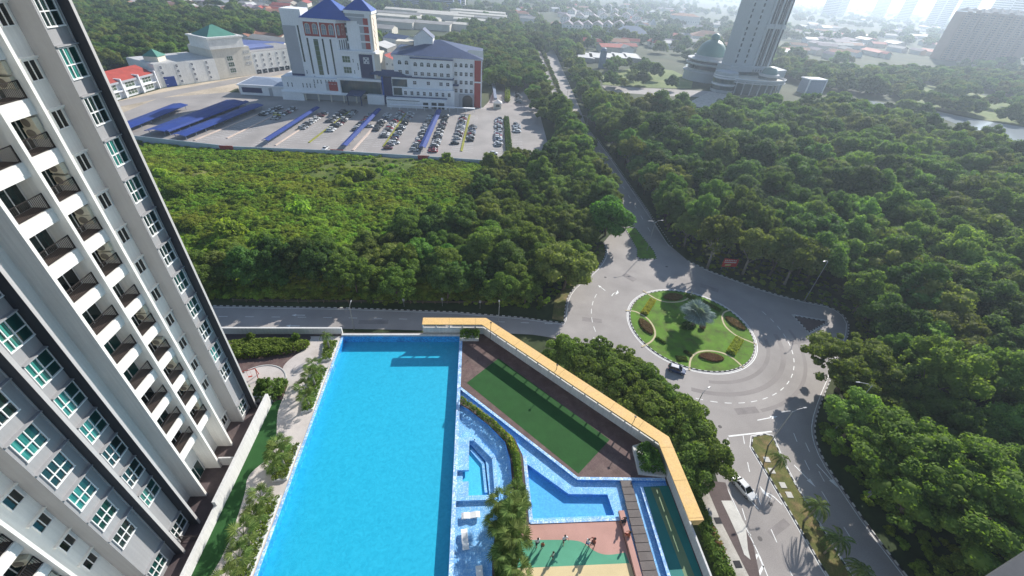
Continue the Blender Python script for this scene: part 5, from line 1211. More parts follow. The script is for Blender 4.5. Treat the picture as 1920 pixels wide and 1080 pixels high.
for r_, z0, z1 in ((19, 0, 8), (20.5, 8, 9.2), (17, 9.2, 16), (19.5, 16, 17.2), (18.2, 17.2, 20), (19.0, 20, 21), (13.2, 21, 23), (13.8, 23, 24)): m_.lathe([(r_-1, z0), (r_, z0), (r_, z1), (r_-.3, z1), (0, z1)], 0, 0, 40)
m_.build('tiers', mt['mwhite'], dh, origin=O0)
m_ = MB(); m_.lathe([(12.6*math.cos(t), 24+15*math.sin(t)) for t in np.linspace(0, 1.35, 10)], 0, 0, 32); m_.lathe([(3.2, 38.4), (3.2, 40)], 0, 0, 16); m_.lathe([(4.0*math.cos(t), 40+4.6*math.sin(t)) for t in np.linspace(0, 1.57, 7)], 0, 0, 20); m_.build('dome', mt['copper'], dh, smooth=True, origin=O0)
m_ = MB(); m_.lathe([(19.06, 12), (17.06, 12), (17.06, 15)], 0, 0, 40); m_.lathe([(18.25, 17.4), (18.25, 19.6)], 0, 0, 40); m_.build('window_band', mt['darkwin'], dh, origin=O0); dh.scale = (1, 1, .84)
cp = empty('curved_podium', (228, 372, 0), 0, 'sweeping curved podium with a small green dome at the foot of the office tower', 'curved podium')
m_ = MB()
m_.lathe([(26, 9.5), (27.5, 9.5), (27.5, 11.3), (26.5, 11.3), (26.5, 10.4), (0, 10.4)], 4, 8, 44, sx=1.05, sy=.62); m_.lathe([(9, 0), (9, 15), (8, 15), (0, 14.6)], -21, 4, 24); m_.lathe([(9.5, 12.4), (9.5, 13.1)], -21, 4, 24); m_.lathe([(7.4, 10.4), (7.4, 14.0), (8.0, 14.0), (8.0, 14.8), (0, 14.8)], 17, 6, 24)
m_.build('tiers', mt['mwhite'], cp, origin=O0)
m_ = MB(); m_.lathe([(6.2*math.cos(t), 14.8+5.6*math.sin(t)) for t in np.linspace(0, 1.57, 8)], 17, 6, 24); m_.build('dome', mt['copper'], cp, smooth=True, origin=O0)
m_ = MB()
for k in range(11): a = R(200+k*14); m_.tube([(4+25.6*1.05*math.cos(a), 8+25.6*.62*math.sin(a), 0), (4+25.6*1.05*math.cos(a), 8+25.6*.62*math.sin(a), 9.5)], .5, 6)
m_.build('columns', mt['mwhite'], cp, origin=O0)
m_ = MB(); m_.lathe([(23.5, 0), (23.5, 9.5)], 4, 8, 40, sx=1, sy=.6); m_.lathe([(9.06, 2), (9.06, 5)], -21, 4, 24); m_.lathe([(9.06, 7), (9.06, 10)], -21, 4, 24); m_.lathe([(7.46, 11), (7.46, 13)], 17, 6, 24); m_.build('dark_glazing', mt['glasswall'], cp, origin=O0)
m_ = MB()
for zz in (11.3, 8.6): m_.lathe([(27.6, zz), (28.0, zz), (28.0, zz+.5), (27.6, zz+.5)], 4, 8, 44, sx=1.05, sy=.62)
for zz in (5.6, 10.6, 12.3): m_.lathe([(9.1, zz), (9.6, zz), (9.6, zz+.6), (9.1, zz+.6)], -21, 4, 24)
m_.build('ring_rails', mt['hwhite'], cp, origin=O0)
m_ = MB(); m_.lathe([(26, 10.45), (0, 10.46)], 4, 8, 44, sx=1.05, sy=.62); m_.build('roof_terrace', mt['hcream'], cp, origin=O0)
m_ = MB(); m_.prism([(20, 10), (42, 22), (42, 40), (20, 40)], 0, 16); m_.build('side_wing', mt['mwhite'], cp, origin=O0)
gt = empty('frame_building', (288, 384, 0), R(8), 'boxy grey pavilion with a white frame edge right of the curved podium', 'pavilion')
m_ = MB(); m_.box(0, 0, 0, 17, 10, 11, 0); m_.box(-.6, -.6, 11, 17.6, 10.6, 11.8, 1); m_.box(-.6, -.6, 0, .3, .3, 11, 1); m_.box(16.7, -.6, 0, 17.6, .3, 11, 1); m_.build('walls', [mt['bluegrey'], mt['hwhite']], gt, origin=O0)
# ---- far right flats and the skyline
mt['pinkflat'] = mat('pinkish_render', (.34, .22, .17), .85, .08, .03, .5, .06, vstreak=.15)
for X_, Y_, w, h, lb in ((736, 716, 118, 64, 'wide pinkish slab of high-rise flats at the right edge'), (800, 735, 90, 66, 'pinkish high-rise slab stepping up behind the wide one at the right edge')):
    o = empty('high_rise_flats', (X_, Y_, 0), R(-4), lb, 'high-rise flats'); m_ = MB(); m_.box(0, 0, 0, w, 20, h, 0)
    for k in range(int(w/13)): m_.box(k*13+1, -1.4, 0, k*13+8, 0, h+(3 if k % 2 else 1), 0)
    m_.build('walls', mt['pinkflat'], o, origin=O0)
    m_ = MB()
    for k in range(int(w/13)): m_.add([(k*13, -1.6, h+1), (k*13+12, -1.6, h+1), (k*13+12, 20, h+1), (k*13, 20, h+1), (k*13+6, 9, h+6)], [(0,1,4),(1,2,4),(2,3,4),(3,0,4)])
    m_.build('roof', mt['greyroof'], o, origin=O0)
    cw = MB(); cw.box(0, -.1, 0, 1.6, 0, 1.5); cw = cw.mesh('window_mesh', mt['darkwin']); m_ = MB()
    for k in range(int(w/13)):
        m_ = MB()
        for f_ in range(int(h/3)):
            for q in (1.6, 4.2, 6.2): m_.box(k*13+q, -1.5, 1+f_*3, k*13+q+1.1, -1.4, 2.4+f_*3)
        ob = m_.build('window_group', mt['darkwin'], o, origin=O0); ob['kind'] = 'stuff'
SKY = [(1548, 2600, 60, 105), (1566, 2900, 50, 120), (1745, 2700, 34, 118), (1766, 2600, 34, 122), (1800, 2800, 60, 138), (1870, 2300, 70, 140), (1640, 3200, 60, 84), (1690, 3000, 50, 90), (1905, 2100, 60, 100)]
for px, dist, w, h in SKY:
    d = ray(px, 40); a = math.atan2(d.x, d.y); o = empty('distant_tower', (dist*math.sin(a), dist*math.cos(a), 0), -a, 'pale bluish tower block in the haze on the skyline', 'tower block', 'towers on the skyline')
    m_ = MB(); m_.box(-w/2, 0, 0, w/2, 25, h, 0)
    for k in range(int(h/6)): m_.box(-w/2+2, -.4, 3+k*6, w/2-2, 0, 6+k*6, 1)
    m_.box(-w/6, 5, h, w/6, 20, h+4, 0); m_.build('shell', [mt['hgrey'], mt['darkwin']], o, origin=O0)
# ---- low houses over the plain
hm = {}
for wl, rf in (('whitewall', 'rustroof'), ('whitewall', 'greyroof'), ('beigewall', 'redroof'), ('whitewall', 'paleroof'), ('beigewall', 'violetroof')):
    m_ = MB(); m_.box(-9, 0, 0, 9, 11, 6); a = m_.mesh('house_walls_mesh', mt[wl]); m_ = MB(); m_.gable(-9, 0, 9, 11, 6, 3, 0, 1, .8, 'x'); b = m_.mesh('house_roof_mesh', [mt[rf], mt[wl]]); hm[rf] = (a, b)
gh = random.Random(17); zones = [((150, 530), (3, 34), 70, 'among the trees at the top left'), ((540, 700), (2, 14), 6, 'behind the hospital tower'), ((440, 530), (58, 82), 7, 'behind the white factory'), ((1040, 1300), (12, 60), 60, 'in the suburb beyond the flats'), ((1480, 1760), (62, 112), 55, 'in the hazy suburb at the upper right'), ((1240, 1360), (40, 100), 14, 'left of the green dome'), ((960, 1000), (20, 45), 8, 'at the far end of the upper road'), ((1500, 1900), (32, 70), 45, 'on the hazy plain near the horizon'), ((1100, 1290), (84, 100), 10, 'behind the shed roofs above the park')]
RN = {'rustroof': 'rust-red', 'greyroof': 'grey', 'redroof': 'red', 'paleroof': 'pale', 'violetroof': 'dull violet'}
for (x0, x1), (y0, y1), n, nm in zones:
    for i in range(n):
        px, py = gh.uniform(x0, x1), gh.uniform(y0, y1); x, y = at(px, py+(px-960)*.0); rf = gh.choice(list(RN)); s_ = gh.uniform(.8, 1.6)
        if 'factory' in nm: rf = 'rustroof'
        d_ = math.hypot(x, y)
        if d_ > 2400 or (-60 < x < 60 and 280 < y < 900 and 'road' not in nm): continue
        o = empty('house', (x, y, 0), R(gh.choice([0, 90])+gh.uniform(-12, 12)), RN[rf]+'-roofed low house '+nm, 'house', RN[rf]+'-roofed houses '+nm); link('walls', hm[rf][0], o, None, None, (s_*1.3, s_, 1)); link('roof', hm[rf][1], o, None, None, (s_*1.3, s_, 1))
# ================================================================ trees
rv = random.Random(5)
def trunk_mesh(name, h, r, limbs, seed, m, spread=2.2):
    g = random.Random(seed); mb = MB()
    lean = (g.uniform(-.3, .3), g.uniform(-.3, .3))
    pts = [(0, 0, 0), (lean[0]*.4, lean[1]*.4, h*.35), (lean[0], lean[1], h*.62), (lean[0]*1.3, lean[1]*1.2, h)]
    mb.tube(pts, [r*1.35, r, r*.8, r*.35], 8)
    for i in range(limbs):
        a = 2*math.pi*i/limbs+g.uniform(-.4, .4); z0 = h*g.uniform(.40, .62); L_ = spread*g.uniform(.8, 1.3)
        b = (lean[0]*z0/h, lean[1]*z0/h, z0)
        mb.tube([b, (b[0]+math.cos(a)*L_*.45, b[1]+math.sin(a)*L_*.45, z0+L_*.55), (b[0]+math.cos(a)*L_, b[1]+math.sin(a)*L_, z0+L_*1.05), (b[0]+math.cos(a)*L_*1.35, b[1]+math.sin(a)*L_*1.35, z0+L_*1.5)], [r*.55, r*.42, r*.28, r*.08], 6)
    return mb.mesh(name, m, smooth=True)
# kinds: crown meshes (R, H), the height of the crown's base and a trunk
KIND = {}
def kind(key, crowns, th, tm, tr=.22, limbs=5, spread=2.2):
    KIND[key] = dict(crowns=crowns, th=th, trunks=[trunk_mesh('trunk_mesh', th, tr, limbs, s_, tm, spread) for s_ in (1, 2)])
kind('forest', [crown_mesh('crown_mesh', 4.7, 4.4, 46, 130, .25, mt['lf_forest'], 10+i, low=-.2, lump=.27) for i in range(4)], 6.0, mt['bark'])
kind('fluffy', [crown_mesh('crown_mesh', 4.2, 5.4, 60, 110, .20, mt['lf_fluffy'], 30+i, low=-.4, lump=.21, flat=.9) for i in range(4)], 6.0, mt['bark'])
kind('olive', [crown_mesh('crown_mesh', 4.9, 3.7, 52, 120, .22, mt['lf_olive'], 50+i, low=-.15, lump=.23) for i in range(3)], 5.0, mt['bark'])
kind('dark', [crown_mesh('crown_mesh', 4.4, 4.6, 38, 150, .25, mt['lf_dark'], 60+i, low=-.25, lump=.28) for i in range(3)], 5.5, mt['bark'])
kind('road', [crown_mesh('crown_mesh', 5.0, 4.4, 36, 130, .32, mt['lf_olive'], 70+i, low=-.1, lump=.25, cored=False) for i in range(3)], 7.0, mt['bark_pale'], .26, 6, 2.8)
kind('bright', [crown_mesh('crown_mesh', 5.0, 4.3, 30, 260, .32, mt['lf_bright'], 80+i, low=-.2, lump=.32) for i in range(2)], 5.0, mt['bark'])
kind('broad', [crown_mesh('crown_mesh', 8.2, 5.4, 210, 100, .19, mt['lf_hedge'], 90+i, low=.0, lump=.115, flat=.6) for i in range(2)], 6.0, mt['bark'], .4, 7, 3.0)
kind('near', [crown_mesh('crown_mesh', 4.7, 4.2, 64, 200, .22, mt['lf_near'], 95+i, low=-.25, lump=.20, cored=False) for i in range(3)], 5.0, mt['bark'], .2, 6, 2.2)
SHRUB = [crown_mesh('shrub_mesh', 1.5, 1.1, 9, 60, .20, mt['lf_field'], 120+i, low=0, lump=.42) for i in range(4)]
NTREE = {'forest': 'rain_tree', 'fluffy': 'acacia_tree', 'olive': 'bushy_tree', 'dark': 'dark_tree', 'road': 'roadside_tree', 'bright': 'leafy_tree', 'broad': 'spreading_tree', 'near': 'street_tree'}
def tree(key, x, y, s_=1.0, rz=None, label=None, group=None, sz=None, z=0.0, idx=None):
    k = KIND[key]; rz = rv.uniform(0, 6.28) if rz is None else rz; sz = s_*rv.uniform(.88, 1.18) if sz is None else sz
    root = empty(NTREE[key], (x, y, z), rz, label, 'tree', group)
    cm = k['crowns'][rv.randrange(len(k['crowns'])) if idx is None else idx % len(k['crowns'])]
    link('crown', cm, root, (0, 0, k['th']*sz), None, (s_, s_, sz))
    link('trunk', k['trunks'][rv.randrange(2)], root, None, None, (s_, s_, sz))
    return root
SRC = {}
def scatter(name, srcs, P3, rz, sc, idx, z=None):
    """one mass nobody could count: points that carry plants"""
    me = bpy.data.meshes.new(name); n = len(P3)
    me.vertices.add(n); me.vertices.foreach_set('co', np.asarray(P3, np.float32).ravel())
    for nm, ty, arr in (('rz', 'FLOAT', rz), ('sc', 'FLOAT', sc), ('ix', 'INT', idx)):
        at_ = me.attributes.new(nm, ty, 'POINT'); at_.data.foreach_set('value', np.asarray(arr, np.int32 if ty == 'INT' else np.float32))
    ob = link(name, me)
    ng = bpy.data.node_groups.new(name+'_nodes', 'GeometryNodeTree')
    ng.interface.new_socket('Geometry', in_out='INPUT', socket_type='NodeSocketGeometry'); ng.interface.new_socket('Geometry', in_out='OUTPUT', socket_type='NodeSocketGeometry')
    N, L = ng.nodes, ng.links; gi = N.new('NodeGroupInput'); go = N.new('NodeGroupOutput')
    ip = N.new('GeometryNodeInstanceOnPoints'); L.new(gi.outputs[0], ip.inputs['Points'])
    jn = N.new('GeometryNodeJoinGeometry')
    for s_ in srcs:
        oi = N.new('GeometryNodeObjectInfo'); oi.inputs['Object'].default_value = s_; oi.inputs['As Instance'].default_value = True; oi.transform_space = 'ORIGINAL'
        L.new(oi.outputs['Geometry'], jn.inputs[0])
    L.new(jn.outputs[0], ip.inputs['Instance']); ip.inputs['Pick Instance'].default_value = True
    def attr(nm, ty):
        a = N.new('GeometryNodeInputNamedAttribute'); a.data_type = ty; a.inputs['Name'].default_value = nm
        return [o for o in a.outputs if o.enabled and o.name == 'Attribute'][0]
    L.new(attr('ix', 'INT'), ip.inputs['Instance Index']); L.new(attr('sc', 'FLOAT'), ip.inputs['Scale'])
    cx_ = N.new('ShaderNodeCombineXYZ'); L.new(attr('rz', 'FLOAT'), cx_.inputs[2]); L.new(cx_.outputs[0], ip.inputs['Rotation'])
    L.new(ip.outputs[0], go.inputs[0])
    md = ob.modifiers.new('plants', 'NODES'); md.node_group = ng
    ob['kind'] = 'stuff'; return ob
def poisson(poly, step, jit=.35, seed=1, cut=None):
    g = random.Random(seed); xs = [p[0] for p in poly]; ys = [p[1] for p in poly]; out = []
    y = min(ys); r = 0
    while y < max(ys):
        x = min(xs)+(step/2 if r % 2 else 0)
        while x < max(xs):
            p = (x+g.uniform(-jit, jit)*step, y+g.uniform(-jit, jit)*step)
            if point_in(p, poly) and not (cut and cut(p)): out.append(p)
            x += step
        y += step*.87; r += 1
    return out

river = ats([(1545, 186), (1640, 198), (1720, 207), (1800, 234), (1919, 284)])+[(345, 120), (470, 120)]+ats([(1980, 246), (1919, 238), (1830, 224), (1745, 206), (1640, 190), (1560, 180)])
def in_river(p):
    d_ = math.hypot(*p); return any(point_in((p[0]*(1+k/d_), p[1]*(1+k/d_)), river) for k in (0, 9, 18, 27, 36))
# --- right-hand forest
fr_edge = ats([(1590, 583), (1600, 605), (1598, 640), (1582, 672), (1570, 712), (1552, 760), (1545, 800), (1548, 830), (1565, 868), (1600, 920), (1650, 990), (1720, 1080)])
RF = ats([(1228, 395), (1262, 450), (1300, 478), (1345, 500), (1392, 517), (1450, 538), (1510, 553), (1570, 560)])+[(p[0]+2.5, p[1]) for p in fr_edge]+[(76, -10), (190, -10), (285, 110), (300, 215), (272, 270), (250, 300), (215, 292), (182, 286), (150, 272), (120, 274), (88, 290), (73, 300), (72.5, 205), (71.5, 150)]
pts = poisson(RF, 8.6, .42, seed=3, cut=in_river)
pts = [p for p in pts if not (point_in(p, [(66, 104), (84, 92), (106, 80), (110, 92), (92, 106), (80, 122), (70, 135)]))]
big = [(88.5, 33.5), (90, 20)]
bright_zone = [(86, 31, 10.5), (82, 55, 6)]
def visible(x, y, z=7):
    d = Vector((x, y, z-CAM_H)); w = d.dot(FW)
    if w <= 0: return False
    px, py = 960+F_PX*d.dot(RT)/w, 540-F_PX*d.dot(UP)/w
    return -60 < px < 1980 and -60 < py < 1150
specials = [('broad', 73.0, 31.2, 1.52, 'huge spreading bright green tree overhanging the lower right road', None), ('broad', 80.5, 57.0, 1.18, 'broad feathery tree bulging over the kerb at the right of the roundabout', None), ('broad', 83, 45, .85, 'dark feathery tree behind the one at the right of the roundabout kerb', None), ('broad', 70.5, 14.5, .95, 'low spreading tree at the bottom edge beside the lower right road', None)]
pts = [p for p in pts if all((p[0]-s_[1])**2+(p[1]-s_[2])**2 > (7.3*s_[3])**2 for s_ in specials)]
for k_, x, y, s_, lb, _ in specials: tree(k_, x, y, s_, label=lb, sz=s_*.95)
ranked = sorted([p for p in pts if visible(*p)], key=lambda p: p[0]**2+p[1]**2)
hidden = [p for p in pts if not visible(*p)]
def kind_for(x, y):
    n_ = noise.noise(Vector((x*.022, y*.022, 3.3)))+.25*noise.noise(Vector((x*.09, y*.09, 1)))
    if n_ > .22: return 'fluffy'
    if n_ > .0: return 'forest' if noise.noise(Vector((x*.15, y*.15, 9))) > -.1 else 'olive'
    if n_ > -.18: return 'fluffy' if noise.noise(Vector((x*.11, y*.11, 5))) > 0 else 'olive'
    return 'dark'
ZN = {'forest': 'rounded', 'fluffy': 'feathery pale green', 'olive': 'olive green', 'dark': 'dark green'}
NIND = 135
for p in ranked[:NIND]:
    k_ = kind_for(*p); s_ = rv.uniform(.8, 1.55); lbz = 'edge of the forest right of the roundabout' if p[1] > 60 and p[1] < 125 else ('thick of the forest above the roundabout' if p[1] >= 125 else 'forest along the lower right edge of the photo')
    lb = ZN[k_]+' forest tree in the '+lbz.replace('edge of the forest', 'near part of the forest').replace('thick of the forest', 'forest')
    tree(k_, p[0], p[1], s_, label=lb, group=lb.replace('tree', 'trees'))
rest = ranked[NIND:]+hidden
KSRC = {}
for o in list(bpy.data.objects):
    if o.name.startswith('crown') and o.data.name not in KSRC: KSRC[o.data.name] = o
def srcs_of(keys):
    """real crowns standing in the scene that the far masses repeat"""
    out = []
    for k_ in keys:
        for me in KIND[k_]['crowns'][:2]:
            o = KSRC.get(me.name)
            if o is None:
                for q in bpy.data.objects:
                    if q.data == me: o = q; KSRC[me.name] = q; break
            if o is not None: out.append((k_, o))
    return out
def mass(name, P_, keys, s0=.85, s1=1.3, zc=.95, label=None, pick=None, seed=2, dz=0.0):
    S_ = srcs_of(keys); g = random.Random(seed); P3, rz, sc, ix = [], [], [], []
    order = [k for k, _ in S_]
    for p in P_:
        k_ = pick(*p) if pick else g.choice(keys)
        c_ = [i for i, kk in enumerate(order) if kk == k_] or list(range(len(order)))
        s_ = g.uniform(s0, s1); P3.append((p[0], p[1], KIND[k_]['th']*s_*zc+dz)); rz.append(g.uniform(0, 6.28)); sc.append(s_); ix.append(g.choice(c_))
    return scatter(name, [o for _, o in S_], P3, rz, sc, ix)
# --- the belt of trees between the field and the upper road, and along the left road
belt = [(-72, 88.6), (-30, 88.3), (0, 87), (14, 86)]+ats([(1040, 555), (1072, 515), (1095, 480), (1125, 448)])+[(47, 130), (47.5, 160), (48.5, 205), (49, 240), (32, 186), (12, 184), (4, 172), (2, 152), (-6, 134), (-22, 118), (-45, 104), (-78, 99)]
bp = poisson(belt, 6.6, seed=8)
bvis = sorted([p for p in bp if visible(*p)], key=lambda p: p[0]**2+p[1]**2)
bsp = [('bright', 44.5, 124.5, 1.35, 'bright green round tree overhanging the road just above the roundabout'), ('bright', 5.5, 113, 1.0, 'vivid green creeper-covered tree top in the middle of the dark belt'), ('bright', -9, 101, .95, 'vivid green tree crown left of centre above the pool'), ('olive', 25, 93.5, 1.5, 'wide brownish green tree overhanging the roundabout\'s left kerb')]
for k_, x, y, s_, lb in bsp: tree(k_, x, y, s_, label=lb)
bvis = [p for p in bvis if all((p[0]-s[1])**2+(p[1]-s[2])**2 > (4.2*s[3])**2 for s in bsp)]
BK = {'forest': 'rounded dark green', 'olive': 'olive green', 'near': 'fine-leaved green', 'dark': 'very dark'}
for i, p in enumerate(bvis):
    n_ = noise.noise(Vector((p[0]*.05, p[1]*.05, 7))); k_ = 'olive' if n_ > .12 else ('near' if n_ > -.1 else ('forest' if n_ > -.3 else 'dark'))
    if p[1] < 97: k_ = 'near' if n_ > -.05 else 'dark'
    zone_ = 'beside the road behind the pool' if p[1] < 102 and p[0] < 30 else 'between the meadow and the upper road'
    lb = BK[k_]+' tree standing '+zone_
    tree(k_, p[0], p[1], rv.uniform(.75, 1.15)*(.85 if p[1] > 130 and p[0] < 25 else 1), label=lb, group=lb.replace('tree', 'trees'))
# --- rows beside the upper road
for i in range(22):
    y = 118+i*8.2; x = 70.0+max(0, y-235)*.07
    tree(('road', 'fluffy', 'olive', 'forest')[i % 4], x+rv.uniform(-1, 1), y, rv.uniform(.9, 1.3), label=ORDN[i]+' tree up from the roundabout in the row right of the upper road', group='roadside trees right of the upper road')
for i in range(20):
    y = 140+i*7.4; x = 48.6+(y-150)*.006
    tree(('olive', 'forest', 'near')[i % 3], x+rv.uniform(-1, 1.6), y, rv.uniform(.95, 1.3), label=ORDN[i]+' tree up from the bright green one in the row left of the upper road', group='roadside trees left of the upper road')
for (kx, X_, Y_, s_, lb_) in (('fluffy', 68.5, 129.5, 1.35, 'tall pale green roadside tree right of the splitter island'), ('fluffy', 74.5, 123, 1.3, 'tall yellowish green tree above the pale-trunked one by the sign'), ('forest', 90, 101, 1.5, 'large dark tree behind the red sign, right of the pale trunks'), ('fluffy', 83.5, 114, 1.45, 'broad feathery tree standing above the red sign'), ('forest', 100, 98, 1.4, 'large rounded tree behind the street lamp at the upper kerb'), ('near', 105, 84, 1.2, 'dark tree leaning over the right corner of the roundabout'), ('dark', 101, 68, 1.25, 'dark tree right of the triangular island')):
    tree(kx, X_, Y_, s_, label=lb_)
for (px, py, s_) in ((1325, 510, 1.3), (1392, 522, 1.25), (1470, 545, 1.2)):
    x, y = at(px, py); tree('road', x+1.2, y+2.2, s_, label={1325: 'tall pale-trunked tree left of the red sign by the roundabout', 1392: 'tall pale-trunked tree right behind the red sign', 1470: 'pale-trunked tree at the kerb right of the red sign'}[px])
# --- trees below the podium's canopy
np_ = [(19.5, 63.5, .95), (26, 62.5, 1.0), (24, 57.5, 1.0), (31, 60, .95), (28.5, 54.5, 1.1), (34, 55.5, .95), (31.0, 50.5, 1.1), (36.5, 50.0, 1.05), (33.0, 45.8, 1.1), (38.5, 45.0, 1.1), (36.0, 40.5, 1.1), (40.2, 39.2, 1.0), (35.0, 36.5, .95)]
for i, (x, y, s_) in enumerate(np_):
    tree('near', x, y, s_, label=ORDN[i]+' dense street tree, counted from the left road, below the yellow canopy', group='street trees below the canopy', sz=s_*1.0)
for i, (x, y) in enumerate(((57.5, 165), (58.6, 190), (59.3, 214), (59.8, 236), (60.4, 262), (60.9, 290))):
    tree('near', x-.8, y, .8, label=ORDN[i]+' small tree up the grassy median of the upper road', group='young trees on the upper median', sz=.6)
# --- far masses
def away(p): return p[1] > 150
far_r = [(95, 352), (150, 368), (196, 352), (196, 362), (262, 352), (310, 318), (520, 330), (700, 420), (700, 560), (420, 520), (290, 470), (280, 430), (260, 440), (190, 470), (120, 470), (92, 420)]
muni_clear = [(165, 318), (310, 322), (300, 470), (170, 470)]
opn = ats([(1560, 178), (1690, 168), (1740, 155), (1830, 170), (1930, 195), (2000, 235), (1919, 290), (1790, 262), (1640, 215)])
def cl(p): return in_river(p) or point_in(p, muni_clear) or (point_in(p, opn) and noise.noise(Vector((p[0]*.03, p[1]*.03, 6))) < .12)
P_far = [p for p in poisson(far_r, 9.5, seed=12, cut=cl) if not (point_in(p, ats([(1075, 96), (1250, 94), (1300, 150), (1295, 168), (1120, 168)])) and rv.random() < .8) and noise.noise(Vector((p[0]*.015, p[1]*.015, 2))) > -.25]
river_bank = [p for p in poisson([(318, 100), (345, 240), (330, 300), (300, 345), (300, 352), (500, 380), (520, 240), (420, 80)], 8.5, seed=14, cut=cl) if noise.noise(Vector((p[0]*.03, p[1]*.03, 6))) > .02]
mass('forest', [p for p in rest], ['forest', 'fluffy', 'olive', 'dark'], .8, 1.95, .85, pick=kind_for)
mass('far_woods', P_far+river_bank, ['forest', 'olive', 'dark'], .9, 1.4, .8)
left_wood = ats([(150, 10), (320, 60), (330, 95), (240, 150), (205, 140), (150, 60)])
lw = [(-330, 330), (-235, 300), (-215, 330), (-190, 345), (-275, 470), (-215, 500), (-150, 520), (-160, 600), (-420, 640), (-600, 520)]
mass('far_woods', poisson(lw, 10, seed=21), ['dark', 'forest', 'olive'], 1.1, 1.7, .9, seed=5)
cw = [(10, 335), (46, 330), (60, 480), (66, 620), (60, 800), (20, 760), (12, 620), (-20, 560), (-60, 470), (-40, 400), (12, 400)]
mass('far_woods', poisson(cw, 8.6, seed=23), ['forest', 'dark', 'olive'], .95, 1.35, .9, seed=6)
# the built-up plain: scattered trees to the skyline
g = random.Random(31); P_ = []
for i in range(6400):
    d_ = 520+3800*g.random()**1.25; a_ = R(g.uniform(-38, 66)); x, y = d_*math.sin(a_), d_*math.cos(a_)
    if point_in((x, y), ats([(1075, 92), (1250, 90), (1300, 150), (1120, 160)])) and g.random() < .8: continue
    if noise.noise(Vector((x*.0035, y*.0035, 1.7)))+.5*noise.noise(Vector((x*.012, y*.012, 3))) > -.12: P_.append((x, y))
mass('distant_trees', P_, ['forest', 'dark', 'olive'], 1.2, 2.2, .5, seed=7)
# roadside trees farther along both carriageways
XL_ = [50.5]+[at(*q)[0] for q in ((1036, 198), (1019, 148), (999, 99), (990, 50))]; XR_ = [67]+[at(*q)[0] for q in ((1085, 198), (1063, 148), (1041, 99), (1016, 50))]
P_ = []
for i in range(60):
    t = i/59; y = 250+t*800; xl = np.interp(y, [250, 302, 385, 530, 1171], XL_); xr = np.interp(y, [250, 302, 385, 530, 1171], XR_); P_ += [(xl-5+g.uniform(-1.5, 1.5), y), (xl-12+g.uniform(-2, 2), y+4), (xr+6+g.uniform(-2, 2), y+5), (xr+13+g.uniform(-2, 2), y)]
mass('far_roadside_trees', P_, ['forest', 'olive'], .8, 1.25, .85, seed=9)
mass('median_shrubs', [(np.interp(y, [140, 205, 302, 385, 530, 1171], [56, 58]+[at(*q)[0] for q in ((1058, 198), (1038, 148), (1018, 99), (1003, 50))]), y) for y in np.arange(300, 1100, 7)], ['olive'], .28, .5, .5, seed=19)

# --- the overgrown meadow on the left
def hump(x, y):
    k = .35 if y > 168 else 1.0
    return k*(2.6*noise.noise(Vector((x*.032, y*.032, .5)))+2.8*abs(noise.noise(Vector((x*.075, y*.075, 4.5))))+1.3*noise.noise(Vector((x*.17, y*.17, 8)))-.2)
meadow_poly = [(-185, 88.2), (-30, 88.2), (14, 87), (30, 110), (46, 135), (46, 185), (2, 184), (-60, 189), (-120, 192), (-150, 198), (-190, 200)]
mb = MB(); nx, ny = 150, 74; vid = {}
for j in range(ny+1):
    for i in range(nx+1):
        x = -185+231*i/nx; y = 88.4+104*j/ny
        e = min(1, max(0, (y-88.4)/8), max(0, (192-y)/7)) if x < 14 else 0.3
        vid[i, j] = len(mb.v); mb.v.append((x, y, .05+max(0, hump(x, y)+1.1)*e*.9))
for j in range(ny):
    for i in range(nx):
        x = -185+231*(i+.5)/nx; y = 88.4+104*(j+.5)/ny
        if point_in((x, y), meadow_poly): mb.f.append((vid[i, j], vid[i+1, j], vid[i+1, j+1], vid[i, j+1])); mb.m.append(0)
mt['meadow'] = mat('meadow_soil', (.10, .15, .018), .95, .3, .08, 2.5, .35, dirt=(.17, .15, .045), dirtscale=.06, bump=.6, bscale=3)
mb.build('meadow_ground', mt['meadow'], kind='structure')
g = random.Random(41)
sh0 = []
for i, me in enumerate(SHRUB):
    x, y = ((-60, 150), (-30, 140), (-80, 165), (-45, 170))[i]
    o = link('shrub', me, None, (x, y, 1.0+hump(x, y)*.8), None, 1.5); tag(o, ['low leafy shrub mound in the middle of the meadow', 'rounded leafy shrub in the meadow nearest the belt of trees', 'leafy shrub mound at the left of the meadow', 'leafy shrub near the car park side of the meadow'][i], 'shrub'); sh0.append(o)
P3, rz, sc, ix = [], [], [], []
for p in poisson(meadow_poly, 1.2, .5, 43):
    n_ = noise.noise(Vector((p[0]*.03, p[1]*.03, 12)))
    bare = p[1] > 158 and n_ > -.10+(188-p[1])*.006 and p[0] < -20
    if bare and g.random() < .88: continue
    e = min(1, max(.25, (p[1]-88.4)/8), max(.25, (192-p[1])/7)) if p[0] < 14 else .3
    s_ = g.uniform(.32, .72)*(1+1.9*max(0, noise.noise(Vector((p[0]*.07, p[1]*.07, 2))))); P3.append((p[0], p[1], .0+max(0, hump(*p)+1.1)*e*.9)); rz.append(g.uniform(0, 6.28)); sc.append(s_); ix.append(g.randrange(4))
scatter('meadow_plants', sh0, P3, rz, sc, ix)
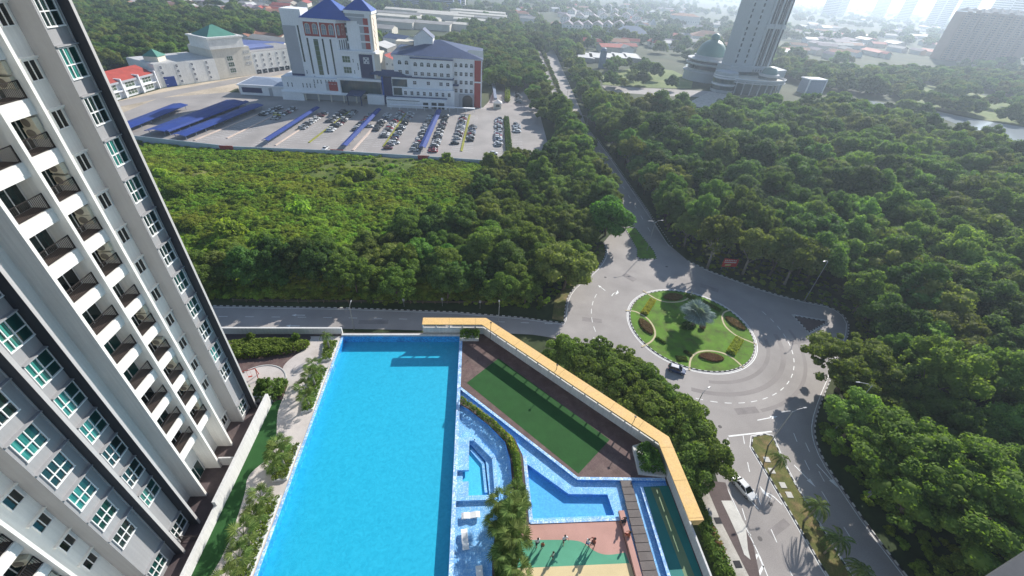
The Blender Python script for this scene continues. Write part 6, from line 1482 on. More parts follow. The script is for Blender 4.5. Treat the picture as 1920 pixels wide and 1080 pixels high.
# undergrowth below the forest edge
P3, rz, sc, ix = [], [], [], []
for p in poisson(ats([(1232, 400), (1262, 455), (1303, 490), (1345, 510), (1400, 528), (1450, 545), (1510, 560), (1592, 585), (1650, 560), (1500, 500), (1300, 440), (1240, 390)]), 2.6, .5, 47):
    P3.append((*p, 0)); rz.append(g.uniform(0, 6.28)); sc.append(g.uniform(.3, .6)); ix.append(g.randrange(4))
for p in poisson([(p[0]+.6, p[1]) for p in ats([(1592, 585), (1604, 605), (1600, 640), (1582, 672), (1570, 712), (1552, 760), (1540, 800), (1544, 830), (1560, 868), (1597, 920), (1647, 990), (1717, 1080)])]+[(67, 0), (84, 0), (96, 40), (100, 60), (108, 84)], 2.3, .5, 48):
    P3.append((*p, 0)); rz.append(g.uniform(0, 6.28)); sc.append(g.uniform(.35, .8)); ix.append(g.randrange(4))
for p in poisson([(-70, 87.8), (-30, 87.6), (0, 86.4), (18, 85), (26, 92), (34, 104), (44, 118), (40, 122), (20, 95), (-30, 92), (-70, 92)], 2.0, .5, 49):
    P3.append((*p, 0)); rz.append(g.uniform(0, 6.28)); sc.append(g.uniform(.3, .55)); ix.append(g.randrange(4))
scatter('undergrowth', sh0, P3, rz, sc, ix)
MOUND = [crown_mesh('mound_mesh', 3.4, 2.4, 26, 120, .24, mt['lf_field'], 130+i, low=0, lump=.30) for i in range(3)]
gm = random.Random(3); mp = [p for p in poisson([(-118, 98), (-22, 98), (0, 132), (4, 160), (-30, 172), (-130, 176), (-150, 150)], 12, .48, 44) if noise.noise(Vector((p[0]*.03, p[1]*.03, 21))) > .08]
for p in mp:
    zone_ = 'left' if p[0] < -75 else ('middle' if p[0] < -35 else 'right'); s_ = gm.uniform(.4, 1.0)
    o = link('creeper_mound', MOUND[gm.randrange(3)], None, (p[0], p[1], max(0, hump(*p)+.6)), (0, 0, gm.uniform(0, 6.28)), (s_*1.15, s_, s_*gm.uniform(.7, 1.15)))
    tag(o, 'creeper-covered mound of leaves in the '+zone_+' part of the meadow', 'shrub', 'creeper mounds in the '+zone_+' part of the meadow')
# a few tall shrubs that stand out of the meadow
for i, (px, py, s_, lb) in enumerate(((668, 330, 2.2, 'dark conical shrub standing alone in the middle of the meadow'), (840, 300, 2.0, 'tall creeper-hung shrub against the car park wall'), (560, 400, 2.4, 'big dark clump of creepers left of the meadow centre'), (430, 440, 2.6, 'creeper-covered mound near the tower edge'), (505, 465, 2.4, 'creeper mound in the lower left of the meadow'), (300, 330, 2.2, 'leafy mound at the meadow edge beside the tower'))):
    x, y = at(px, py, 2); o = link('tall_shrub', SHRUB[i % 4], None, (x, y, 1.0), (0, 0, i), (s_*1.1, s_*1.1, s_*1.5)); tag(o, lb, 'shrub')
# ================================================================ planting and things on the deck, the island and the streets
def palm_frond(L_=2.8, nleaf=26, droop=1.0, lw=.10, ll=.62):
    """feather frond arching out along +x: a rib and two ranks of leaflets"""
    mb = MB(); P_ = []
    for i in range(nleaf+1):
        t = i/nleaf; P_.append(Vector((L_*(t-.12*t*t*droop), 0, L_*(.55*t-.95*droop*t*t))))
    mb.tube([P_[0], P_[nleaf//3], P_[2*nleaf//3], P_[-1]], [.035, .028, .018, .006], 4)
    for i in range(2, nleaf+1):
        p = P_[i]; t = i/nleaf; l = ll*(.55+.9*math.sin(math.pi*min(1, t*.9+.08)))*.75
        for s in (-1, 1):
            e = p+Vector((l*.45, s*l*.85, -l*.28)); w = Vector((lw*.5, 0, 0)); mid = p.lerp(e, .5)+Vector((0, 0, .03))
            mb.add([p-w*.4, mid-w*1.2, e, mid+w*1.2], [(0, 1, 2), (0, 2, 3)])
    return mb
def fan_leaf(R_=.85, n=16, pet=.9, m_=None):
    """fan leaf on a stalk: blades spread like a hand"""
    mb = MB(); mb.tube([(0, 0, 0), (pet*.5, 0, pet*.38), (pet, 0, pet*.55)], [.03, .025, .02], 4)
    c = Vector((pet, 0, pet*.55))
    for i in range(n):
        a = math.pi*(-.72+1.44*i/(n-1)); d = Vector((math.cos(a), math.sin(a), -.12-.28*abs(math.sin(a)))); e = c+d*R_*(.88+.12*math.cos(a)); q = Vector((-math.sin(a), math.cos(a), 0))*.062*R_/.85
        mid = c.lerp(e, .55)+Vector((0, 0, .05)); mb.add([c, mid-q, e, mid+q], [(0, 1, 2), (0, 2, 3)])
    return mb
FR = [palm_frond(2.9, 26, 1.0).mesh('frond_mesh', mt['lf_palm']), palm_frond(2.7, 24, 1.25).mesh('frond_mesh', mt['lf_palm'])]
FL_ = [fan_leaf(.85).mesh('fan_leaf_mesh', mt['lf_palm']), fan_leaf(.75, 14, 1.1).mesh('fan_leaf_mesh', mt['lf_palm'])]
FS = [fan_leaf(1.35, 22, 2.0).mesh('fan_leaf_mesh', mt['lf_silver'])]
def palm(x, y, z, h, label, kind_='feather', n=13, s_=1.0, seed=0, group=None, lean=(0, 0), thick=.13):
    g = random.Random(seed+int(x*10)); o = empty('palm_tree' if kind_ != 'silver' else 'silver_fan_palm', (x, y, z), 0, label, 'palm', group)
    mb = MB(); mb.tube([(0, 0, 0), (lean[0]*.4, lean[1]*.4, h*.5), (lean[0], lean[1], h)], [thick*1.3, thick, thick*.8], 8); 
    link('trunk', mb.mesh('palm_trunk_mesh', mt['bark_pale'], smooth=True), o)
    src = {'feather': FR, 'fan': FL_, 'silver': FS}[kind_]
    for i in range(n):
        a = 2*math.pi*i*.382*1.0+g.uniform(-.2, .2); tilt = R({'feather': 20-50*(i/n), 'fan': 55-75*(1-i/n), 'silver': 62-66*(1-i/n)}[kind_]+g.uniform(-8, 8))
        link('frond', g.choice(src), o, (lean[0], lean[1], h), (0, -tilt+R(15 if kind_ == 'feather' else 10), a), s_*g.uniform(.85, 1.12))
    return o
def plant_bed(name, poly, z, h, leaf, dens, m, seed, label, cat='plant bed', rough=.3, round_=.5):
    return tag(link(name, bush_mesh(name+'_mesh', poly, z, h, leaf, dens, m, seed, rough, round_=round_)), label, cat)
# planters and hedges on the deck
def planter(poly, h, label):
    mb = MB(); mb.prism(poly, D, D+h); inner = offset([tuple(p) for p in poly], .12, True); return tag(mb.build('planter', mt['podium']), label, 'planter')
planter([(-2.0, 49.3), (1.0, 49.3), (1.0, 50.7), (-2.0, 50.7)], .5, 'white planter box at the far right corner of the big pool')
plant_bed('hedge', [(-1.95, 49.2), (1.05, 49.2), (1.15, 50.85), (-1.95, 50.85)], D+.3, 1.4, .13, 150, mt['lf_hedge'], 5, 'dense green hedge in the white box at the far right corner of the pool', 'hedge')
kp = [(20.4, 29.6), (20.1, 26.5), (22.95, 26.0), (23.0, 29.0), (22.0, 30.3)]
planter([(20.2, 30.0), (19.9, 26.4), (23.05, 25.9), (23.1, 29.2), (21.9, 30.5)], .45, 'white-edged planter where the yellow canopy bends')
plant_bed('hedge', kp, D+.3, 1.3, .15, 130, mt['lf_dark'], 6, 'dark green hedge in the planter where the yellow canopy bends', 'hedge')
hb = [(-1.5, 38.05), (2.75, 34.3), (5.25, 31.4), (5.95, 29.2), (5.95, 21.6), (4.95, 21.9), (4.95, 28.8), (4.35, 31.1), (2.35, 33.6), (-.45, 36.45), (-1.5, 37.1)]
sheet('planting_soil', [hb], D+.03, mt['brown_slab'])
plant_bed('hedge', hb, D, .95, .12, 190, mt['lf_hedge'], 7, 'curving yellow-green hedge between the spa pool and the children\'s pool', 'hedge', .35, .35)
plant_bed('hedge', [(p[0]*.96+.05, p[1]) for p in hb[:4]]+[(4.9, 29.3), (4.2, 31.4), (1.9, 34.5), (-1.4, 37.5)], D+.62, .38, .10, 70, mt['lf_yellow'], 8, 'yellowish flowering tips along the curving hedge', 'shrubs', .5, .3)
pb = [(2.6, 23.6), (5.0, 23.9), (5.4, 20), (4.6, 17), (4.6, 8), (2.1, 8), (2.4, 18), (3.0, 22)]
sheet('planting_soil', [pb], D+.03, mt['brown_slab'])
plant_bed('plant_bed', pb, D, .8, .16, 90, mt['lf_dark'], 9, 'dark planting bed with palms between the lounging shelf and the play floor')
for i, (x, y, h, s_) in enumerate(((5.0, 24.2, 1.3, .8), (3.3, 22.6, 2.0, 1.0), (4.3, 21.2, 2.6, 1.1), (3.4, 19.6, 2.0, 1.0), (4.5, 18.6, 2.8, 1.1), (3.3, 17.3, 2.3, 1.0), (4.2, 16.2, 2.6, 1.0), (5.3, 22.9, 1.4, .8), (2.6, 20.8, 1.6, .8))):
    palm(x, y, D, h, 'fan palm in the dark bed, '+['nearest the spa end', 'second from the spa end', 'tallest, at the play floor edge', 'in the middle of the bed', 'overhanging the green floor', 'beside the lower lounger', 'at the bottom edge of the photo', 'small one at the pink floor corner', 'small one leaning over the water'][i], 'fan', 16, s_, i)
LP = [([(-22.6, 49.2), (-20.5, 49.2), (-20.5, 45.3), (-21.9, 45.0)], 1, 'at the far end'), ([(-22.4, 43.2), (-20.5, 43.6), (-20.5, 36.4), (-21.8, 36.0), (-22.2, 39.0)], 2, 'second from the far end'), ([(-22.6, 31.0), (-20.5, 31.6), (-20.5, 27.0), (-22.0, 26.8), (-22.9, 28.5)], 3, 'in the middle'), ([(-22.4, 24.6), (-20.5, 25.2), (-20.5, 9), (-21.9, 9), (-22.0, 19), (-22.3, 22)], 4, 'nearest the camera')]
for poly, sd, lb in LP:
    planter(poly, .35, 'low white planter beside the left edge of the pool, '+lb)
    plant_bed('plant_bed', offset(poly, 0, True), D+.2, .38, .13, 110, mt['lf_hedge'], 20+sd, 'low bright planting beside the left pool edge, '+lb)
for i, (x, y, h, s_, k_) in enumerate(((-21.3, 47.4, 2.9, .5, 'feather'), (-21.6, 42.2, 1.9, .95, 'fan'), (-21.3, 40.3, 2.3, 1.0, 'fan'), (-21.9, 38.4, 1.8, 1.0, 'fan'), (-21.1, 37.0, 1.5, .9, 'fan'), (-21.9, 30.0, 1.8, 1.05, 'fan'), (-21.3, 28.6, 2.3, 1.1, 'fan'), (-21.9, 27.8, 1.4, .9, 'fan'), (-21.6, 24.0, 1.9, 1.0, 'fan'), (-21.4, 22.2, 1.6, .95, 'fan'), (-21.6, 20.2, 2.2, 1.1, 'fan'), (-21.4, 18.4, 1.7, 1.0, 'fan'), (-21.6, 16.4, 2.0, 1.0, 'fan'), (-22.0, 22.4, 1.3, .8, 'fan'))):
    palm(x, y, D+.3, h, 'fan palm by the left pool edge, '+['small feathery one at the far end', 'top of the second planter', 'tallest in the second planter', 'leaning over the path from the second planter', 'foot of the second planter', 'left one in the middle planter', 'right one in the middle planter', 'lowest in the middle planter', 'first of the nearest planter', 'at the pool edge below the first', 'tall one over the path in the nearest planter', 'at the pool edge near the bottom', 'at the bottom edge of the photo', 'small one over the path'][i], k_, 13 if k_ == 'fan' else 12, s_*.84, 40+i)
plant_bed('plant_bed', smooth([(-37, 49.6), (-24.9, 49.5), (-24.2, 48.0), (-26.4, 46.4), (-33.5, 45.4), (-37, 45.6)], 1, True), D, .9, .16, 90, mt['lf_hedge'], 31, 'dense green mound of shrubs at the far end of the path beside the parapet')
plant_bed('plant_bed', [(-31.5, 40.6), (-29.6, 40.2), (-29.8, 37.8), (-32, 37.8)], D, 1.3, .16, 90, mt['lf_hedge'], 32, 'bright green shrubs against the tower beside the round pad')
plant_bed('plant_bed', smooth([(-28.8, 40.2), (-26.8, 41.0), (-24.9, 41.4), (-24.8, 39.2), (-25.6, 37.6), (-28.6, 37.7)], 1, True), D, 1.5, .18, 100, mt['lf_dark'], 33, 'dark rounded shrubs between the round pad and the lawn')
for i, (x, y, s_, lb) in enumerate(((-27.3, 39.6, .20, 'small dense tree in the dark shrubs by the round pad'), (-26.6, 49.2, .13, 'slender young tree standing in the green mound by the parapet'), (-33.2, 49.4, .12, 'thin young tree at the left of the green mound'))):
    tree('near', x, y, s_, label=lb, z=D, sz=s_*1.35)
# red climbing frame on the pad
fr = empty('climbing_frame', (-30.3, 41.9, D), R(20), 'small red tubular play frame on the round pale pad', 'play frame')
mt['redtube'] = mat('red_tube', (.50, .06, .03), .4, .05)
mb = MB()
for x in (-.9, .9): mb.tube([(x, -.6, 0), (x, 0, 1.7)], .05, 6); mb.tube([(x, .6, 0), (x, 0, 1.7)], .05, 6)
mb.tube([(-.9, 0, 1.7), (.9, 0, 1.7)], .05, 6); link('frame', mb.mesh('frame_mesh', mt['redtube']), fr)
mb = MB(); mb.box(-.25, -.1, .45, .25, .1, .5); mb.tube([(-.22, 0, .5), (-.22, 0, 1.7)], .012, 4); mb.tube([(.22, 0, .5), (.22, 0, 1.7)], .012, 4); link('swing_seat', mb.mesh('seat_mesh', mt['redtube']), fr)
# sun loungers standing in the shallow water
def lounger(x, y, rz, label):
    o = empty('pool_lounger', (x, y, D-.34), rz, label, 'sun lounger'); mb = MB(); prof = [(-1.0, .34), (-.75, .46), (-.45, .42), (-.1, .34), (.25, .42), (.6, .50), (.9, .44), (1.0, .38)]
    for i in range(len(prof)-1):
        (x0, z0), (x1, z1) = prof[i], prof[i+1]; mb.add([(x0, -.33, z0), (x1, -.33, z1), (x1, .33, z1), (x0, .33, z0), (x0, -.33, z0-.09), (x1, -.33, z1-.09), (x1, .33, z1-.09), (x0, .33, z0-.09)], [(0,1,2,3),(7,6,5,4),(0,4,5,1),(2,6,7,3),(1,5,6,2),(3,7,4,0)])
    link('seat', mb.mesh('lounger_seat_mesh', mt['frame']), o)
    mb = MB(); mb.box(-.8, -.28, 0, -.55, .28, .36); mb.box(.45, -.28, 0, .7, .28, .38); link('base', mb.mesh('lounger_base_mesh', mt['frame']), o)
lounger(.02, 22.4, R(3), 'white pool lounger lying crosswise in the shallow water, upper one'); lounger(-.55, 20.0, R(97), 'white pool lounger pointing down the photo in the shallow water'); lounger(.95, 16.5, R(95), 'white pool lounger cut off by the bottom edge')
# shower post / small deck lights
for i, (px0, py0, px1, py1) in enumerate(((1039, 716, 1042, 684), (1180, 812, 1188, 780), (919, 640, 919, 605))):
    x, y = at(px0, py0, D); t = math.hypot(x, y)/math.hypot(ray(px1, py1).x, ray(px1, py1).y); zt = CAM_H+ray(px1, py1).z*t
    mb = MB(); mb.tube([(x, y, D), (x, y, zt)], .04, 6); mb.box(x-.12, y-.12, zt, x+.12, y+.12, zt+.08)
    tag(mb.build('deck_light', mt['rail']), 'thin black light pole at the parapet, '+['one nearest the middle', 'one nearest the right bend', 'one at the far left end'][i], 'light pole')
lad = MB()
for y in (43.6, 44.1): lad.tube([(-20.6, y, D), (-20.5, y, D+.8), (-20.0, y, D+.9), (-19.8, y, D+.5), (-19.8, y, D-.5)], .025, 6)
tag(lad.build('pool_ladder', mt['frame']), 'curved white handrails of the pool ladder on the left edge', 'pool ladder')

# ---- people
mt['skin'] = mat('skin', (.36, .21, .14), .6, .03, obj=True); mt['hair'] = mat('black_hair', (.02, .016, .014), .6, .05, obj=True)
CL = {k: mat(k.replace(' ', '_')+'_cloth', c, .85, .06, obj=True) for k, c in {'white': (.72, .72, .70), 'pale green': (.42, .55, .42), 'red brown': (.30, .10, .07), 'dark': (.035, .035, .045), 'rust': (.38, .13, .06), 'blue': (.10, .16, .35), 'yellow': (.65, .50, .10)}.items()}
def skin_mesh(name, V_, E_, rad, m_, root=0, sub=1):
    me = bpy.data.meshes.new('tmp'); me.from_pydata([tuple(v) for v in V_], E_, []); ob = bpy.data.objects.new('tmp', me); COL.objects.link(ob)
    sk = ob.modifiers.new('s', 'SKIN'); ob.modifiers.new('b', 'SUBSURF').levels = sub
    for i, v in enumerate(me.skin_vertices[0].data): v.radius = (rad[i], rad[i]) if not hasattr(rad[i], '__len__') else rad[i]; v.use_root = (i == root)
    dg = bpy.context.evaluated_depsgraph_get(); out = bpy.data.meshes.new_from_object(ob.evaluated_get(dg)); out.name = name
    bpy.data.objects.remove(ob); out.materials.clear(); out.materials.append(m_); 
    for p in out.polygons: p.use_smooth = True
    return out
def pose(sit=False, arm=0.0, stride=.12):
    hip = .92 if not sit else .0
    J = dict(pelvis=(0, 0, hip), waist=(0, 0, hip+.18), chest=(0, .0, hip+.40), neck=(0, 0, hip+.56), head0=(0, .01, hip+.64), head1=(0, .02, hip+.78))
    for s, sg in (('l', -1), ('r', 1)):
        J['sh'+s] = (sg*.18, 0, hip+.50); J['el'+s] = (sg*(.25+arm*.1), .03+arm*.12, hip+.24+arm*.1); J['wr'+s] = (sg*(.25+arm*.02), .10+arm*.3, hip+.02+arm*.28); J['ha'+s] = (sg*(.25+arm*.02), .14+arm*.34, hip-.06+arm*.32)
        J['hp'+s] = (sg*.10, 0, hip-.04)
        if sit: J['kn'+s] = (sg*.12, .44, hip+.02); J['an'+s] = (sg*.12, .46, hip-.40); J['to'+s] = (sg*.12, .60, hip-.42)
        else: J['kn'+s] = (sg*.11, .02+sg*stride, .48); J['an'+s] = (sg*.11, -.02+sg*stride*1.4, .07); J['to'+s] = (sg*.12, .14+sg*stride*1.4, .04)
    return J
def person(x, y, z, rz, label, top, bottom, sit=False, arm=0.0, scale=1.0, stride=.12):
    J = pose(sit, arm, stride); names = list(J); idx = {n: i for i, n in enumerate(names)}
    E_ = [('pelvis', 'waist'), ('waist', 'chest'), ('chest', 'neck'), ('neck', 'head0'), ('head0', 'head1')]
    for s in 'lr': E_ += [('chest', 'sh'+s), ('sh'+s, 'el'+s), ('el'+s, 'wr'+s), ('wr'+s, 'ha'+s), ('pelvis', 'hp'+s), ('hp'+s, 'kn'+s), ('kn'+s, 'an'+s), ('an'+s, 'to'+s)]
    rad = dict(pelvis=.13, waist=.11, chest=.13, neck=.055, head0=.085, head1=.095)
    for s in 'lr': rad.update({'sh'+s: .06, 'el'+s: .04, 'wr'+s: .03, 'ha'+s: .035, 'hp'+s: .09, 'kn'+s: .06, 'an'+s: .04, 'to'+s: .035})
    me = skin_mesh('body_mesh', [J[n] for n in names], [(idx[a], idx[b]) for a, b in E_], [rad[n] for n in names], mt['skin'])
    o = empty('person', (x, y, z), rz, label, 'person'); o.scale = (scale,)*3; link('body', me, o)
    def garment(nm, keys, edges, rr, m_):
        i2 = {k: i for i, k in enumerate(keys)}; link(nm, skin_mesh(nm+'_mesh', [J[k] for k in keys], [(i2[a], i2[b]) for a, b in edges], rr, m_), o)
    garment('top', ['chest', 'pelvis', 'neck', 'shl', 'shr', 'ell', 'elr'], [('pelvis', 'chest'), ('chest', 'neck'), ('chest', 'shl'), ('chest', 'shr'), ('shl', 'ell'), ('shr', 'elr')], [.155, .15, .07, .085, .085, .06, .06], CL[top])
    garment('shorts', ['pelvis', 'hpl', 'hpr', 'knl', 'knr'], [('pelvis', 'hpl'), ('pelvis', 'hpr'), ('hpl', 'knl'), ('hpr', 'knr')], [.15, .115, .115, .085, .085], CL[bottom])
    hx, hy, hz = J['head1']; mb = MB(); mb.lathe([(0, hz+.13), (.07, hz+.11), (.105, hz+.05), (.108, hz-.02), (.09, hz-.08)], hx, hy-.03, 12); link('hair', mb.mesh('hair_mesh', mt['hair'], smooth=True), o)
    return o
PPL = [((1006, 1024), 'white', 'dark', False, .3, 1.0, 'person in a white top standing leftmost on the green floor', 30), ((1016, 1028), 'rust', 'dark', False, 0, .72, 'child in rust-coloured clothes just right of the leftmost person', 160), ((1035, 1047), 'pale green', 'dark', False, .2, .85, 'child in pale clothes standing nearest the bottom on the green floor', 60), ((1056, 1018), 'white', 'dark', False, .9, .95, 'person in white reaching forward at the edge of pink and green floor', 200), ((1100, 1024), 'white', 'blue', False, .3, .9, 'person in white beside the one in red-brown', -60), ((1110, 1025), 'red brown', 'dark', False, .8, 1.08, 'person in loose red-brown clothes, largest of the group on the play floor', 100)]
for (q, tp, bt, st_, ar, sc_, lb, rz) in PPL: x, y = at(*q, D); person(x, y, D+.008, R(rz), lb, tp, bt, st_, ar, sc_)
person(16.55, 20.9, D+.45+.09, R(95), 'dark-haired person in dark clothes sitting on the pink wall', 'dark', 'dark', True, .4, .95); person(16.6, 19.45, D+.45+.09, R(70), 'person in rust red sitting on the pink wall nearer the bottom', 'rust', 'red brown', True, .6, 1.0)

# ---- the roundabout garden
sheet('island_lawn', [circle(*RC, RI-.5, 90)], .10, mt['lawn'])
mt['cream_path'] = mat('cream_garden_path', (.55, .47, .30), .9, .12, .8, 8, .1)
mb = MB()
for pl, w in (([(1173, 582), (1190, 583), (1204, 590), (1213, 596), (1222, 606), (1228, 618), (1229, 630), (1222, 640), (1212, 646), (1203, 650)], .42), ([(1293, 694), (1293, 680), (1297, 668), (1308, 660), (1325, 657), (1345, 659), (1362, 664), (1378, 674), (1394, 689)], .42), ([(1206, 545), (1228, 560), (1245, 566), (1262, 567), (1280, 565), (1293, 558), (1298, 546)], .42), ([(1371, 581), (1357, 585), (1353, 595), (1358, 610), (1370, 622), (1385, 632), (1405, 640), (1419, 646)], .42)):
    band(mb, smooth(ats(pl, .1), 2), w, .112)
mb.build('garden_path', mt['cream_path'], kind='structure')
def lens(c, rx, ry, ang, n=24):
    out = []
    for i in range(n):
        a = 2*math.pi*i/n; x, y = rx*math.cos(a), ry*math.sin(a)*(1-.15*abs(math.cos(a))); out.append((c[0]+x*math.cos(ang)-y*math.sin(ang), c[1]+x*math.sin(ang)+y*math.cos(ang)))
    return out
for i, (q, rx, ry, an, lb) in enumerate((((1211, 613), 3.1, 1.5, 100, 'left'), ((1333, 671), 3.0, 1.5, 172, 'bottom'), ((1378, 607), 3.0, 1.6, 115, 'right, shaded'), ((1262, 558), 3.0, 1.7, 10, 'top, shaded'))):
    plant_bed('flower_bed', lens(at(*q), rx, ry, R(an)), .1, .42, .10, 220, mt['lf_red'], 50+i, 'lens-shaped bed of dark reddish plants in the roundabout garden, '+lb, 'flower bed', .15, .25)
def strip_poly(a, b, w): A, B = Vector(at(*a)), Vector(at(*b)); n = (B-A).normalized(); n = Vector((-n.y, n.x))*w/2; return [tuple(A-n), tuple(B-n), tuple(B+n), tuple(A+n)]
for i, (a, b, w, m_, lb, h) in enumerate((((1207, 590), (1224, 563), 1.7, 'lf_yellow', 'bright yellow hedge strip at the upper left of the roundabout garden', .7), ((1369, 664), (1386, 636), 2.0, 'lf_yellow', 'bright yellow hedge strip at the lower right of the roundabout garden', .7), ((1229, 634), (1247, 645), .8, 'lf_hedge', 'short green hedge strip at the left of the roundabout garden', .5), ((1282, 659), (1297, 667), .9, 'lf_olive', 'short brownish hedge strip left of the bottom flower bed', .5), ((1318, 566), (1350, 584), 1.2, 'lf_hedge', 'shaded green hedge strip at the upper right of the roundabout garden', .6), ((1268, 673), (1288, 674), 1.6, 'lf_olive', 'small striped group of plants at the lower left of the garden', .3), ((1284, 553), (1300, 562), 1.3, 'lf_hedge', 'small green shrubs above the silver palm', .5))):
    plant_bed('hedge', strip_poly(a, b, w), .1, h, .20, 170, mt[m_], 60+i, lb, 'hedge')
plant_bed('flower_bed', lens(at(1290, 612), 2.4, 1.6, R(20)), .1, .5, .18, 40, mt['lf_dark'], 69, 'dark planting round the foot of the silver palm', 'flower bed')
plant_bed('flower_bed', lens(at(1316, 616), .9, .7, R(20)), .2, .9, .16, 160, mt['lf_red'], 70, 'reddish spiky plant at the right foot of the silver palm', 'flower bed')
x, y = at(1298, 612); palm(x, y, .1, 3.0, 'large silvery blue fan palm in the middle of the roundabout garden', 'silver', 64, 1.28, 3, thick=.32)

# ---- palms on the median
for i, (px, py, zc, lb) in enumerate(((1467, 857, 5.0, 'slim feather palm on the median, uppermost'), (1538, 946, 5.6, 'large feather palm on the median, second from the top'), (1577, 1010, 5.2, 'feather palm on the median, third from the top'), (1622, 1068, 5.0, 'feather palm on the median at the bottom edge'))):
    x, y = at(px, py, zc); palm(x, y, .1, zc-.4, lb, 'feather', 15, .72 if i == 0 else .95, 80+i, lean=(.1, .1))
# ---- hedge at the foot of the podium
hedge_low = ats([(1285, 905), (1303, 905), (1322, 960), (1345, 1010), (1377, 1083)])+[(35.6, 0), (33.0, 0)]+ats([(1340, 1083), (1305, 985)])
plant_bed('hedge', hedge_low, 0, 1.5, .22, 40, mt['lf_hedge'], 90, 'long loose hedge between the podium and the pale pavement', 'hedge')
plant_bed('flowering_shrub', ats([(1318, 990), (1335, 990), (1368, 1060), (1350, 1060)]), .9, .75, .14, 7, mt['lf_red'], 91, 'sparse red flowering shrubs in the long hedge beside the pavement', 'shrub')

# ---- street lamps
mt['galv'] = mat('galvanised_pole', (.38, .39, .40), .45, .08, metal=.5, obj=True); mt['lamphead'] = mat('lamp_head', (.30, .31, .32), .4, .05, obj=True)
def lamp(base, top, label, arms=1, ang=0.0, arm=2.2, bw=None):
    x, y = bw or at(*base); d = ray(*top); t = math.hypot(x, y)/math.hypot(d.x, d.y); h = min(15, CAM_H+d.z*t)
    o = empty('street_lamp', (x, y, 0), ang, label, 'street lamp')
    mb = MB(); mb.tube([(0, 0, 0), (0, 0, .5), (0, 0, h-.7), (0, 0, h)], [.16, .11, .075, .06], 8); link('pole', mb.mesh('pole_mesh', mt['galv'], smooth=True), o)
    for s in ((1,) if arms == 1 else (1, -1)):
        mb = MB(); mb.tube([(0, 0, h-.3), (s*arm*.35, 0, h+.35), (s*arm, 0, h+.5)], [.05, .045, .04], 6); link('arm', mb.mesh('arm_mesh', mt['galv']), o)
        mb = MB(); mb.add([(s*arm, -.14, h+.42), (s*(arm+.75), -.11, h+.46), (s*(arm+.75), .11, h+.46), (s*arm, .14, h+.42), (s*arm, -.12, h+.58), (s*(arm+.7), -.07, h+.54), (s*(arm+.7), .07, h+.54), (s*arm, .12, h+.58)], [(0,3,2,1),(4,5,6,7),(0,1,5,4),(1,2,6,5),(2,3,7,6),(3,0,4,7)]); link('lamp_head', mb.mesh('lamp_head_mesh', mt['lamphead']), o)
    return o, h
lamp((1507, 566), (1551, 490), 'tall street lamp at the kerb above the triangular island', 1, R(200), 1.6)
lamp((1440, 836), (1479, 767), 'two-armed street lamp on the tip of the median', 2, R(10), 2.0)
lamp((1290, 792), (1317, 735), 'single street lamp rising out of the trees below the roundabout', 1, R(30), 1.2)
lamp((1565, 806), (1622, 716), 'single street lamp over the kerb in front of the feathery tree', 1, R(170), 2.4)
lamp((1213, 470), (1227, 416), 'two-armed street lamp on the grassy splitter island', 2, R(8), 1.9)
lamp((664, 618), (665, 575), 'street lamp beside the left road behind the middle of the pool', 1, R(90), 1.4)
lamp((934, 611), (934, 574), 'street lamp beside the left road near the end of the canopy', 1, R(90), 1.0)
lamp((1590, 955), (1605, 880), 'street lamp with a long head leaning out below the huge tree', 1, R(200), 2.6, bw=(69.0, 33.5))
for i, (px, py) in enumerate(((1128, 338), (1096, 258), (1062, 190))): lamp((px, py), (px+14, py-38), 'two-armed lamp on the upper road median, '+['nearest the roundabout', 'middle one', 'farthest one'][i], 2, R(4), 2.0)
# ---- red sign beside the roundabout
sx, sy = at(1364, 506); sg = empty('hoarding', (sx, sy, 0), R(6), 'red hoarding with pale lettering at the forest edge above the roundabout', 'hoarding')
mt['sign_red'] = mat('sign_red', (.62, .05, .035), .6, .05); mt['sign_yellow'] = mat('sign_yellow', (.75, .62, .25), .6, .05)
mb = MB(); mb.add([(-2.6, 0, 1.3), (2.6, 0, 1.0), (2.6, 0, 3.6), (-2.6, 0, 4.3), (-2.6, .12, 1.3), (2.6, .12, 1.0), (2.6, .12, 3.6), (-2.6, .12, 4.3)], [(0,1,2,3),(7,6,5,4),(0,4,5,1),(1,5,6,2),(2,6,7,3),(3,7,4,0)]); link('board', mb.mesh('board_mesh', mt['sign_red']), sg)
mb = MB()
for r_, (z, k) in enumerate(((3.45, 7), (2.75, 9))):
    for i in range(k): 
        x = -2.2+i*4.3/k; mb.box(x, -.03, z-(x+2.2)*.1, x+.26, -.005, z+.42-(x+2.2)*.1); mb.box(x+.26, -.03, z+.1-(x+2.2)*.1, x+.38, -.005, z+.22-(x+2.2)*.1)
link('lettering', mb.mesh('lettering_mesh', mt['frame']), sg); mb = MB(); mb.box(-1.6, -.03, 1.55, .4, -.005, 2.15); link('yellow_panel', mb.mesh('panel_mesh', mt['sign_yellow']), sg)
mb = MB()
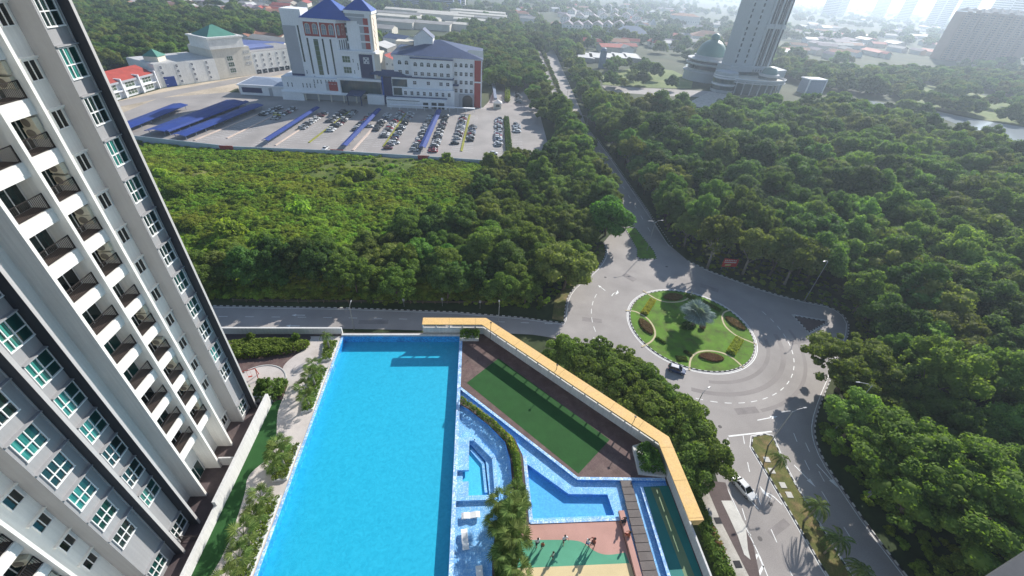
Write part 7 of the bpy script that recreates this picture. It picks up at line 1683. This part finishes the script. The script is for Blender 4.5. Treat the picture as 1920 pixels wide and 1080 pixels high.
for x in (-2.2, 0, 2.2): mb.box(x-.06, .12, 0, x+.06, .24, 3.8)
link('posts', mb.mesh('posts_mesh', mt['galv']), sg)
mt['ledge_grey'] = mat('grey_ledge', (.075, .08, .09), .8, .05)
# ---- guard rail behind the left road
gr_ = empty('guard_rail', (-33, 86.9, 0), 0, 'brown timber guard rail along the far side of the left road', 'guard rail')
rl = MB(); rl.box(-26, -.05, .75, 45, .05, .87); rl.box(-26, -.05, .35, 45, .05, .45); link('rail', rl.mesh('rail_mesh', mt['bark']), gr_)
pm = MB(); pm.box(-.09, -.09, 0, .09, .09, .95); pm = pm.mesh('post_mesh', mt['bark'])
for i in range(24): link('post', pm, gr_, (-26+i*3.08, 0, 0))
for i, (px, py) in enumerate(((757, 580), (829, 578), (900, 583))):
    x, y = at(px, py); mb = MB(); mb.tube([(x, y+.9, 0), (x, y+.9, 2.6)], .05, 6); mb.box(x-.28, y+.84, 1.9, x+.28, y+.88, 2.7); tag(mb.build('road_sign', mt['galv']), 'small back-turned road sign beside the left road, '+['left one', 'middle one', 'right one'][i], 'road sign')
# edge of the viewer's own building: the grey ledge in the bottom right corner
zl = CAM_H-4.5; mb = MB(); mb.prism([at(1849, 1083, zl), at(1921, 1036, zl), at(2020, 972, zl), (7.5, .5), (3.0, .5)], zl-.35, zl, bottom=True)
tag(mb.build('building_ledge', mt['ledge_grey']), 'grey concrete ledge cutting across the bottom right corner', 'ledge')
# ================================================================ the hazy air
hz = MB(); hz.box(-6050, -5450, -1.06, 6050, 6650, 150.0)
m = bpy.data.materials.new('hazy_air'); m.use_nodes = True; nt = m.node_tree; nt.nodes.clear()
o_ = nt.nodes.new('ShaderNodeOutputMaterial'); v_ = nt.nodes.new('ShaderNodeVolumePrincipled')
v_.inputs['Color'].default_value = (.72, .85, 1.0, 1); v_.inputs['Density'].default_value = .00031; v_.inputs['Anisotropy'].default_value = .46
nt.links.new(v_.outputs[0], o_.inputs['Volume'])
tag(hz.build('haze', m), kind='stuff')
